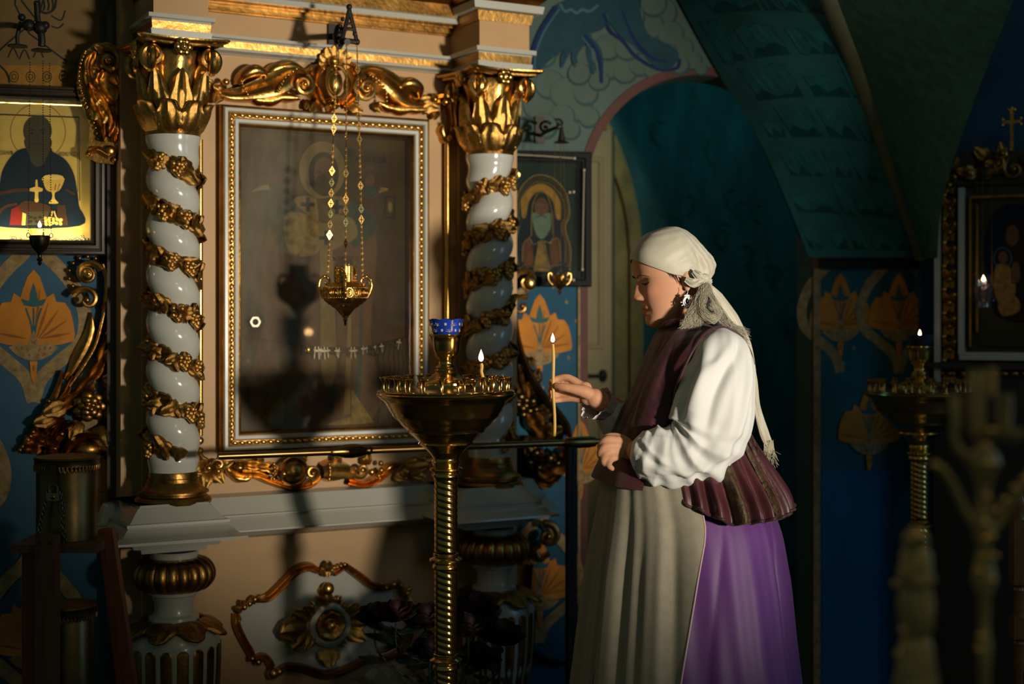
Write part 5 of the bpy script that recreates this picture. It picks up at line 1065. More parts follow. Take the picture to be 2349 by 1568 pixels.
RS = [(858, 1398, 3.80, .9, 0, 'dark rose at the edge of the bunch, in front of the gold rosette cross'), (906, 1392, 3.76, .95, 1, 'brighter red rose in front of the scrolled gold cartouche frame'), (975, 1402, 3.80, 1.1, 0, 'dark rose just beside the brass shaft, on the cartouche side'), (1090, 1378, 3.80, 1.1, 0, 'highest dark rose, next to the white urn pedestal'), (1076, 1424, 3.72, 1.0, 0, 'dark rose just beside the brass shaft, on the urn side'), (1150, 1440, 3.74, 1.1, 0, 'blackish rose hanging in front of the fluted urn'), (985, 1480, 3.74, 1.0, 0, 'low dark rose beside the brass shaft, beneath the other blooms'), (1105, 1500, 3.76, .9, 0, 'lowest dark rose before the fluted urn')]
r = random.Random(77)
for px, py, d, s, kind, lb in RS:
    c = P(px, py, d); R = .040 * s; lean = A((px - 1010) / 1000., -.25, 1); lean /= np.linalg.norm(lean)
    T = thing('rose', lb, 'flower', WORLD, c, group='roses in the vase'); b = part(T, 'bloom', MB().ball(c, (R * .45, R * .45, R * .55), 10, 7), RD2 if kind else RD, smooth=180)
    xa_ = np.cross(A(0, 1, 0), lean); xa_ /= np.linalg.norm(xa_); ya_ = np.cross(lean, xa_)
    for ring, (n, rad, sz, tilt) in enumerate(((4, .30, .95, .02), (5, .48, 1.1, .22), (6, .58, 1.2, .5), (6, .55, 1.25, .85))):
        for i in range(n):
            a = i * 2 * PI / n + ring * .7; o = xa_ * math.cos(a) + ya_ * math.sin(a); tg = -xa_ * math.sin(a) + ya_ * math.cos(a); up = lean * math.cos(tilt) + o * math.sin(tilt); y = np.cross(up, tg)
            if y @ o > 0: tg = -tg; y = -y
            inst(b, 'petal', PET2 if kind else PET, basis(tg * 1.25, y, up, c + o * rad * R * .55 - lean * R * .75, R * sz))
    part(T, 'stem', MB().tube(cr([c - lean * R * .6, c - lean * .10 + A(0, 0, -.03), A(va[0] + (c[0] - va[0]) * .2, va[1], .38), A(va[0] + (c[0] - va[0]) * .1, va[1], .31)], 6), .003, 6), GRL)
    for i in range(5):
        a = r.uniform(0, 2 * PI); o = A(math.cos(a), math.sin(a) * .7 - .2, r.uniform(-.5, .3)); o /= np.linalg.norm(o); y = np.cross(o, A(.3, -.2, 1)); y /= np.linalg.norm(y); yy = np.cross(y, o); yy = yy if yy[1] > 0 else -yy
        inst(T, 'leaf', RLEAF, basis(np.cross(yy, o), yy, o, c - lean * (.03 + .03 * i) + A(r.uniform(-.02, .02), 0, 0), r.uniform(.05, .085)))
wr = thing('bouquet_wrap', 'clear crumpled wrapping round the rose stems, below the gold rosette cross', 'wrapping', WORLD, (va[0] - .06, va[1], .36)); G = []
for i, z in enumerate(np.linspace(0, 1, 9)):
    th = np.linspace(0, 2 * PI, 40, endpoint=False); rr = (.05 + .12 * z ** .8) * (1 + .16 * np.sin(th * 7 + z * 3) * z + .08 * np.sin(th * 13 - z * 5)); G.append(np.stack([va[0] - .07 * z + rr * np.cos(th), va[1] - .02 + rr * np.sin(th) * .55, .34 + z * (.14 + .03 * np.sin(th * 5))], -1))
m = MB(); m.grid(np.array(G), cv=True); part(wr, 'sheet', m, glass('cellophane', (.93, .95, .94), dust=.16, dcol=(.6, .62, .56), dscale=20, ior_gloss=.12), smooth=180)
# ------------------------------------------------------------------ beaded icon between the far column and the arch
bx0, bx1, bz0, bz1 = FR.u_(1128, .06), FR.u_(1358, .06), FR.z_(1300, 657, .06), FR.z_(1300, 347, .06)
bi = thing('beaded_icon', 'dark glazed icon of a white-bearded monk outlined in beads, beside the arch', 'icon', FR, ((bx0 + bx1) / 2, 0, bz0))
BLK = mat('black_case', lin((14, 18, 16)), .6, spec=.15)
m = MB(); rect_frame(m, bx0, bx1, bz0, bz1, [(0, 0), (0, .056), (.004, .06), (.020, .06), (.024, .054), (.030, .054), (.034, .02)]); part(bi, 'frame', m, BLK)
pt = Painter(FR, .012); BGR = pm('board_black', 22, 40, 34, .2); GH = pm('halo_gold', 176, 122, 40, .3, 30); NVY = pm('robe_ink', 10, 20, 40); FCE = pm('face_brown', 104, 72, 46, .2); BEA = pm('beard_grey', 112, 128, 112, .3, 40); HND = pm('hand_red', 108, 58, 34, .3, 40); STO = pm('stole', 150, 110, 56, .5, 60)
pt.raw([(bx0 + .03, bz0 + .03), (bx1 - .03, bz0 + .03), (bx1 - .03, bz1 - .03), (bx0 + .03, bz1 - .03)], BGR)
pt.poly([(1196, 505), (1184, 560), (1180, 622), (1302, 622), (1302, 560), (1286, 505), (1262, 455), (1240, 440), (1216, 455)], NVY, 5)
pt.poly([(1198, 497), (1196, 460), (1214, 432), (1240, 421), (1268, 434), (1286, 466), (1285, 502), (1276, 498), (1270, 466), (1256, 446), (1240, 438), (1224, 446), (1212, 466), (1206, 497)], GH, 4)
pt.poly([(1218, 500), (1222, 462), (1240, 444), (1260, 462), (1266, 500), (1262, 540), (1222, 540)], UD, 4); pt.ell((1242, 476), 16, 22, FCE); pt.poly([(1220, 492), (1228, 488), (1242, 494), (1256, 488), (1266, 494), (1262, 525), (1244, 548), (1228, 532)], BEA, 5)
for sx in (-1, 1): pt.line([(1242 + sx * 4, 472), (1242 + sx * 9, 470), (1242 + sx * 13, 473)], 2, UD, 4); pt.ell((1242 + sx * 8, 476), 2.4, 1.6, UD, 10)
pt.line([(1242, 474), (1240, 486), (1244, 487)], 1.5, BRN, 4); pt.line([(1230, 498), (1242, 495), (1254, 498)], 2, UD, 4); pt.poly([(1222, 464), (1240, 458), (1260, 466), (1258, 470), (1240, 463), (1224, 468)], BRN)
pt.poly([(1200, 556), (1216, 548), (1224, 600), (1210, 616), (1200, 600)], HND, 3); pt.poly([(1262, 552), (1280, 548), (1284, 600), (1266, 612)], HND, 3); pt.poly([(1236, 552), (1248, 552), (1262, 622), (1222, 622)], STO)
pt.part(bi)
def bead_run(T, fr, pts, r_, w, step, mt, nm='bead_run'):
    p = cr([fr.pix(a, b, w) for a, b in pts], 10); L = np.concatenate([[0], np.cumsum(np.linalg.norm(np.diff(p, axis=0), axis=1))]); m = MB()
    for s in np.arange(0, L[-1], step): m.ball([np.interp(s, L, p[:, j]) for j in range(3)], r_, 6, 4)
    return part(T, nm, m, mt, kind='stuff', smooth=180)
GB = mat('gilt_beads', (.62, .42, .14), .3, .8, var=.6, vscale=300); PB = mat('pearl_beads', (.55, .48, .34), .25, coat=.4)
arch_o = [(1180, 620), (1172, 570), (1182, 520), (1180, 480), (1192, 436), (1216, 408), (1240, 401), (1272, 412), (1298, 444), (1306, 490), (1296, 522), (1308, 570), (1306, 620)]
for k_ in range(3):
    pts = [(1240 + (a - 1240) * (1 - .075 * k_), 512 + (b - 512) * (1 - .07 * k_)) for a, b in arch_o]; bead_run(bi, FR, pts, .0042 - .0006 * k_, .018, .0088, (GB, GOLDD, GB)[k_])
for pts in ([(1218, 540), (1220, 480), (1230, 448), (1242, 440), (1256, 450), (1266, 490), (1268, 540)], [(1214, 545), (1224, 560), (1242, 552), (1262, 556), (1270, 540)], [(1198, 600), (1200, 560), (1214, 548), (1222, 560)], [(1262, 556), (1280, 548), (1286, 600)], [(1236, 556), (1224, 618)], [(1248, 556), (1262, 618)], [(1192, 615), (1208, 606), (1226, 612), (1260, 612), (1290, 606)]): bead_run(bi, FR, pts, .003, .017, .0068, GB)
bead_run(bi, FR, [(1180, 354), (1250, 358), (1318, 363)], .0026, .066, .0056, PB); bead_run(bi, FR, [(1340, 392), (1338, 500), (1336, 616)], .0026, .066, .0056, PB); bead_run(bi, FR, [(1316, 641), (1300, 640), (1270, 640)], .0026, .066, .006, PB)
for p in ((1318, 363), (1340, 390), (1336, 618), (1316, 642), (1307, 441), (1316, 440)): part(bi, 'pearl', MB().ball(FR.pix(*p, .066), .0045, 8, 5), PB, smooth=180)
m = MB().box((bx0 + .03, -.046, bz0 + .03), (bx1 - .03, -.043, bz1 - .03)); part(bi, 'glass_pane', m, glass('case_pane', (.9, .93, .9), dust=.02), smooth=0)

# ------------------------------------------------------------------ smaller hanging lamps
def small_lamp(label, fr, px, yb, Wd, prof, cup, ytop, lit, watts, mt, hooks=(2.6, .5, -1.6), spread=20, chain_mt=None):
    c = fr.pix(px, yb, Wd); s = scale_at(fr, px, Wd); z = lambda y: fr.z_(px, y, Wd); zb = z(max(y for _, y in prof))
    T = thing('hanging_lamp', label, 'lamp', fr, (c[0], c[1], zb))
    part(T, 'bowl', MB().lathe([(r_ * s, z(y)) for r_, y in prof][::-1], (c[0], c[1], 0), 36, cap=False), mt)
    part(T, 'glass_cup', MB().lathe([(r_ * s, z(y)) for r_, y in cup][::-1], (c[0], c[1], 0), 36, lambda t, zz_, r: r * (1 + .04 * np.cos(10 * t)), cap=False), CLEAR)
    for i, a in enumerate(hooks):
        o = A(math.cos(a), math.sin(a), 0); e = A(c[0], c[1], z(yb)) + o * spread * s; m = MB()
        m.tube([e + o * 4 * s * math.cos(t) + A(0, 0, 5 * s * math.sin(t) + 4 * s) for t in np.linspace(0, 2 * PI, 12, endpoint=False)], 1.1 * s, 5, closed=True); part(T, 'hook_ring', m, mt)
        t_ = A(c[0], c[1], z(ytop)) + o * spread * s * .85; p = e + A(0, 0, 9 * s); n = int(np.linalg.norm(t_ - p) / .0062); m = MB()
        for j in range(n): m.ball(p + (t_ - p) * j / n, .0019, 5, 3)
        part(T, 'chain', m, chain_mt or mt, kind='stuff', smooth=180)
    if lit: flame(T, A(c[0], c[1], z(lit)), 16 * s, 9 * s, watts)
    return T, c, s, z
BOWLD = mat('lamp_bowl_dark', (.10, .075, .04), .25, 1.0)
small_lamp('dark hanging oil lamp burning in front of the bright gold icon', FL, 91, 543, .26, [(21, 540), (24, 543), (23, 548), (21, 560), (16, 571), (9, 578), (5, 582), (4, 590), (7, 596), (3, 600), (5, 604), (1, 609)], [(27, 516), (24, 522), (20, 532), (19, 545), (14, 560), (1, 566)], 138, 522, .10, BOWLD, (2.9, .3, -1.2), 26, IRON)
b1 = thing('lamp_bracket', 'black iron bracket with hanging discs high before the dim brown wall painting', 'bracket', FL, FL.pix(80, 80, .13))
def tbf(T, fr, name, pts, r_, mt=IRON): return part(T, name, MB().tube(cr([fr.pix(a, b, ww) for a, b, ww in pts], 6), r_, 8), mt)
tbf(b1, FL, 'arm', [(40, 60, 0.0), (52, 58, .08), (70, 62, .18), (92, 66, .26)], .008); tbf(b1, FL, 'spire', [(92, 70, .26), (86, 40, .26), (84, 10, .26)], .007); tbf(b1, FL, 'drop', [(92, 66, .26), (96, 90, .26), (95, 106, .26)], .009); tbf(b1, FL, 'drop', [(48, 50, .2), (40, 80, .2), (40, 104, .2)], .005)
for px, py in ((95, 116), (40, 106)): part(b1, 'disc', MB().lathe([(.001, FL.z_(px, py + 4, .26)), (.026, FL.z_(px, py + 1, .26)), (.024, FL.z_(px, py - 2, .26)), (.006, FL.z_(px, py - 5, .26))], FL.pix(px, 0, .26)[:2].tolist() + [0], 20), IRON)
m = MB(); [m.ball(FL.pix(x, y, .26), r_, 8, 6) for x, y, r_ in ((92, 64, .018), (66, 58, .016), (104, 58, .011), (50, 40, .010), (84, 8, .008))]; part(b1, 'boss', m, IRON, smooth=180)
T_, c_, s_, z_ = small_lamp('small gold hanging lamp with curled handles before the beaded icon of the monk', FR, 1284, 636, .20, [(15, 630), (17, 633), (16, 638), (15, 650), (10, 658), (5, 662), (3, 666), (5, 669), (2, 674), (1, 678)], [(15, 610), (12, 618), (11, 632), (1, 640)], 326, None, 0, GOLD, (2.6, .4, -1.6), 14, LINKD and BRASSD)
for a in (PI, .1, -1.5):
    o = A(math.cos(a), math.sin(a), 0); m = MB().tube(cr([A(c_[0], c_[1], z_(y)) + o * r_ * s_ for r_, y in ((15, 654), (22, 648), (27, 638), (26, 628), (20, 626), (19, 632))], 5), 2.2 * s_, 7); part(T_, 'handle', m, GOLDB, smooth=180)
b2 = thing('lamp_bracket', 'small black iron scroll bracket on the wall above the beaded icon', 'bracket', FR, FR.pix(1270, 300, .1))
tbf(b2, FR, 'arm', [(1240, 312, 0), (1246, 306, .08), (1262, 298, .16), (1278, 292, .2), (1290, 288, .2)], .006); p = FR.pix(1250, 292, .10); part(b2, 'scroll', spiral(MB(), (p[0], p[2]), .022, 1.4, .5, 1, .006, -.10), IRON); p = FR.pix(1282, 284, .2); part(b2, 'scroll', spiral(MB(), (p[0], p[2]), .016, 1.3, 2.4, -1, .005, -.2), IRON)
part(b2, 'disc', MB().lathe([(.001, FR.z_(1288, 330, .2)), (.026, FR.z_(1288, 327, .2)), (.012, FR.z_(1288, 322, .2)), (.010, FR.z_(1288, 314, .2)), (.004, FR.z_(1288, 290, .2))], FR.pix(1288, 0, .2)[:2].tolist() + [0], 20), IRON); part(b2, 'wall_plate', MB().box(FR.pix(1228, 328, .012), FR.pix(1248, 268, 0) + A(0, .001, 0)), IRON)

# ------------------------------------------------------------------ carved console behind the far column
SCL = .00140
c3 = thing('carved_console', 'dark gilded scroll console below the beaded icon, half hidden by the candle stand tray', 'carving', FR, FR.pix(1220, 860, .05))
fsp(c3, FR, 1206, 646, 28, 1.4, PI * .9, -1, 9, -.07, GOLD); fk(c3, FR, 1216, 648, (15, 9, 18), .085, 'boss', GOLDB); fsp(c3, FR, 1196, 702, 24, 1.2, PI * .3, 1, 8, -.06); fsp(c3, FR, 1184, 400, 9, 1.0, -PI / 2, 1, 3.5, -.09, GOLDB)
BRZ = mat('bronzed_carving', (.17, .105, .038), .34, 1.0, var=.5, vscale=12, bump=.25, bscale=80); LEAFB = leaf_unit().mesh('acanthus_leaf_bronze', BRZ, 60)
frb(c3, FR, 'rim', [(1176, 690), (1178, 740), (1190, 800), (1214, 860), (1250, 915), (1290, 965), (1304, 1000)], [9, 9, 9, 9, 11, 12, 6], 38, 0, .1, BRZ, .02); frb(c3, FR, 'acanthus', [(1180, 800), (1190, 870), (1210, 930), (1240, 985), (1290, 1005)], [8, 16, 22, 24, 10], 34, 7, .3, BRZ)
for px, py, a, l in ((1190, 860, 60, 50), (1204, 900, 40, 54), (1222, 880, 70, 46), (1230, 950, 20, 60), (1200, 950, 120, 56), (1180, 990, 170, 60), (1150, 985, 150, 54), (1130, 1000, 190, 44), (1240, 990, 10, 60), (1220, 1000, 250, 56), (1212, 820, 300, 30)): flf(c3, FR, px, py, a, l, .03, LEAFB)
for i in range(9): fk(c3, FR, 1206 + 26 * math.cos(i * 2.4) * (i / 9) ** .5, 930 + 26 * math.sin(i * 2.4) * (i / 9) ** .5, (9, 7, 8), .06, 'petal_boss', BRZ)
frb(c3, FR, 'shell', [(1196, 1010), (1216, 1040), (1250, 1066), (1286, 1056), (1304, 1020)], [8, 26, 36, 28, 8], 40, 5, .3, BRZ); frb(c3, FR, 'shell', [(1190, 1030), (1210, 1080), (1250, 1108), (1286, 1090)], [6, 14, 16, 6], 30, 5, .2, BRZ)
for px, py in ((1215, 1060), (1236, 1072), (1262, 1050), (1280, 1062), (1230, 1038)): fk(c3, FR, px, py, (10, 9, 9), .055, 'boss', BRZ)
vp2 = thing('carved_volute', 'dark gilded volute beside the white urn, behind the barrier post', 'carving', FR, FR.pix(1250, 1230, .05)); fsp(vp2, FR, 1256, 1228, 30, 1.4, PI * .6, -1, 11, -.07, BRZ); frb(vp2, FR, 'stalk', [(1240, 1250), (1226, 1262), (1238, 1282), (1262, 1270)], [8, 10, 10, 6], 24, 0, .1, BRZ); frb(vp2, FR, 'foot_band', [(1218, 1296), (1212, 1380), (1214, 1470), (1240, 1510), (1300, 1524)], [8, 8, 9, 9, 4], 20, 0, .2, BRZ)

# ------------------------------------------------------------------ far icon case at the frame's edge
FQ = Frame(2142, 4.72, -24)
kq = thing('icon_case', 'tall dark icon case with cream strips, holding an icon of mother and child', 'icon', FQ, FQ.pix(2250, 870, 0))
def qb(T, name, x0, x1, y0, y1, w, mt, w0=0.0): return part(T, name, MB().box(tuple(FQ.pix(x0, y1, w)[[0]]) + (-w, FQ.z_((x0 + x1) / 2, y1, w)), (FQ.u_(x1, w), -w0, FQ.z_((x0 + x1) / 2, y0, w))), mt, smooth=0)
KD = mat('case_dark', lin((40, 38, 28)), .5, var=.3, vscale=10); KO = pm('olive_dark', 58, 54, 32, .3)
part(kq, 'body', MB().box((FQ.u_(2143), 0, 0.0), (FQ.u_(2470), .14, FQ.z_(2200, 352))), KD, smooth=0)
qb(kq, 'cream_strip', 2143, 2157, 372, 876, .03, WHITE); qb(kq, 'cream_strip', 2198, 2212, 430, 812, .045, WHITE); qb(kq, 'cream_rail', 2200, 2420, 808, 826, .04, WHITE); qb(kq, 'gold_lip', 2223, 2228, 452, 795, .035, GOLDD); qb(kq, 'gold_lip', 2239, 2244, 470, 762, .03, GOLDD); qb(kq, 'gold_lip', 2224, 2420, 446, 452, .035, GOLDD); qb(kq, 'cream_rail', 2144, 2420, 414, 422, .03, KO); qb(kq, 'dark_shelf', 2130, 2430, 832, 846, .05, KD)
SCL = .00145
for i, y in enumerate(range(400, 860, 54)):
    for sx in (-1, 1): fk(kq, FQ, 2178 + sx * 12, y + 6 * sx, (6, 6, 6), .022, 'boss', GOLD)
    for a in (60, 120, 250, 290): flf(kq, FQ, 2178, y + 22, a, 30, .006, LEAFD)
    fk(kq, FQ, 2178, y + 24, (6, 6, 6), .03, 'boss')
for px, py, r0, d in ((2326, 388, 26, 1), (2290, 376, 16, -1), (2300, 352, 14, 1), (2224, 396, 12, 1)): fsp(kq, FQ, px, py, r0, 1.4, PI * .6, d, 7, -.03, GOLDD)
for px, py, a, l in ((2240, 398, 10, 60), (2240, 398, 170, 50), (2300, 392, 150, 50), (2340, 380, 30, 50), (2180, 392, 60, 40), (2180, 396, 120, 40), (2300, 360, 100, 40), (2270, 366, 140, 50)): flf(kq, FQ, px, py, a, l, .01, LEAFD)
for px in range(2160, 2400, 24): fk(kq, FQ, px, 856, (9, 7, 7), .02, 'boss')
pt = Painter(FQ, .012); MAR = pm('madonna_robe', 40, 24, 24); pt.poly([(2246, 458), (2420, 446), (2420, 800), (2246, 792)], KO)
pt.poly([(2262, 640), (2256, 560), (2272, 500), (2300, 474), (2335, 468), (2372, 480), (2400, 520), (2410, 640), (2400, 700), (2300, 730), (2276, 700)], NVY, 5); pt.ring((2324, 545), 46, 54, 4, GRN); pt.poly([(2302, 545), (2306, 516), (2325, 502), (2348, 512), (2356, 550), (2372, 600), (2390, 720), (2296, 730), (2300, 620)], MAR, 5)
pt.ell((2322, 540), 15, 24, FCE); pt.line([(2314, 536), (2320, 534)], 2, UD, 0); pt.line([(2325, 535), (2332, 537)], 2, UD, 0); pt.line([(2322, 536), (2320, 548), (2324, 549)], 1.5, UD, 3); pt.line([(2316, 555), (2326, 555)], 2, BRN, 0); pt.ring((2300, 592), 20, 24, 3, GRN); pt.ell((2301, 590), 11, 14, FCE); pt.poly([(2284, 612), (2300, 604), (2316, 612), (2330, 660), (2316, 706), (2288, 690), (2278, 650)], STO, 4); pt.poly([(2322, 606), (2336, 604), (2340, 640), (2320, 650)], FCE, 3); pt.poly([(2290, 690), (2330, 680), (2340, 712), (2300, 724)], STO, 3)
pt.part(kq)
part(kq, 'cross', MB().bar(FQ.pix(2321, 346, .02), FQ.pix(2321, 250, .02), .012, .010).bar(FQ.pix(2300, 281, .02), FQ.pix(2342, 278, .02), .009, .009), GOLD)
for px, py in ((2321, 248), (2300, 274), (2300, 287), (2342, 271), (2342, 284), (2314, 252), (2328, 251)): fk(kq, FQ, px, py, (4, 4, 4), .02, 'trefoil', GOLDB)
PINKG = glass('mauve_glass', (.62, .54, .60), dust=.10, dcol=(.5, .45, .5), ior_gloss=.12)
T_, c_, s_, z_ = small_lamp('mauve glass hanging lamp with a small flame before the icon of mother and child', FQ, 2256, 690, .22, [(22, 656), (23, 658), (22, 660), (17, 690), (15, 696), (17, 704), (12, 707), (1, 708)], [(21, 628), (18, 634), (16, 656), (1, 664)], 384, 646, .04, PINKG, (2.6, .5, -1.6), 21, BRASSD)

# ------------------------------------------------------------------ near things, out of focus
WDT = mat('turned_wood', lin((120, 78, 38)), .35, var=.3, vscale=14, stretch=(4, 4, .5), coat=.3)
wp = thing('turned_post', 'turned brown wooden post with square blocks, at the far edge beside blurred brass', 'post', WORLD, (P(2338, HY, 3.7)[0], 3.7, 0)); w0 = P(2338, HY, 3.7); sp = 3.7 / F; zq = lambda y: P(0, y, 3.7)[2]
part(wp, 'turning', MB().lathe([(r_ * sp, zq(y)) for r_, y in ((2, 1126), (9, 1132), (14, 1144), (15, 1158), (12, 1170), (13, 1176), (12, 1182), (14, 1188), (14, 1340), (11, 1346), (14, 1352), (11, 1360), (12, 1390), (13, 1400), (12, 1406), (14, 1412), (14, 1462), (10, 1468), (14, 1474), (11, 1484), (13, 1510), (14, 1530), (9, 1540), (12, 1700), (14, 1880), (14, 1974))][::-1], (w0[0], w0[1], 0), 24), WDT)
for y0, y1 in ((1190, 1338), (1412, 1462)): part(wp, 'square_block', MB().box((w0[0] - 18 * sp, w0[1] - 18 * sp, zq(y1)), (w0[0] + 18 * sp, w0[1] + 18 * sp, zq(y0))), WDT)
ND = 1.55; ns = ND / F; N_ = lambda px, py, dy=0: P(px, py, ND + dy)
cd = thing('candelabrum', 'blurred ornate brass candelabrum close to the camera', 'candelabrum', WORLD, N_(2262, 1700))
NB = mat('near_brass', (.52, .37, .14), .42, .6, var=.4, vscale=20)
part(cd, 'stem', MB().lathe([(r_ * ns, N_(0, y)[2]) for r_, y in ((10, 1000), (14, 1020), (30, 1040), (38, 1060), (24, 1090), (14, 1120), (20, 1180), (26, 1220), (14, 1250), (22, 1300), (28, 1330), (14, 1370), (12, 1450), (18, 1480), (14, 1520), (12, 1640), (60, 1690), (80, 2300))][::-1], N_(2258, 0)[:2].tolist() + [0], 24), NB)
for pts in ([(2258, 1230), (2220, 1180), (2190, 1120), (2165, 1080), (2140, 1062)], [(2258, 1230), (2300, 1190), (2330, 1140), (2360, 1090), (2380, 1060)], [(2258, 1090), (2220, 1050), (2190, 1010), (2192, 930)]): part(cd, 'arm', MB().tube(cr([N_(a, b) for a, b in pts], 6), 10 * ns, 8), NB)
for a, b, c, d, nm in ((2224, 850, 2262, 1000, 'candle_cup'), (2286, 905, 2322, 985, 'candle_cup'), (2180, 908, 2206, 985, 'candle_cup'), (2230, 985, 2349, 1008, 'drip_tray')):
    cx_ = (a + c) / 2; part(cd, nm, MB().lathe([((c - a) / 2 * ns * k_, N_(0, y)[2]) for k_, y in ((.8, d), (.95, (b + d) / 2), (1, b), (.8, b), (.7, b + 6))], N_(cx_, 0)[:2].tolist() + [0], 20, cap=False), NB)
nc = MB().lathe([(11 * ns, N_(0, 905)[2]), (11 * ns, N_(0, 845)[2])], N_(2274, 0)[:2].tolist() + [0], 14); part(cd, 'wax_stub', nc, WAX)
r = random.Random(15); m = MB()
for px, py in ((2255, 1076), (2253, 1200), (2270, 1330), (2300, 1148), (2282, 1170), (2255, 1236), (2270, 1230), (2240, 1310), (2245, 1460), (2242, 1490), (2322, 1120), (2346, 1100), (2252, 1280), (2276, 1276), (2260, 1140)): part(cd, 'cut_bead', MB().ball(N_(px + 4, py, -.012), .0045, 8, 6), GOLDB, smooth=180)
s3 = thing('brass_pillar', 'blurred beaded brass pillar close to the camera, below the far candle stand', 'pillar', WORLD, (*N_(2105, 0)[:2], N_(0, 2300)[2])); zp = lambda y: N_(0, y)[2]
part(s3, 'shaft', MB().lathe([(r_ * ns, zp(y)) for r_, y in ((10, 1210), (24, 1222), (30, 1240), (26, 1256), (34, 1268), (36, 1310), (44, 1330), (34, 1345), (42, 1380), (38, 1440), (30, 1460), (38, 1480), (44, 1530), (52, 1570), (56, 1700), (56, 2300))][::-1], N_(2102, 0)[:2].tolist() + [0], 24), NB)
for px, py in ((2118, 1232), (2090, 1236), (2068, 1310), (2088, 1316), (2052, 1340), (2070, 1446), (2090, 1540), (2110, 1300), (2060, 1500)): part(s3, 'bead', MB().ball(N_(px, py, -.016), .0048, 8, 6), NB, smooth=180)

# ------------------------------------------------------------------ donation boxes and folding boards in the near corner
DBX = mat('tarnished_brass', (.16, .11, .045), .38, 1.0, var=.4, vscale=8, bump=.06); DD = 3.42; ds = DD / F; Dz = lambda y: P(0, y, DD)[2]; dc = P(154, HY, DD)
def db(label, ya, yb, rr, ybase, nm='donation_box'):
    T = thing(nm, label, 'box', WORLD, (dc[0], dc[1], Dz(yb)), None); part(T, 'drum', MB().lathe([(rr * ds, Dz(yb)), (rr * ds, Dz(ya + 22)), (rr * .98 * ds, Dz(ya + 20))], (dc[0], dc[1], 0), 40), DBX)
    part(T, 'lid', MB().lathe([(rr * 1.0 * ds, Dz(ya + 24)), (rr * 1.06 * ds, Dz(ya + 20)), (rr * 1.06 * ds, Dz(ya + 8)), (rr * 1.10 * ds, Dz(ya + 4)), (rr * 1.06 * ds, Dz(ya)), (rr * .6 * ds, Dz(ya - 4)), (.001, Dz(ya - 5))], (dc[0], dc[1], 0), 40), DBX); m = MB()
    for i in range(52): a = i * 2 * PI / 52; m.tube([A(dc[0] + rr * 1.07 * ds * math.cos(a + d_ * .045), dc[1] + rr * 1.07 * ds * math.sin(a + d_ * .045), Dz(ya + 24 + e_2)) for d_, e_2 in ((-1, -6), (-.9, 3), (0, 7), (.9, 3), (1, -6))], 1.1 * ds, 4)
    part(T, 'lace_edge', m, GOLDD, kind='stuff'); return T
d1 = db('tarnished brass donation drum with a padlock and chain, below the gilded scroll console', 1046, 1233, 68, 0)
fy_ = dc[1] - 68 * ds; LK = lambda px, py, o=.0: A(P(px, py, fy_)[0], fy_ - .012 - o, P(px, py, fy_)[2])
part(d1, 'padlock', MB().box(LK(112, 1146, .008), LK(142, 1128, -.006)), mat('lock_brass', (.34, .25, .11), .35, 1.0)); part(d1, 'shackle', MB().tube(cr([LK(118, 1130), LK(118, 1116), LK(127, 1108), LK(136, 1116), LK(136, 1130)], 5), .0032, 8), SILV); part(d1, 'hasp', MB().box(LK(121, 1112, .003), LK(134, 1066, -.01)), DBX); part(d1, 'keyhole_plate', MB().ball(LK(127, 1137, .008), (.006, .003, .006), 10, 6), BRASSD)
for pts in ([(112, 1130), (106, 1160), (98, 1190), (92, 1222)], [(142, 1130), (148, 1160), (146, 1190), (154, 1240)]):
    p = cr([LK(a, b) for a, b in pts], 5); m = MB()
    for i in range(len(p)): m.tube([p[i] + (A(1, 0, 0) if i % 2 else A(0, 1, 0)) * .0040 * math.cos(t) + A(0, 0, .0085) * math.sin(t) for t in np.linspace(0, 2 * PI, 10, endpoint=False)], .0012, 5, closed=True)
    part(d1, 'lock_chain', m, SILV, smooth=180)
d2 = db('second tarnished donation drum under the stand, behind the upright boards', 1384, 1720, 62, 0)
BRD = mat('brown_board', lin((92, 58, 28)), .55, var=.35, vscale=12, stretch=(5, 5, .4)); BRD2 = mat('red_board', lin((110, 52, 26)), .5, var=.35, vscale=12, stretch=(5, 5, .4))
fs_ = thing('folding_stand', 'dark wooden folding stand carrying the padlocked donation drum', 'stand', WORLD, (dc[0], dc[1], 0)); bp = lambda px, py, d=DD: P(px, py, d)
part(fs_, 'top_board', MB().box((bp(58, 0)[0], DD - .10, Dz(1252)), (bp(250, 0)[0], DD + .09, Dz(1234))), BRD)
for x0, x1, yt, d, mt in ((80, 134, 1226, DD - .125, BRD), (50, 82, 1252, DD - .07, BRD2)): a, b = P(x0, yt, d), P(x1, yt, d); part(fs_, 'upright_board', MB().box((a[0], d, 0), (b[0], d + .014, a[2])), mt)
for (x0, x1), d in (((250, 400), DD - .09), ((238, 360), DD + .08)): part(fs_, 'leg', MB().bar(P(x0, 1212, d), A(P(x1, 1212, d)[0] - .02, d, 0.0), .022, .03, up=(0, 1, 0)), BRD2)
for px in (92, 116): part(fs_, 'screw', MB().ball(P(px, 1244, DD - .126), (.004, .002, .004), 8, 5), IRON)

b3 = thing('lamp_bracket', 'thin black iron arm on the far icon case carrying the mauve glass lamp', 'bracket', FQ, FQ.pix(2256, 384, .1)); tbf(b3, FQ, 'arm', [(2240, 372, -.002), (2246, 370, .08), (2254, 372, .18), (2256, 380, .22)], .005); part(b3, 'ring', MB().tube([FQ.pix(2256 + 21 * math.cos(t), 384, .22 + 21 * .00147 * math.sin(t)) for t in np.linspace(0, 2 * PI, 20, endpoint=False)], .003, 6, closed=True), IRON)
# ------------------------------------------------------------------ the woman
D0 = 3.5; SPX = D0 / F
def Q(px, py, dy=0.0): return P(px, py, D0 + dy)
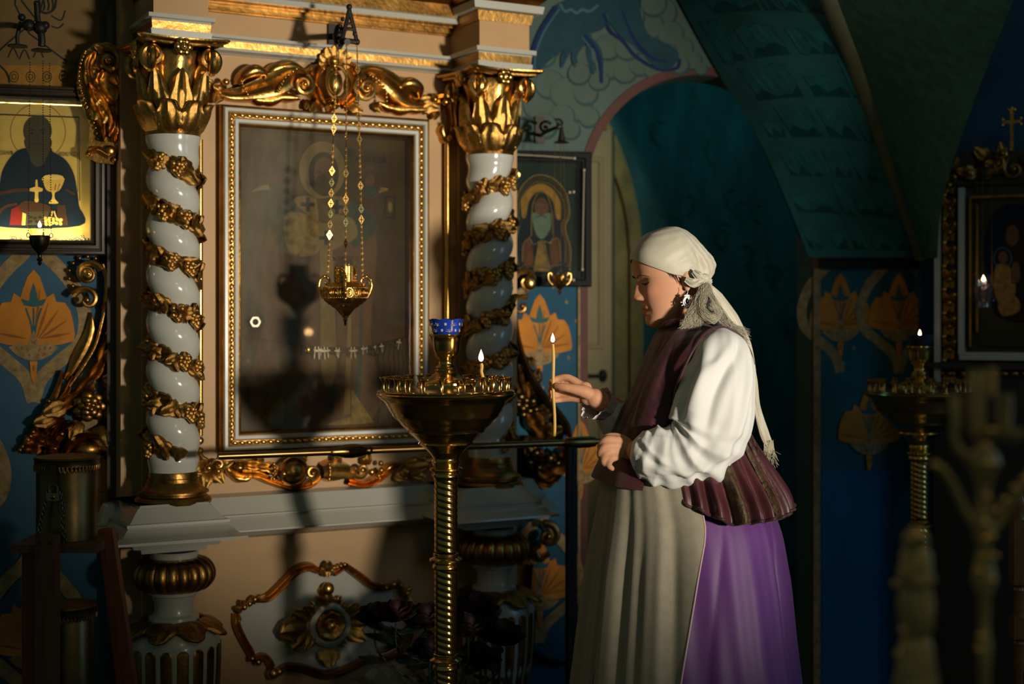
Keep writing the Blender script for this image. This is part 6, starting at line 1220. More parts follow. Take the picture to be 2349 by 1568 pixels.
# ---- head: a lofted skull and face in its own frame (x forward, y to her near side, z up)
psi, pit = math.radians(10), math.radians(13)
hF = A(-math.cos(psi) * math.cos(pit), -math.sin(psi) * math.cos(pit), -math.sin(pit)); hL = A(math.sin(psi), -math.cos(psi), 0); hU = np.cross(hF, hL)
H0 = Q(1560, 638, -.06) - .070 * hL
HS = 1.0
def h2w(p): p = np.asarray(p, float) * HS; return H0 + p[..., :1] * hF + p[..., 1:2] * hL + p[..., 2:3] * hU
HZ = [-.113, -.107, -.098, -.084, -.066, -.050, -.034, -.015, .010, .030, .050, .072, .092, .107, .116, .119]
HFt = [.050, .068, .0800, .0860, .0835, .0850, .0845, .0835, .0835, .0865, .0885, .083, .067, .044, .018, -.006]
HBk = [.030, .016, .000, -.020, -.042, -.058, -.069, -.075, -.078, -.079, -.078, -.072, -.060, -.043, -.024, -.010]
HWd = [.008, .024, .0365, .0480, .0555, .0600, .0635, .0670, .0700, .0715, .0715, .0670, .0560, .0400, .0190, .0010]
def ell_ring(th, z, off=0.0, n=2.45):
    f, b, w = ip(z, HZ, HFt) + off, ip(z, HZ, HBk) - off, ip(z, HZ, HWd) + off
    c = (f + b) / 2; a = (f - b) / 2; ct, s_ = np.cos(th), np.sin(th)
    return c + a * np.sign(ct) * np.abs(ct) ** (2 / n), w * np.sign(s_) * np.abs(s_) ** (2 / n)
def g(v, c, s): return np.exp(-((v - c) / s) ** 2)
def head_pts(th, z):
    x, y = ell_ring(th, z); x = np.array(x); fr = np.clip((x - .03) / .03, 0, 1); ay = np.abs(y)
    N = ip(z, [-.05, -.039, -.035, -.030, -.024, -.013, -.002, .008, .018, .028, .04], [0, 0, .0065, .0190, .0222, .0185, .0138, .0090, .0042, .0008, 0])
    sg = ip(z, [-.05, -.034, -.024, -.010, .010, .04], [.014, .0150, .0138, .0108, .0085, .009])
    d = N * np.exp(-(np.abs(y) / sg) ** 2.2)
    d += .0064 * g(ay, .0125, .0050) * g(z, -.0275, .0055) - .0024 * g(ay, .0195, .0030) * g(z, -.0270, .0070)                                   # nostril wings
    d -= .0085 * g(ay, .0300, .0150) * g(z, .0110, .0100); d += .0062 * g(ay, .0310, .0125) * g(z, .0080, .0062)   # sockets, lids
    d -= .0016 * g(ay, .0310, .0150) * g(z, .0170, .0022)                                    # lid crease
    d += .0042 * g(ay, .0290, .0190) * g(z, .0260, .0065); d += .0052 * g(ay, .0440, .0180) * g(z, -.0160, .0170)
    d -= .0034 * np.exp(-((ay - (.024 - .25 * (z + .045))) / .0040) ** 2) * g(z, -.048, .014)
    d += .0058 * g(z, -.0525, .0048) * np.exp(-(ay / .0190) ** 3); d += .0068 * g(z, -.0665, .0055) * np.exp(-(ay / .0165) ** 3)
    d -= .0058 * g(z, -.0592, .0020) * np.exp(-(ay / .0225) ** 4); d -= .0022 * g(ay, .0245, .0040) * g(z, -.0585, .0050); d -= .0015 * g(ay, .0, .0030) * g(z, -.0450, .0045)
    d -= .0034 * g(z, -.0775, .0045) * np.exp(-(ay / .018) ** 2); d += .0044 * g(z, -.0950, .0110) * np.exp(-(ay / .0165) ** 2)
    y = np.array(y) * (1 - .10 * np.clip((np.abs(th) - 1.5) / .35, 0, 1) * np.clip((z + .045) / .02, 0, 1)); x = x + d * fr; return x, y
zz = np.concatenate([np.linspace(-.113, .05, 124), np.linspace(.053, .119, 24)])[:, None]; th = np.linspace(-PI, PI, 168, endpoint=False)[None]
th = th - .36 * np.sin(th) * 1.0                     # more columns over the face
hx, hy = head_pts(th + 0 * zz, zz + 0 * th); HG = np.stack([hx, hy, zz + 0 * th], -1)
def face(y, z, out=0.0):
    t = np.linspace(-1.5, 1.5, 600); x_, y_ = head_pts(t, np.full(600, z)); i = int(np.argmin(np.abs(y_ - y))); return A(x_[i] + out, y_[i], z)
body = MB(); n0 = 0; body.grid(h2w(HG), cv=True); nr, nc = HG.shape[:2]
body.Fc.append(list(range(nc))[::-1]); body.m.append(0); body.Fc.append([(nr - 1) * nc + i for i in range(nc)]); body.m.append(0)
for s in (1, -1):                                    # ears
    body.ball(h2w(A(-.015, s * .0690, -.004))[:], (.011, .008, .024), 12, 9); body.ball(h2w(A(-.012, s * .0715, -.026)), (.008, .006, .009), 10, 8)
def limb(pts, r, sg=16): body.tube(cr(np.array(pts), 5), np.interp(np.linspace(0, 1, (len(pts) - 1) * 5 + 1), np.linspace(0, 1, len(r)), r), sg); body.ball(pts[0], r[0], 14, 9); body.ball(pts[-1], r[-1], 14, 9)
limb([h2w(A(-.022, 0, -.010)), h2w(A(-.030, 0, -.075)), Q(1592, 772, 0), Q(1594, 830, 0)], [.050, .047, .056, .085], 20)
# torso and legs, all under the clothes
limb([Q(1590, 815), Q(1585, 900), Q(1578, 1000), Q(1572, 1090)], [.095, .105, .095, .125], 20)
body.ball(Q(1590, 826), (.065, .125, .04), 16, 10); body.ball(Q(1545, 885), (.07, .11, .07), 14, 10)
for s in (-1, 1):
    hp, kn, an = Q(1572, 1100, .075 * s), Q(1545, 1560, .08 * s), Q(1565, 1975, .08 * s); an = A(an[0], an[1], .09)
    limb([hp, (hp + kn) / 2, kn, (kn + an) / 2 + A(.02, 0, 0), an], [.085, .075, .055, .052, .036]); limb([A(an[0] + .03, an[1], .035), A(an[0] - .06, an[1], .035), A(an[0] - .15, an[1], .025)], [.032, .036, .024], 12)
# far arm: reaches forward, the hand closes round the candle
limb([Q(1600, 800, .17), Q(1575, 930, .20), Q(1560, 1005, .17)], [.055, .045, .040]); limb([Q(1560, 1005, .17), Q(1470, 965, .10), Q(1400, 932, .035), Q(1364, 912, .0)], [.042, .038, .027, .0235])
def finger(pts, r):
    p = [P(a, b, 3.50 + c) for a, b, c in pts]; body.tube(cr(np.array(p), 5), np.interp(np.linspace(0, 1, (len(p) - 1) * 5 + 1), np.linspace(0, 1, len(r)), r), 12)
    for q_, rr in zip(p, r): body.ball(q_, rr * 1.02, 10, 8)
HY_ = lambda l: [(a, b + 0, c) for a, b, c in l]
HND_D = 3.50
finger([(1338, 886, .012), (1304, 866, .020), (1280, 868, .026), (1263, 876, .016)], [.0110, .0092, .0083, .0070])
finger([(1338, 895, .017), (1302, 884, .027), (1279, 886, .031), (1261, 892, .019)], [.0110, .0092, .0083, .0072])
finger([(1337, 905, .016), (1302, 900, .025), (1280, 902, .029), (1261, 905, .018)], [.0105, .0088, .0080, .0070])
finger([(1336, 916, .011), (1306, 914, .019), (1285, 917, .023), (1266, 919, .013)], [.0098, .0078, .0070, .0062])
finger([(1356, 906, -.004), (1338, 897, -.014), (1306, 890, -.019), (1289, 887, -.016), (1277, 885, -.009)], [.0165, .0160, .0112, .0105, .0085])
for a, b, c, r_ in ((1342, 888, .008, .0145), (1342, 902, .012, .016), (1344, 914, .008, .0150), (1356, 908, .004, .0200), (1350, 914, .002, .017), (1336, 905, .010, .014)): body.ball(P(a, b, 3.50 + c), (r_ * 1.2, r_ * .85, r_), 12, 9)
# near arm: bent across the waist, the hand resting on the belly
limb([Q(1640, 826, -.12), Q(1650, 930, -.16), Q(1640, 1040, -.17)], [.046, .043, .040]); limb([Q(1640, 1040, -.17), Q(1540, 1045, -.18), Q(1462, 1034, -.165)], [.040, .036, .026])
NH = 3.355
def finger2(pts, r):
    p = [P(a, b, NH + c) for a, b, c in pts]; body.tube(cr(np.array(p), 5), np.interp(np.linspace(0, 1, (len(p) - 1) * 5 + 1), np.linspace(0, 1, len(r)), r), 12)
    for q_, rr in zip(p, r): body.ball(q_, rr * 1.02, 10, 8)
for a, b, c, rx, rz in ((1446, 1032, .0, .030, .023), (1425, 1024, -.003, .026, .021), (1412, 1034, -.004, .024, .021), (1408, 1018, -.002, .020, .015)): body.ball(P(a, b, NH + c), (rx, .015, rz), 14, 9)
finger2([(1416, 1010, -.004), (1392, 1008, -.008), (1378, 1022, -.002), (1382, 1038, .010)], [.0115, .0098, .0088, .0075])
finger2([(1412, 1021, -.008), (1388, 1024, -.014), (1377, 1040, -.006), (1384, 1054, .008)], [.0115, .0100, .0090, .0077])
finger2([(1412, 1034, -.008), (1391, 1040, -.014), (1384, 1056, -.006), (1391, 1067, .008)], [.0110, .0095, .0086, .0074])
finger2([(1416, 1046, -.005), (1401, 1054, -.010), (1397, 1067, -.003), (1404, 1074, .008)], [.0100, .0082, .0074, .0066])
finger2([(1440, 1016, .010), (1420, 1004, .012), (1400, 1001, .012), (1388, 1004, .012)], [.0130, .0112, .0098, .0082])
SKIN = bpy.data.materials.new('skin'); SKIN.use_nodes = True; nt = SKIN.node_tree; b_ = nt.nodes['Principled BSDF']; at = nt.nodes.new('ShaderNodeAttribute'); at.attribute_name = 'pigment'
nt.links.new(at.outputs['Color'], b_.inputs['Base Color']); b_.inputs['Roughness'].default_value = .58; b_.inputs['Specular IOR Level'].default_value = .3; b_.inputs['Subsurface Weight'].default_value = .12; b_.inputs['Subsurface Radius'].default_value = (.012, .005, .003); b_.inputs['Subsurface Scale'].default_value = .6
nz = nt.nodes.new('ShaderNodeTexNoise'); nz.inputs['Scale'].default_value = 420; bp = nt.nodes.new('ShaderNodeBump'); bp.inputs['Strength'].default_value = .12; bp.inputs['Distance'].default_value = .0008; tc_ = nt.nodes.new('ShaderNodeTexCoord'); nt.links.new(tc_.outputs['Object'], nz.inputs['Vector']); nt.links.new(nz.outputs['Fac'], bp.inputs['Height']); nt.links.new(bp.outputs[0], b_.inputs['Normal'])
foot = A(Q(1565, 1975)[0], D0, 0)
raw = body.mesh('person', SKIN, 180, foot); wo = bpy.data.objects.new('person', raw); COL.objects.link(wo); wo.location = Vector(foot)
md = wo.modifiers.new('r', 'REMESH'); md.mode = 'VOXEL'; md.voxel_size = .0026; md.use_smooth_shade = True
sm = wo.modifiers.new('s', 'SMOOTH'); sm.factor = .5; sm.iterations = 3
me = bpy.data.meshes.new_from_object(wo.evaluated_get(bpy.context.evaluated_depsgraph_get())); wo.modifiers.clear(); wo.data = me; me.name = 'person'
nv = len(me.vertices); co = np.empty(nv * 3); me.vertices.foreach_get('co', co); co = co.reshape(-1, 3) + foot - H0
hx, hy, hz = co @ hF / HS, co @ hL / HS, co @ hU / HS; ay = np.abs(hy)
hd = (np.abs(hx) < .14) & (np.abs(hz) < .14) & (ay < .1); base = np.array([.56, .285, .165]); colr = np.repeat(base[None], nv, 0)
def tint(mk, c): global colr; mk = np.clip(mk * hd, 0, 1)[:, None]; colr = colr * (1 - mk) + np.array(c)[None] * mk
fr_m = np.clip((hx - .05) / .02, 0, 1)
tint(.40 * g(ay, .046, .022) * g(hz, -.020, .022) * np.clip(hx / .03, 0, 1), (.62, .22, .13)); tint(.35 * g(hz, -.022, .012) * g(ay, 0, .015) * fr_m, (.62, .23, .14))
lipu = ((hz < -.0462 - .004 * np.clip(ay / .024, 0, 1) ** 2 - .006 * np.clip((ay - .012) / .012, 0, 1)) & (hz > -.0725 + .010 * np.clip(ay / .024, 0, 1) ** 2) & (ay < .0255)) * np.clip((hx - .065) / .008, 0, 1); tint(.75 * lipu, (.42, .12, .085))
tint(.45 * g(ay, .032, .016) * g(hz, .016, .010) * np.clip((hx - .04) / .02, 0, 1), (.36, .19, .12))
ca = me.color_attributes.new('pigment', 'FLOAT_COLOR', 'POINT'); ca.data.foreach_set('color', np.concatenate([colr, np.ones((nv, 1))], 1).ravel())
me.polygons.foreach_set('use_smooth', [True] * len(me.polygons))
BASE['person'] = foot; PER = wo
props(PER, 'woman in white headscarf, burgundy vest and purple skirt holding a thin lit candle', 'person')
HAIR = mat('dark_hair', (.018, .011, .008), .5); BROWH = mat('brow_hair', (.075, .038, .022), .7); IRIS = mat('dark_eye', (.012, .007, .005), .12, coat=.4)
for s in (1, -1):
    br_ = [face(s * y, z, .0006) for y, z in ((.012, .0215), (.021, .0245), (.031, .0268), (.041, .0258), (.050, .0205))]
    part(PER, 'eyebrow', MB().tube(h2w(cr(br_, 5)), np.interp(np.linspace(0, 1, 21), [0, .2, .6, 1], [.0026, .0046, .0038, .0012]), 8, flat=.42), BROWH)
    ls_ = [face(s * y, z, .0006) for y, z in ((.0175, .0070), (.024, .0050), (.031, .0042), (.039, .0050), (.0460, .0076))]
    part(PER, 'eyelash', MB().tube(h2w(cr(ls_, 5)), np.interp(np.linspace(0, 1, 21), [0, .3, .8, 1], [.0009, .0019, .0023, .0010]), 6, flat=.7), HAIR)
    ey_ = [face(s * y, z, -.0004) for y, z in ((.0190, .0056), (.025, .0030), (.031, .0020), (.038, .0030), (.0440, .0056))]; part(PER, 'eye', MB().tube(h2w(cr(ey_, 5)), np.interp(np.linspace(0, 1, 21), [0, .4, .7, 1], [.0008, .0034, .0032, .0008]), 8, flat=.5), IRIS, smooth=180)
m = MB(); r = random.Random(6)
for i in range(46):                                   # strands of hair before the ear, under the edge of the scarf
    u = r.random(); p0 = A(.052 - .055 * u, 0, .045 - .045 * u); q_ = []
    for t in (0, .5, 1.0):
        x = p0[0] - .012 * t * (1 - .6 * u); z = p0[2] - (.014 + .022 * u * r.random()) * t; tt = np.linspace(0.2, 2.4, 200); xs, ys = head_pts(tt, np.full(200, z)); i_ = int(np.argmin(np.abs(xs - x))); q_.append(A(xs[i_], ys[i_] + .0012, z))
    m.tube(h2w(np.array(q_)), [.0005, .0004, .0001], 4)
part(PER, 'hair', m, HAIR, kind='stuff', smooth=180)

# ---- headscarf: cap, gathered bun, knot, hanging tail and fringe
SCARF = mat('cream_silk', (.48, .445, .35), .50, var=.10, vscale=26, bump=.12, bscale=60, sheen=.2, spec=.35)
nt_, nz_ = 220, 60; th = np.linspace(-PI, PI, nt_, endpoint=False)[:, None]; t = np.linspace(0, 1, nz_)[None]
at_ = np.abs(th); brim = ip(at_, [0, .5, 1.0, 1.5, 2.0, 2.6, 3.15], [.0670, .0585, .0390, .0110, -.0150, -.0330, -.0360]); z = .119 + (brim - .119) * (1 - np.cos(t * PI / 2)) ** .9
off = (.007 + .0015 * np.sin(t * PI)) * (1 - .62 * t ** 5); x, y = ell_ring(th + 0 * t, z, 0.0); X, Y = ell_ring(th + 0 * t, z, off); Z = z + .010 * np.clip((z - .05) / .07, 0, 1)
bun = g(at_, PI, .74) * g(z, .012, .042); k_ = .030 * bun; X = X - k_; 
gr = g(at_, 2.22, .12) * g(z, .004, .045); cx = -.01; X = cx + (X - cx) * (1 - .07 * gr); Y = Y * (1 - .16 * gr)
fold = np.sin(at_ * 26 + z * 90) * .0016 * np.clip((at_ - 1.7) / .6, 0, 1) * np.clip(t * 1.5, 0, 1) + np.sin(z * 260 - at_ * 9) * .0010 * np.clip((at_ - 1.2) / .8, 0, 1) * t
X = X + fold * np.cos(th); Y = Y + fold * np.sin(th)
G = np.stack([X, Y, Z], -1); inn = np.stack(list(ell_ring(th[:, 0], brim[:, 0], .0012)) + [brim[:, 0] + .004], -1)[:, None]
part(PER, 'headscarf', MB().grid(h2w(np.concatenate([G, inn], 1)), cu=True), SCARF, smooth=180)
kn = [Q(1590, 650, -.075), Q(1602, 643, -.075), Q(1615, 636, -.06), Q(1624, 636, -.04)]
m = MB().ball(Q(1616, 638, -.062), (.013, .012, .012), 14, 10); Q_ = Q
NK = (-.1, -.98, .1)
part(PER, 'scarf_knot', m, SCARF, smooth=180)
def sheet(c, wv, nrm, fold, nf, th_=.003, n=9, nv=21, ph=0.0):
    """a long draped cloth: centre line c, half widths wv, folds rising along nrm"""
    c = cr(c, n); L = len(c); s = np.linspace(0, 1, L); wv = np.interp(s, np.linspace(0, 1, len(wv)), wv); t = np.gradient(c, axis=0); t /= np.linalg.norm(t, axis=1, keepdims=True)
    nn = np.repeat(A(*nrm)[None], L, 0) if np.ndim(nrm) == 1 else nrm; nn = nn - t * np.sum(nn * t, 1, keepdims=True); nn /= np.linalg.norm(nn, axis=1, keepdims=True); side = np.cross(nn, t); q = np.linspace(-1, 1, nv)
    h = fold * (np.cos(q[None] * PI * nf + ph + 1.5 * np.sin(s[:, None] * 4)) + .5 * np.sin(q[None] * PI * nf * 1.9 + s[:, None] * 7)) * np.clip(wv[:, None] / wv.max(), .3, 1) - .25 * wv[:, None] * q[None] ** 2
    Gs = c[:, None] + side[:, None] * (q[None, :, None] * wv[:, None, None]) + nn[:, None] * h[..., None]; Hs = Gs - nn[:, None] * th_
    return np.concatenate([Gs, Hs[:, ::-1]], 1)
m = MB(); m.grid(sheet([Q(1616, 648, -.055), Q(1640, 684, -.06), Q(1676, 738, -.06), Q(1709, 796, -.05), Q(1728, 860, -.03), Q(1738, 930, -.02), Q(1755, 990, -.015), Q(1766, 1018, -.01)], [.012, .036, .044, .034, .015, .011, .014, .012], (.45, -.85, .3), .0045, 2.6), cv=True); part(PER, 'scarf_tail', m, SCARF, smooth=180)
for i, pts in enumerate(([(1572, 640, -.074), (1592, 648, -.080), (1616, 640, -.076)], [(1590, 622, -.074), (1604, 632, -.080), (1618, 637, -.074)], [(1606, 652, -.066), (1616, 642, -.074), (1634, 646, -.05)])): part(PER, 'gathered_fold', MB().grid(sheet([Q(*p_) for p_ in pts], [.007, .012, .006], (-.1, -.98, .1), .0022, 2.2, ph=i), cv=True), SCARF, smooth=180)
FRG = mat('silk_fringe', (.42, .38, .27), .5, sheen=.2); m = MB(); r = random.Random(12)
for i in range(1000):                                  # loose fringe under the knot, some of it curled into a swirl
    u = r.random(); a0 = Q(1606 + 22 * r.random(), 650 + 10 * r.random(), -.066 - .01 * r.random())
    if u < .45: pts = [a0, Q(1590 + 26 * r.random(), 688 + 10 * r.random(), -.095), Q(1575 + 40 * r.random(), 715 + 12 * r.random(), -.105), Q(1560 + 46 * r.random(), 738 + 26 * r.random(), -.11)]
    elif u < .78:
        k_ = r.uniform(.45, 1.0); pts = [a0, Q(1606 + 10 * r.random(), 690, -.10), Q(1628 - 24 * k_, 712 + 4 * k_, -.112), Q(1630 + 6 * k_, 712 + 26 * k_, -.115), Q(1634 + 18 * k_, 716, -.11), Q(1632, 704 - 6 * k_, -.112)]
    else: pts = [a0, Q(1634 + 10 * r.random(), 690, -.09), Q(1655 + 18 * r.random(), 730 + 8 * r.random(), -.105), Q(1680 + 40 * r.random(), 752 + 40 * r.random(), -.12)]
    pts = [p + A(r.gauss(0, .0030), r.gauss(0, .003), r.gauss(0, .0030)) for p in pts]; m.tube(cr(pts, 4), .0004, 3, cap=False)
part(PER, 'fringe', m, FRG, kind='stuff', smooth=180); m = MB()
for i in range(70):
    a0 = Q(1752 + 22 * r.random(), 1008 + 16 * r.random(), -.015); m.tube(cr([a0, a0 + A(r.uniform(-.004, .008), 0, -.02), a0 + A(r.uniform(-.008, .018), r.uniform(-.01, .01), -r.uniform(.03, .055))], 4), .0008, 3, cap=False)
part(PER, 'tail_fringe', m, FRG, kind='stuff', smooth=180)

# ---- clothes: lofts through the outline seen in the photograph
def loft(rows, nth=140, n=2.3, fold=None, skew=None):
    """rows: (py of the near side, xl, xr, half depth[, dy]) -> grid; angle 0 is her front (towards smaller px), PI/2 her near side"""
    th = np.linspace(0, 2 * PI, nth, endpoint=False); G = []
    for i, rw in enumerate(rows):
        py, xl, xr, hy = rw[:4]; dy = rw[4] if len(rw) > 4 else 0.0
        a, b = Q(xl, py)[0], Q(xr, py)[0]; zc = Q(0, py)[2]; c = (a + b) / 2; h = (b - a) / 2; ct, s_ = np.cos(th), np.sin(th)
        x = -np.sign(ct) * np.abs(ct) ** (2 / n) * h; y = -np.sign(s_) * np.abs(s_) ** (2 / n) * hy; k = 1.0
        if fold is not None: k = 1 + fold(th, i / (len(rows) - 1)) / np.maximum(np.hypot(x, y), .02)
        zz_ = np.full(nth, zc) + (skew(th, i / (len(rows) - 1)) if skew else 0); G.append(np.stack([c + x * k, D0 + dy + y * k, zz_], -1))
    return np.array(G)
def dense(rows, n): 
    r_ = np.array([list(v) + [0.0] * (5 - len(v)) for v in rows]); ks = r_[:, 0]; t = np.linspace(ks[0], ks[-1], n); return [[v] + [float(ip(v, ks, r_[:, j])) for j in range(1, 5)] for v in t]
VEL = mat('burgundy_brocade', (.060, .008, .013), .6, vscale=60, bump=.25, bscale=120, sheen=.12, col2=(.024, .004, .007)); SAT = mat('burgundy_satin', (.080, .020, .025), .40, var=.5, vscale=14, stretch=(1, 1, .35), bump=.2, bscale=90); DRD = mat('dark_red_lining', (.052, .003, .006), .6, var=.2, sheen=.3)
LIN = mat('linen_apron', (.30, .268, .195), .8, var=.10, vscale=50, bump=.10, bscale=500, sheen=.2); PUR = mat('purple_taffeta', (.128, .031, .195), .5, var=.2, vscale=5, stretch=(1, 1, .25), sheen=.15); COT = mat('white_cotton', (.64, .64, .61), .75, var=.03, vscale=9, bump=.04, bscale=700, sheen=.2)
vr_ = dense([(736, 1552, 1622, .055), (748, 1524, 1650, .085), (760, 1508, 1676, .125), (780, 1496, 1698, .160), (810, 1483, 1712, .182), (850, 1468, 1720, .188), (895, 1450, 1720, .184), (940, 1427, 1716, .176), (985, 1408, 1710, .170), (1030, 1391, 1708, .176), (1070, 1378, 1708, .19)], 70)
def vfold(th, v): return .0025 * np.sin(5 * th + 3 * v) * np.clip(v * 1.6, 0, 1) * (np.cos(th) > -.3) - .007 * np.exp(-((np.angle(np.exp(1j * (th - .62 + .35 * v)))) / .07) ** 2) * np.clip(v * 3, 0, 1) - .004 * np.exp(-((np.angle(np.exp(1j * (th - .20 + .1 * v)))) / .06) ** 2) * np.clip(v * 3, 0, 1) + .004 * np.exp(-((np.angle(np.exp(1j * (th - 1.05 + .3 * v)))) / .2) ** 2)
VG = loft(vr_, fold=vfold, nth=220); vest = part(PER, 'vest', MB().grid(VG, cv=True), VEL, smooth=180)
cl_ = [Q(1535, 742, -.06), Q(1508, 762, -.085), Q(1492, 800, -.10), Q(1476, 860, -.10), Q(1452, 930, -.10), Q(1424, 1000, -.10)]
part(vest, 'collar_roll', MB().tube(cr([Q(1620, 742, -.02), Q(1585, 744, -.075), Q(1548, 738, -.075), Q(1522, 748, -.03), Q(1520, 748, .03), Q(1560, 738, .07)], 8), .012, 10, flat=.7), VEL, smooth=180)
part(vest, 'lapel', MB().grid(sheet([Q(1606, 752, -.105), Q(1560, 775, -.135), Q(1528, 830, -.155), Q(1503, 900, -.162), Q(1480, 985, -.162), Q(1462, 1060, -.165)], [.020, .030, .036, .042, .048, .052], (-.45, -.85, .25), .002, 1.5), cv=True), VEL, smooth=180)
part(vest, 'armhole_trim', MB().tube(cr([Q(1540, 960, -.175), Q(1552, 890, -.195), Q(1580, 820, -.205), Q(1614, 768, -.175), Q(1650, 751, -.14), Q(1690, 766, -.125), Q(1716, 800, -.13), Q(1727, 835, -.12)], 8), .0065, 8, flat=.6), VEL, smooth=180)
pr_ = dense([(972, 1480, 1712, .165), (1010, 1478, 1726, .178), (1060, 1476, 1752, .205), (1110, 1474, 1780, .230), (1150, 1474, 1798, .246), (1168, 1474, 1802, .250)], 34)
def pfold(th, v): bk = np.clip((th - 1.0) / .6, 0, 1); return (.0150 * np.sin(27 * th + 1.3 * np.sin(3 * th)) * bk + .004 * np.sin(31 * th)) * np.clip(v * 1.3, .15, 1)
def pskew(th, v): f = np.clip(np.cos(th), 0, 1); return v * (f ** .8 * .075 + .010 * np.clip(-np.cos(th), 0, 1)) + .004 * np.sin(27 * th + 1.3 * np.sin(3 * th)) * v
PG = loft(pr_, nth=300, fold=pfold, skew=pskew); PGs = PG[:, 20:281]; pep = part(PER, 'peplum', MB().grid(PGs), SAT, smooth=180)
hem = PG[-1, 20:281] + A(0, 0, 0); part(pep, 'hem_binding', MB().tube(hem, .0042, 6), VEL, smooth=180)
BRC = mat('gold_brocade', (.085, .052, .022), .55, .2, var=.6, vscale=90, bump=.6, bscale=160)
for a0, a1 in ((78, 88), (104, 111), (115, 120), (127, 131)):
    sgm = PG[5:34, a0:a1]; cxy = PG.mean(1, keepdims=True)[5:34]; dr_ = sgm - cxy; dr_[..., 2] = 0; dr_ /= np.linalg.norm(dr_, axis=-1, keepdims=True); rr_ = np.random.default_rng(a0).random(sgm.shape[:2])[..., None]
    part(pep, 'brocade_trim', MB().grid(sgm + dr_ * (.0025 + .0045 * rr_)), BRC, smooth=180)
fr_rows = dense([(1040, 1382, 1704, .184), (1070, 1368, 1706, .196), (1098, 1357, 1708, .206)], 10); FG = loft(fr_rows, nth=240, fold=lambda th, v: .004 * np.sin(9 * th) * v, skew=lambda th, v: -.012 * np.clip(np.sin(th), 0, 1) * v + .012 * v * np.clip(np.cos(th), 0, 1)); part(PER, 'vest_front_flap', MB().grid(np.concatenate([FG[:, 205:], FG[:, :46]], 1)), DRD, smooth=180)
sk_rows = dense([(1060, 1400, 1700, .165), (1110, 1396, 1732, .190), (1175, 1388, 1768, .215), (1300, 1371, 1790, .255), (1450, 1352, 1806, .300), (1568, 1337, 1822, .330), (1800, 1310, 1850, .37), (2040, 1285, 1880, .40)], 60)
def sfold(th, v): e = np.clip(v * 4, .25, 1); p = np.abs(np.sin(3.5 * th + 1.3 * np.sin(2 * th + .5) + .9 + .5 * np.sin(3 * v))); return e * (.017 * (p ** .6) - .008 + .004 * np.sin(7.3 * th - 5 * v + 1) + .0035 * np.sin(13 * th + 4 * v) * np.sin(3 * th) + .0015 * np.sin(29 * th - 6 * v) + .010 * np.exp(-((np.angle(np.exp(1j * (th - 2.35 - .12 * v)))) / .06) ** 2) - .012 * np.exp(-((np.angle(np.exp(1j * (th - 2.50 - .12 * v)))) / .05) ** 2))
SG = loft(sk_rows, nth=360, fold=sfold); skirt = part(PER, 'skirt', MB().grid(SG, cv=True), PUR, smooth=180)
# apron: laid over the front of the skirt, its near edge slanting forward towards the hem
ap = []; na = 110
def afold(th, v): return np.clip(v * 4, .3, 1) * (.010 * np.sin(13 * th + .8 * np.sin(5 * th)) + .006 * np.sin(21 * th + 1.0) + .003 * np.sin(37 * th))
for i, rw in enumerate(sk_rows):
    v = i / (len(sk_rows) - 1); e = np.interp(rw[0], [1060, 1175, 1568, 2040], [1.62, 1.60, 1.35, 1.18]); th = np.linspace(-1.3, e, na); py, xl, xr, hy = rw[:4]; a, b = Q(xl, py)[0], Q(xr, py)[0]; c = (a + b) / 2; h = (b - a) / 2 + .012; hy = hy + .014
    x = -np.sign(np.cos(th)) * np.abs(np.cos(th)) ** (2 / 2.3) * h; y = -np.sign(np.sin(th)) * np.abs(np.sin(th)) ** (2 / 2.3) * hy; kf = 1 + (afold(th, v) + .006) / np.hypot(x, y); ap.append(np.stack([c + x * kf, D0 + y * kf, np.full(na, Q(0, py)[2])], -1))
ap = np.array(ap); apron = part(PER, 'apron', MB().grid(ap), LIN, smooth=180); part(apron, 'edge_piping', MB().tube(ap[:, -1], .0022, 6), mat('pale_pink_piping', (.62, .42, .42), .6), smooth=180)
# blouse sleeves
def sleeve(ctrl, rad, flat, fold, name, mt, n=10, nth=96, par=PER):
    c = cr(ctrl, n); L = len(c); s = np.linspace(0, 1, L); r_ = ip(s, np.linspace(0, 1, len(rad)), rad); t = np.gradient(c, axis=0); t /= np.linalg.norm(t, axis=1, keepdims=True)
    N = np.repeat(A(0, -1, 0)[None], L, 0); N -= t * np.sum(N * t, 1, keepdims=True); N /= np.linalg.norm(N, axis=1, keepdims=True); B = np.cross(t, N); th = np.linspace(0, 2 * PI, nth, endpoint=False)
    R = r_[:, None] * (1 + fold(th[None], s[:, None])); G = c[:, None] + R[..., None] * (np.cos(th)[None, :, None] * B[:, None] + flat * np.sin(th)[None, :, None] * N[:, None]); return part(par, name, MB().grid(G, cv=True), mt, smooth=180), G
def cre(a, s): return np.exp(-(np.angle(np.exp(1j * a)) / s) ** 2)
def tri(x, k=.35):                                    # soft-crested fold wave: broad valleys, narrow ridges
    return (1 - np.abs(np.sin(x / 2))) ** (1 / (1 + k)) * 2 - .9
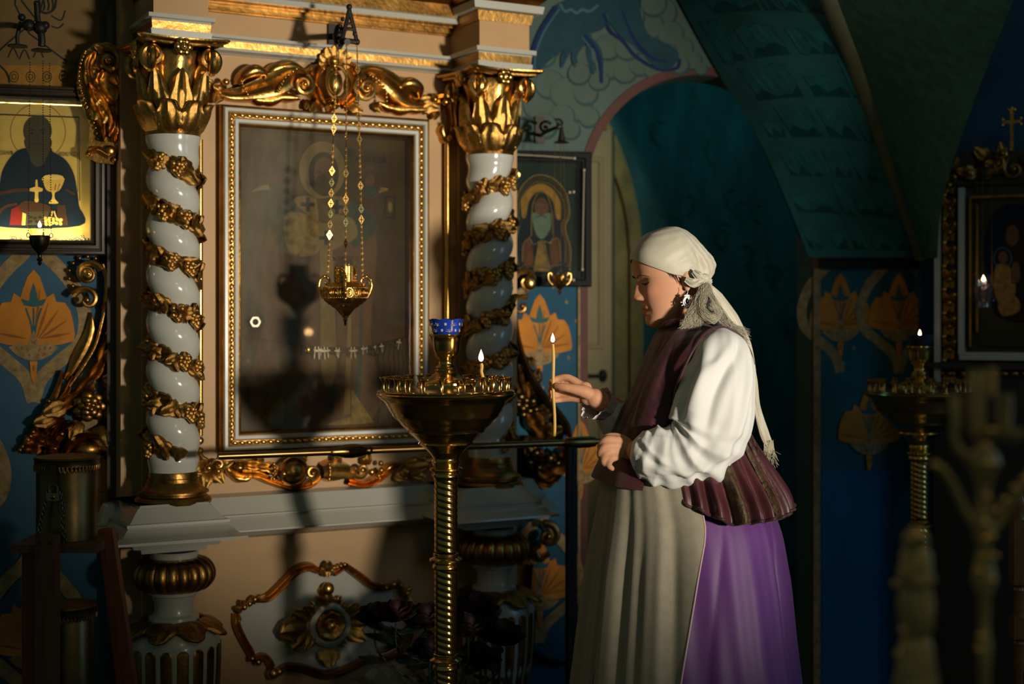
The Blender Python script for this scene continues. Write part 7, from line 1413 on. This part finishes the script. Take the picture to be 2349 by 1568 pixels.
def f1(th, s):
    mid = np.clip(s * 7, 0, 1) * np.clip((1 - s) * 9, 0, 1); up = np.exp(-((s - .30) / .24) ** 2); el = np.exp(-((s - .60) / .10) ** 2); fo = np.exp(-((s - .80) / .13) ** 2)
    w1 = 1.1 * np.sin(2.2 * s * 3 + 1.0)
    f = .050 * tri(5 * th + 4.0 * s + 1.4 * np.sin(2 * th + 3 * s)) + .030 * tri(8 * th - 7 * s + np.sin(3 * th)) + .012 * np.sin(17 * th + 14 * s)
    f += up * (-.20 * cre(th - 2.10 + .75 * np.sin(5.5 * (s - .12)), .17) + .11 * cre(th - 1.72 + .75 * np.sin(5.5 * (s - .12)), .15) - .13 * cre(th - 2.80 + .5 * s, .16) + .08 * cre(th - 2.48 + .6 * s, .10))
    f += .10 * up * cre(th - .95 - .4 * s, .16) - .09 * up * cre(th - .55 - .3 * s, .14)
    f += el * (.13 * tri(s * 95 + 2.6 * th + .8 * np.sin(3 * th)) + .07 * tri(s * 60 - 3.4 * th)) * (.35 + .65 * cre(th - 2.2, 1.3))
    f += fo * (.062 * tri(s * 62 + 3.2 * th + 1.2 * np.sin(2 * th)) + .04 * tri(s * 88 - 2.2 * th + 1)) + .05 * np.abs(np.sin(9 * th)) * np.exp(-((s - 1) / .08) ** 2)
    f += -.10 * fo * cre(th - 1.7 + 5 * (s - .8), .15) + .08 * fo * cre(th - 1.4 + 5 * (s - .8), .10)
    return f * mid * .85
u = SPX
sleeve([Q(1652, 762, -.125), Q(1656, 800, -.15), Q(1652, 850, -.165), Q(1641, 905, -.18), Q(1628, 965, -.185), Q(1602, 1018, -.19), Q(1555, 1043, -.19), Q(1505, 1042, -.185), Q(1470, 1035, -.175), Q(1452, 1031, -.168)], [22 * u, 62 * u, 77 * u, 87 * u, 92 * u, 84 * u, 68 * u, 62 * u, 46 * u, 24 * u], .80, f1, 'blouse_sleeve', COT, nth=160, n=14)
far, fg = sleeve([Q(1590, 830, .17), Q(1560, 960, .19), Q(1500, 990, .13), Q(1440, 975, .07), Q(1405, 950, .04), Q(1392, 938, .028)], [40 * u, 56 * u, 58 * u, 54 * u, 40 * u, 30 * u], .9, lambda th, s: .06 * np.sin(7 * th + 4 * s) + .04 * np.abs(np.sin(11 * th)) * s, 'blouse_sleeve', COT)
ring = fg[-1]; ctr = ring.mean(0); G = []
for k_ in range(5):
    rr_ = 1 + .10 * k_ + .05 * np.sin(np.arange(96) * 2 * PI / 96 * 17) * (k_ > 1) * k_ / 3; G.append(ctr + (ring - ctr) * rr_[:, None] + A(-.007, -.006, .004) * k_) if not np.isscalar(rr_) else G.append(ctr + (ring - ctr) * rr_ + A(-.007, -.006, .004) * k_)
part(far, 'lace_cuff', MB().grid(np.array(G), cv=True), COT, smooth=180)
# ---- earring
SIL = mat('silver', (.86, .87, .87), .38, .55); ec = Q(1575, 664, -.082); ea = thing('earring', 'ornate silver drop earring hanging from the ear of the woman in the headscarf', 'earring', WORLD, ec)
e_ = lambda px, py: Q(px, py, -.082)
part(ea, 'hook', MB().tube(cr([e_(1575, 660), e_(1578, 665), e_(1577, 672), e_(1576, 676)], 5), .0007, 6), SIL)
m = MB(); m.bar(e_(1571, 677), e_(1581, 677), .003, .0025); m.ball(e_(1576, 674), .002, 8, 5); [m.ball(e_(x, 678), .0017, 8, 5) for x in (1570, 1576, 1582)]; part(ea, 'crown', m, SIL)
for k_, (rx, ry, cy) in enumerate(((9, 12, 691), (5, 8, 690))): part(ea, 'hoop', MB().tube([e_(1576 + rx * math.cos(t) * (1 - .3 * max(0, math.sin(t))), cy - ry * math.sin(t)) for t in np.linspace(0, 2 * PI, 28, endpoint=False)], (.0022, .0013)[k_], 7, closed=True), SIL, smooth=180)
part(ea, 'stone', MB().ball(e_(1576, 690), (.0042, .003, .0066), 12, 8), mat('black_stone', (.008, .008, .01), .1), smooth=180)
for a in np.linspace(PI * 1.02, PI * 1.98, 7):
    m = MB(); p, q_ = e_(1576 + 9 * math.cos(a), 692 - 10 * math.sin(a)), e_(1576 + 14 * math.cos(a), 692 - 15.5 * math.sin(a)); m.tube([p, q_], [.0008, .0012], 6); m.ball(q_, .0017, 8, 5); part(ea, 'drop', m, SIL, smooth=180)
# ---- the candle in her hand
cbx = P(1272, 1000, 3.502); ctx = P(1268, 789, 3.494)
candle('long thin yellow candle burning in the hand of the woman', cbx, ctx, .0042, .024, .0105, .12)
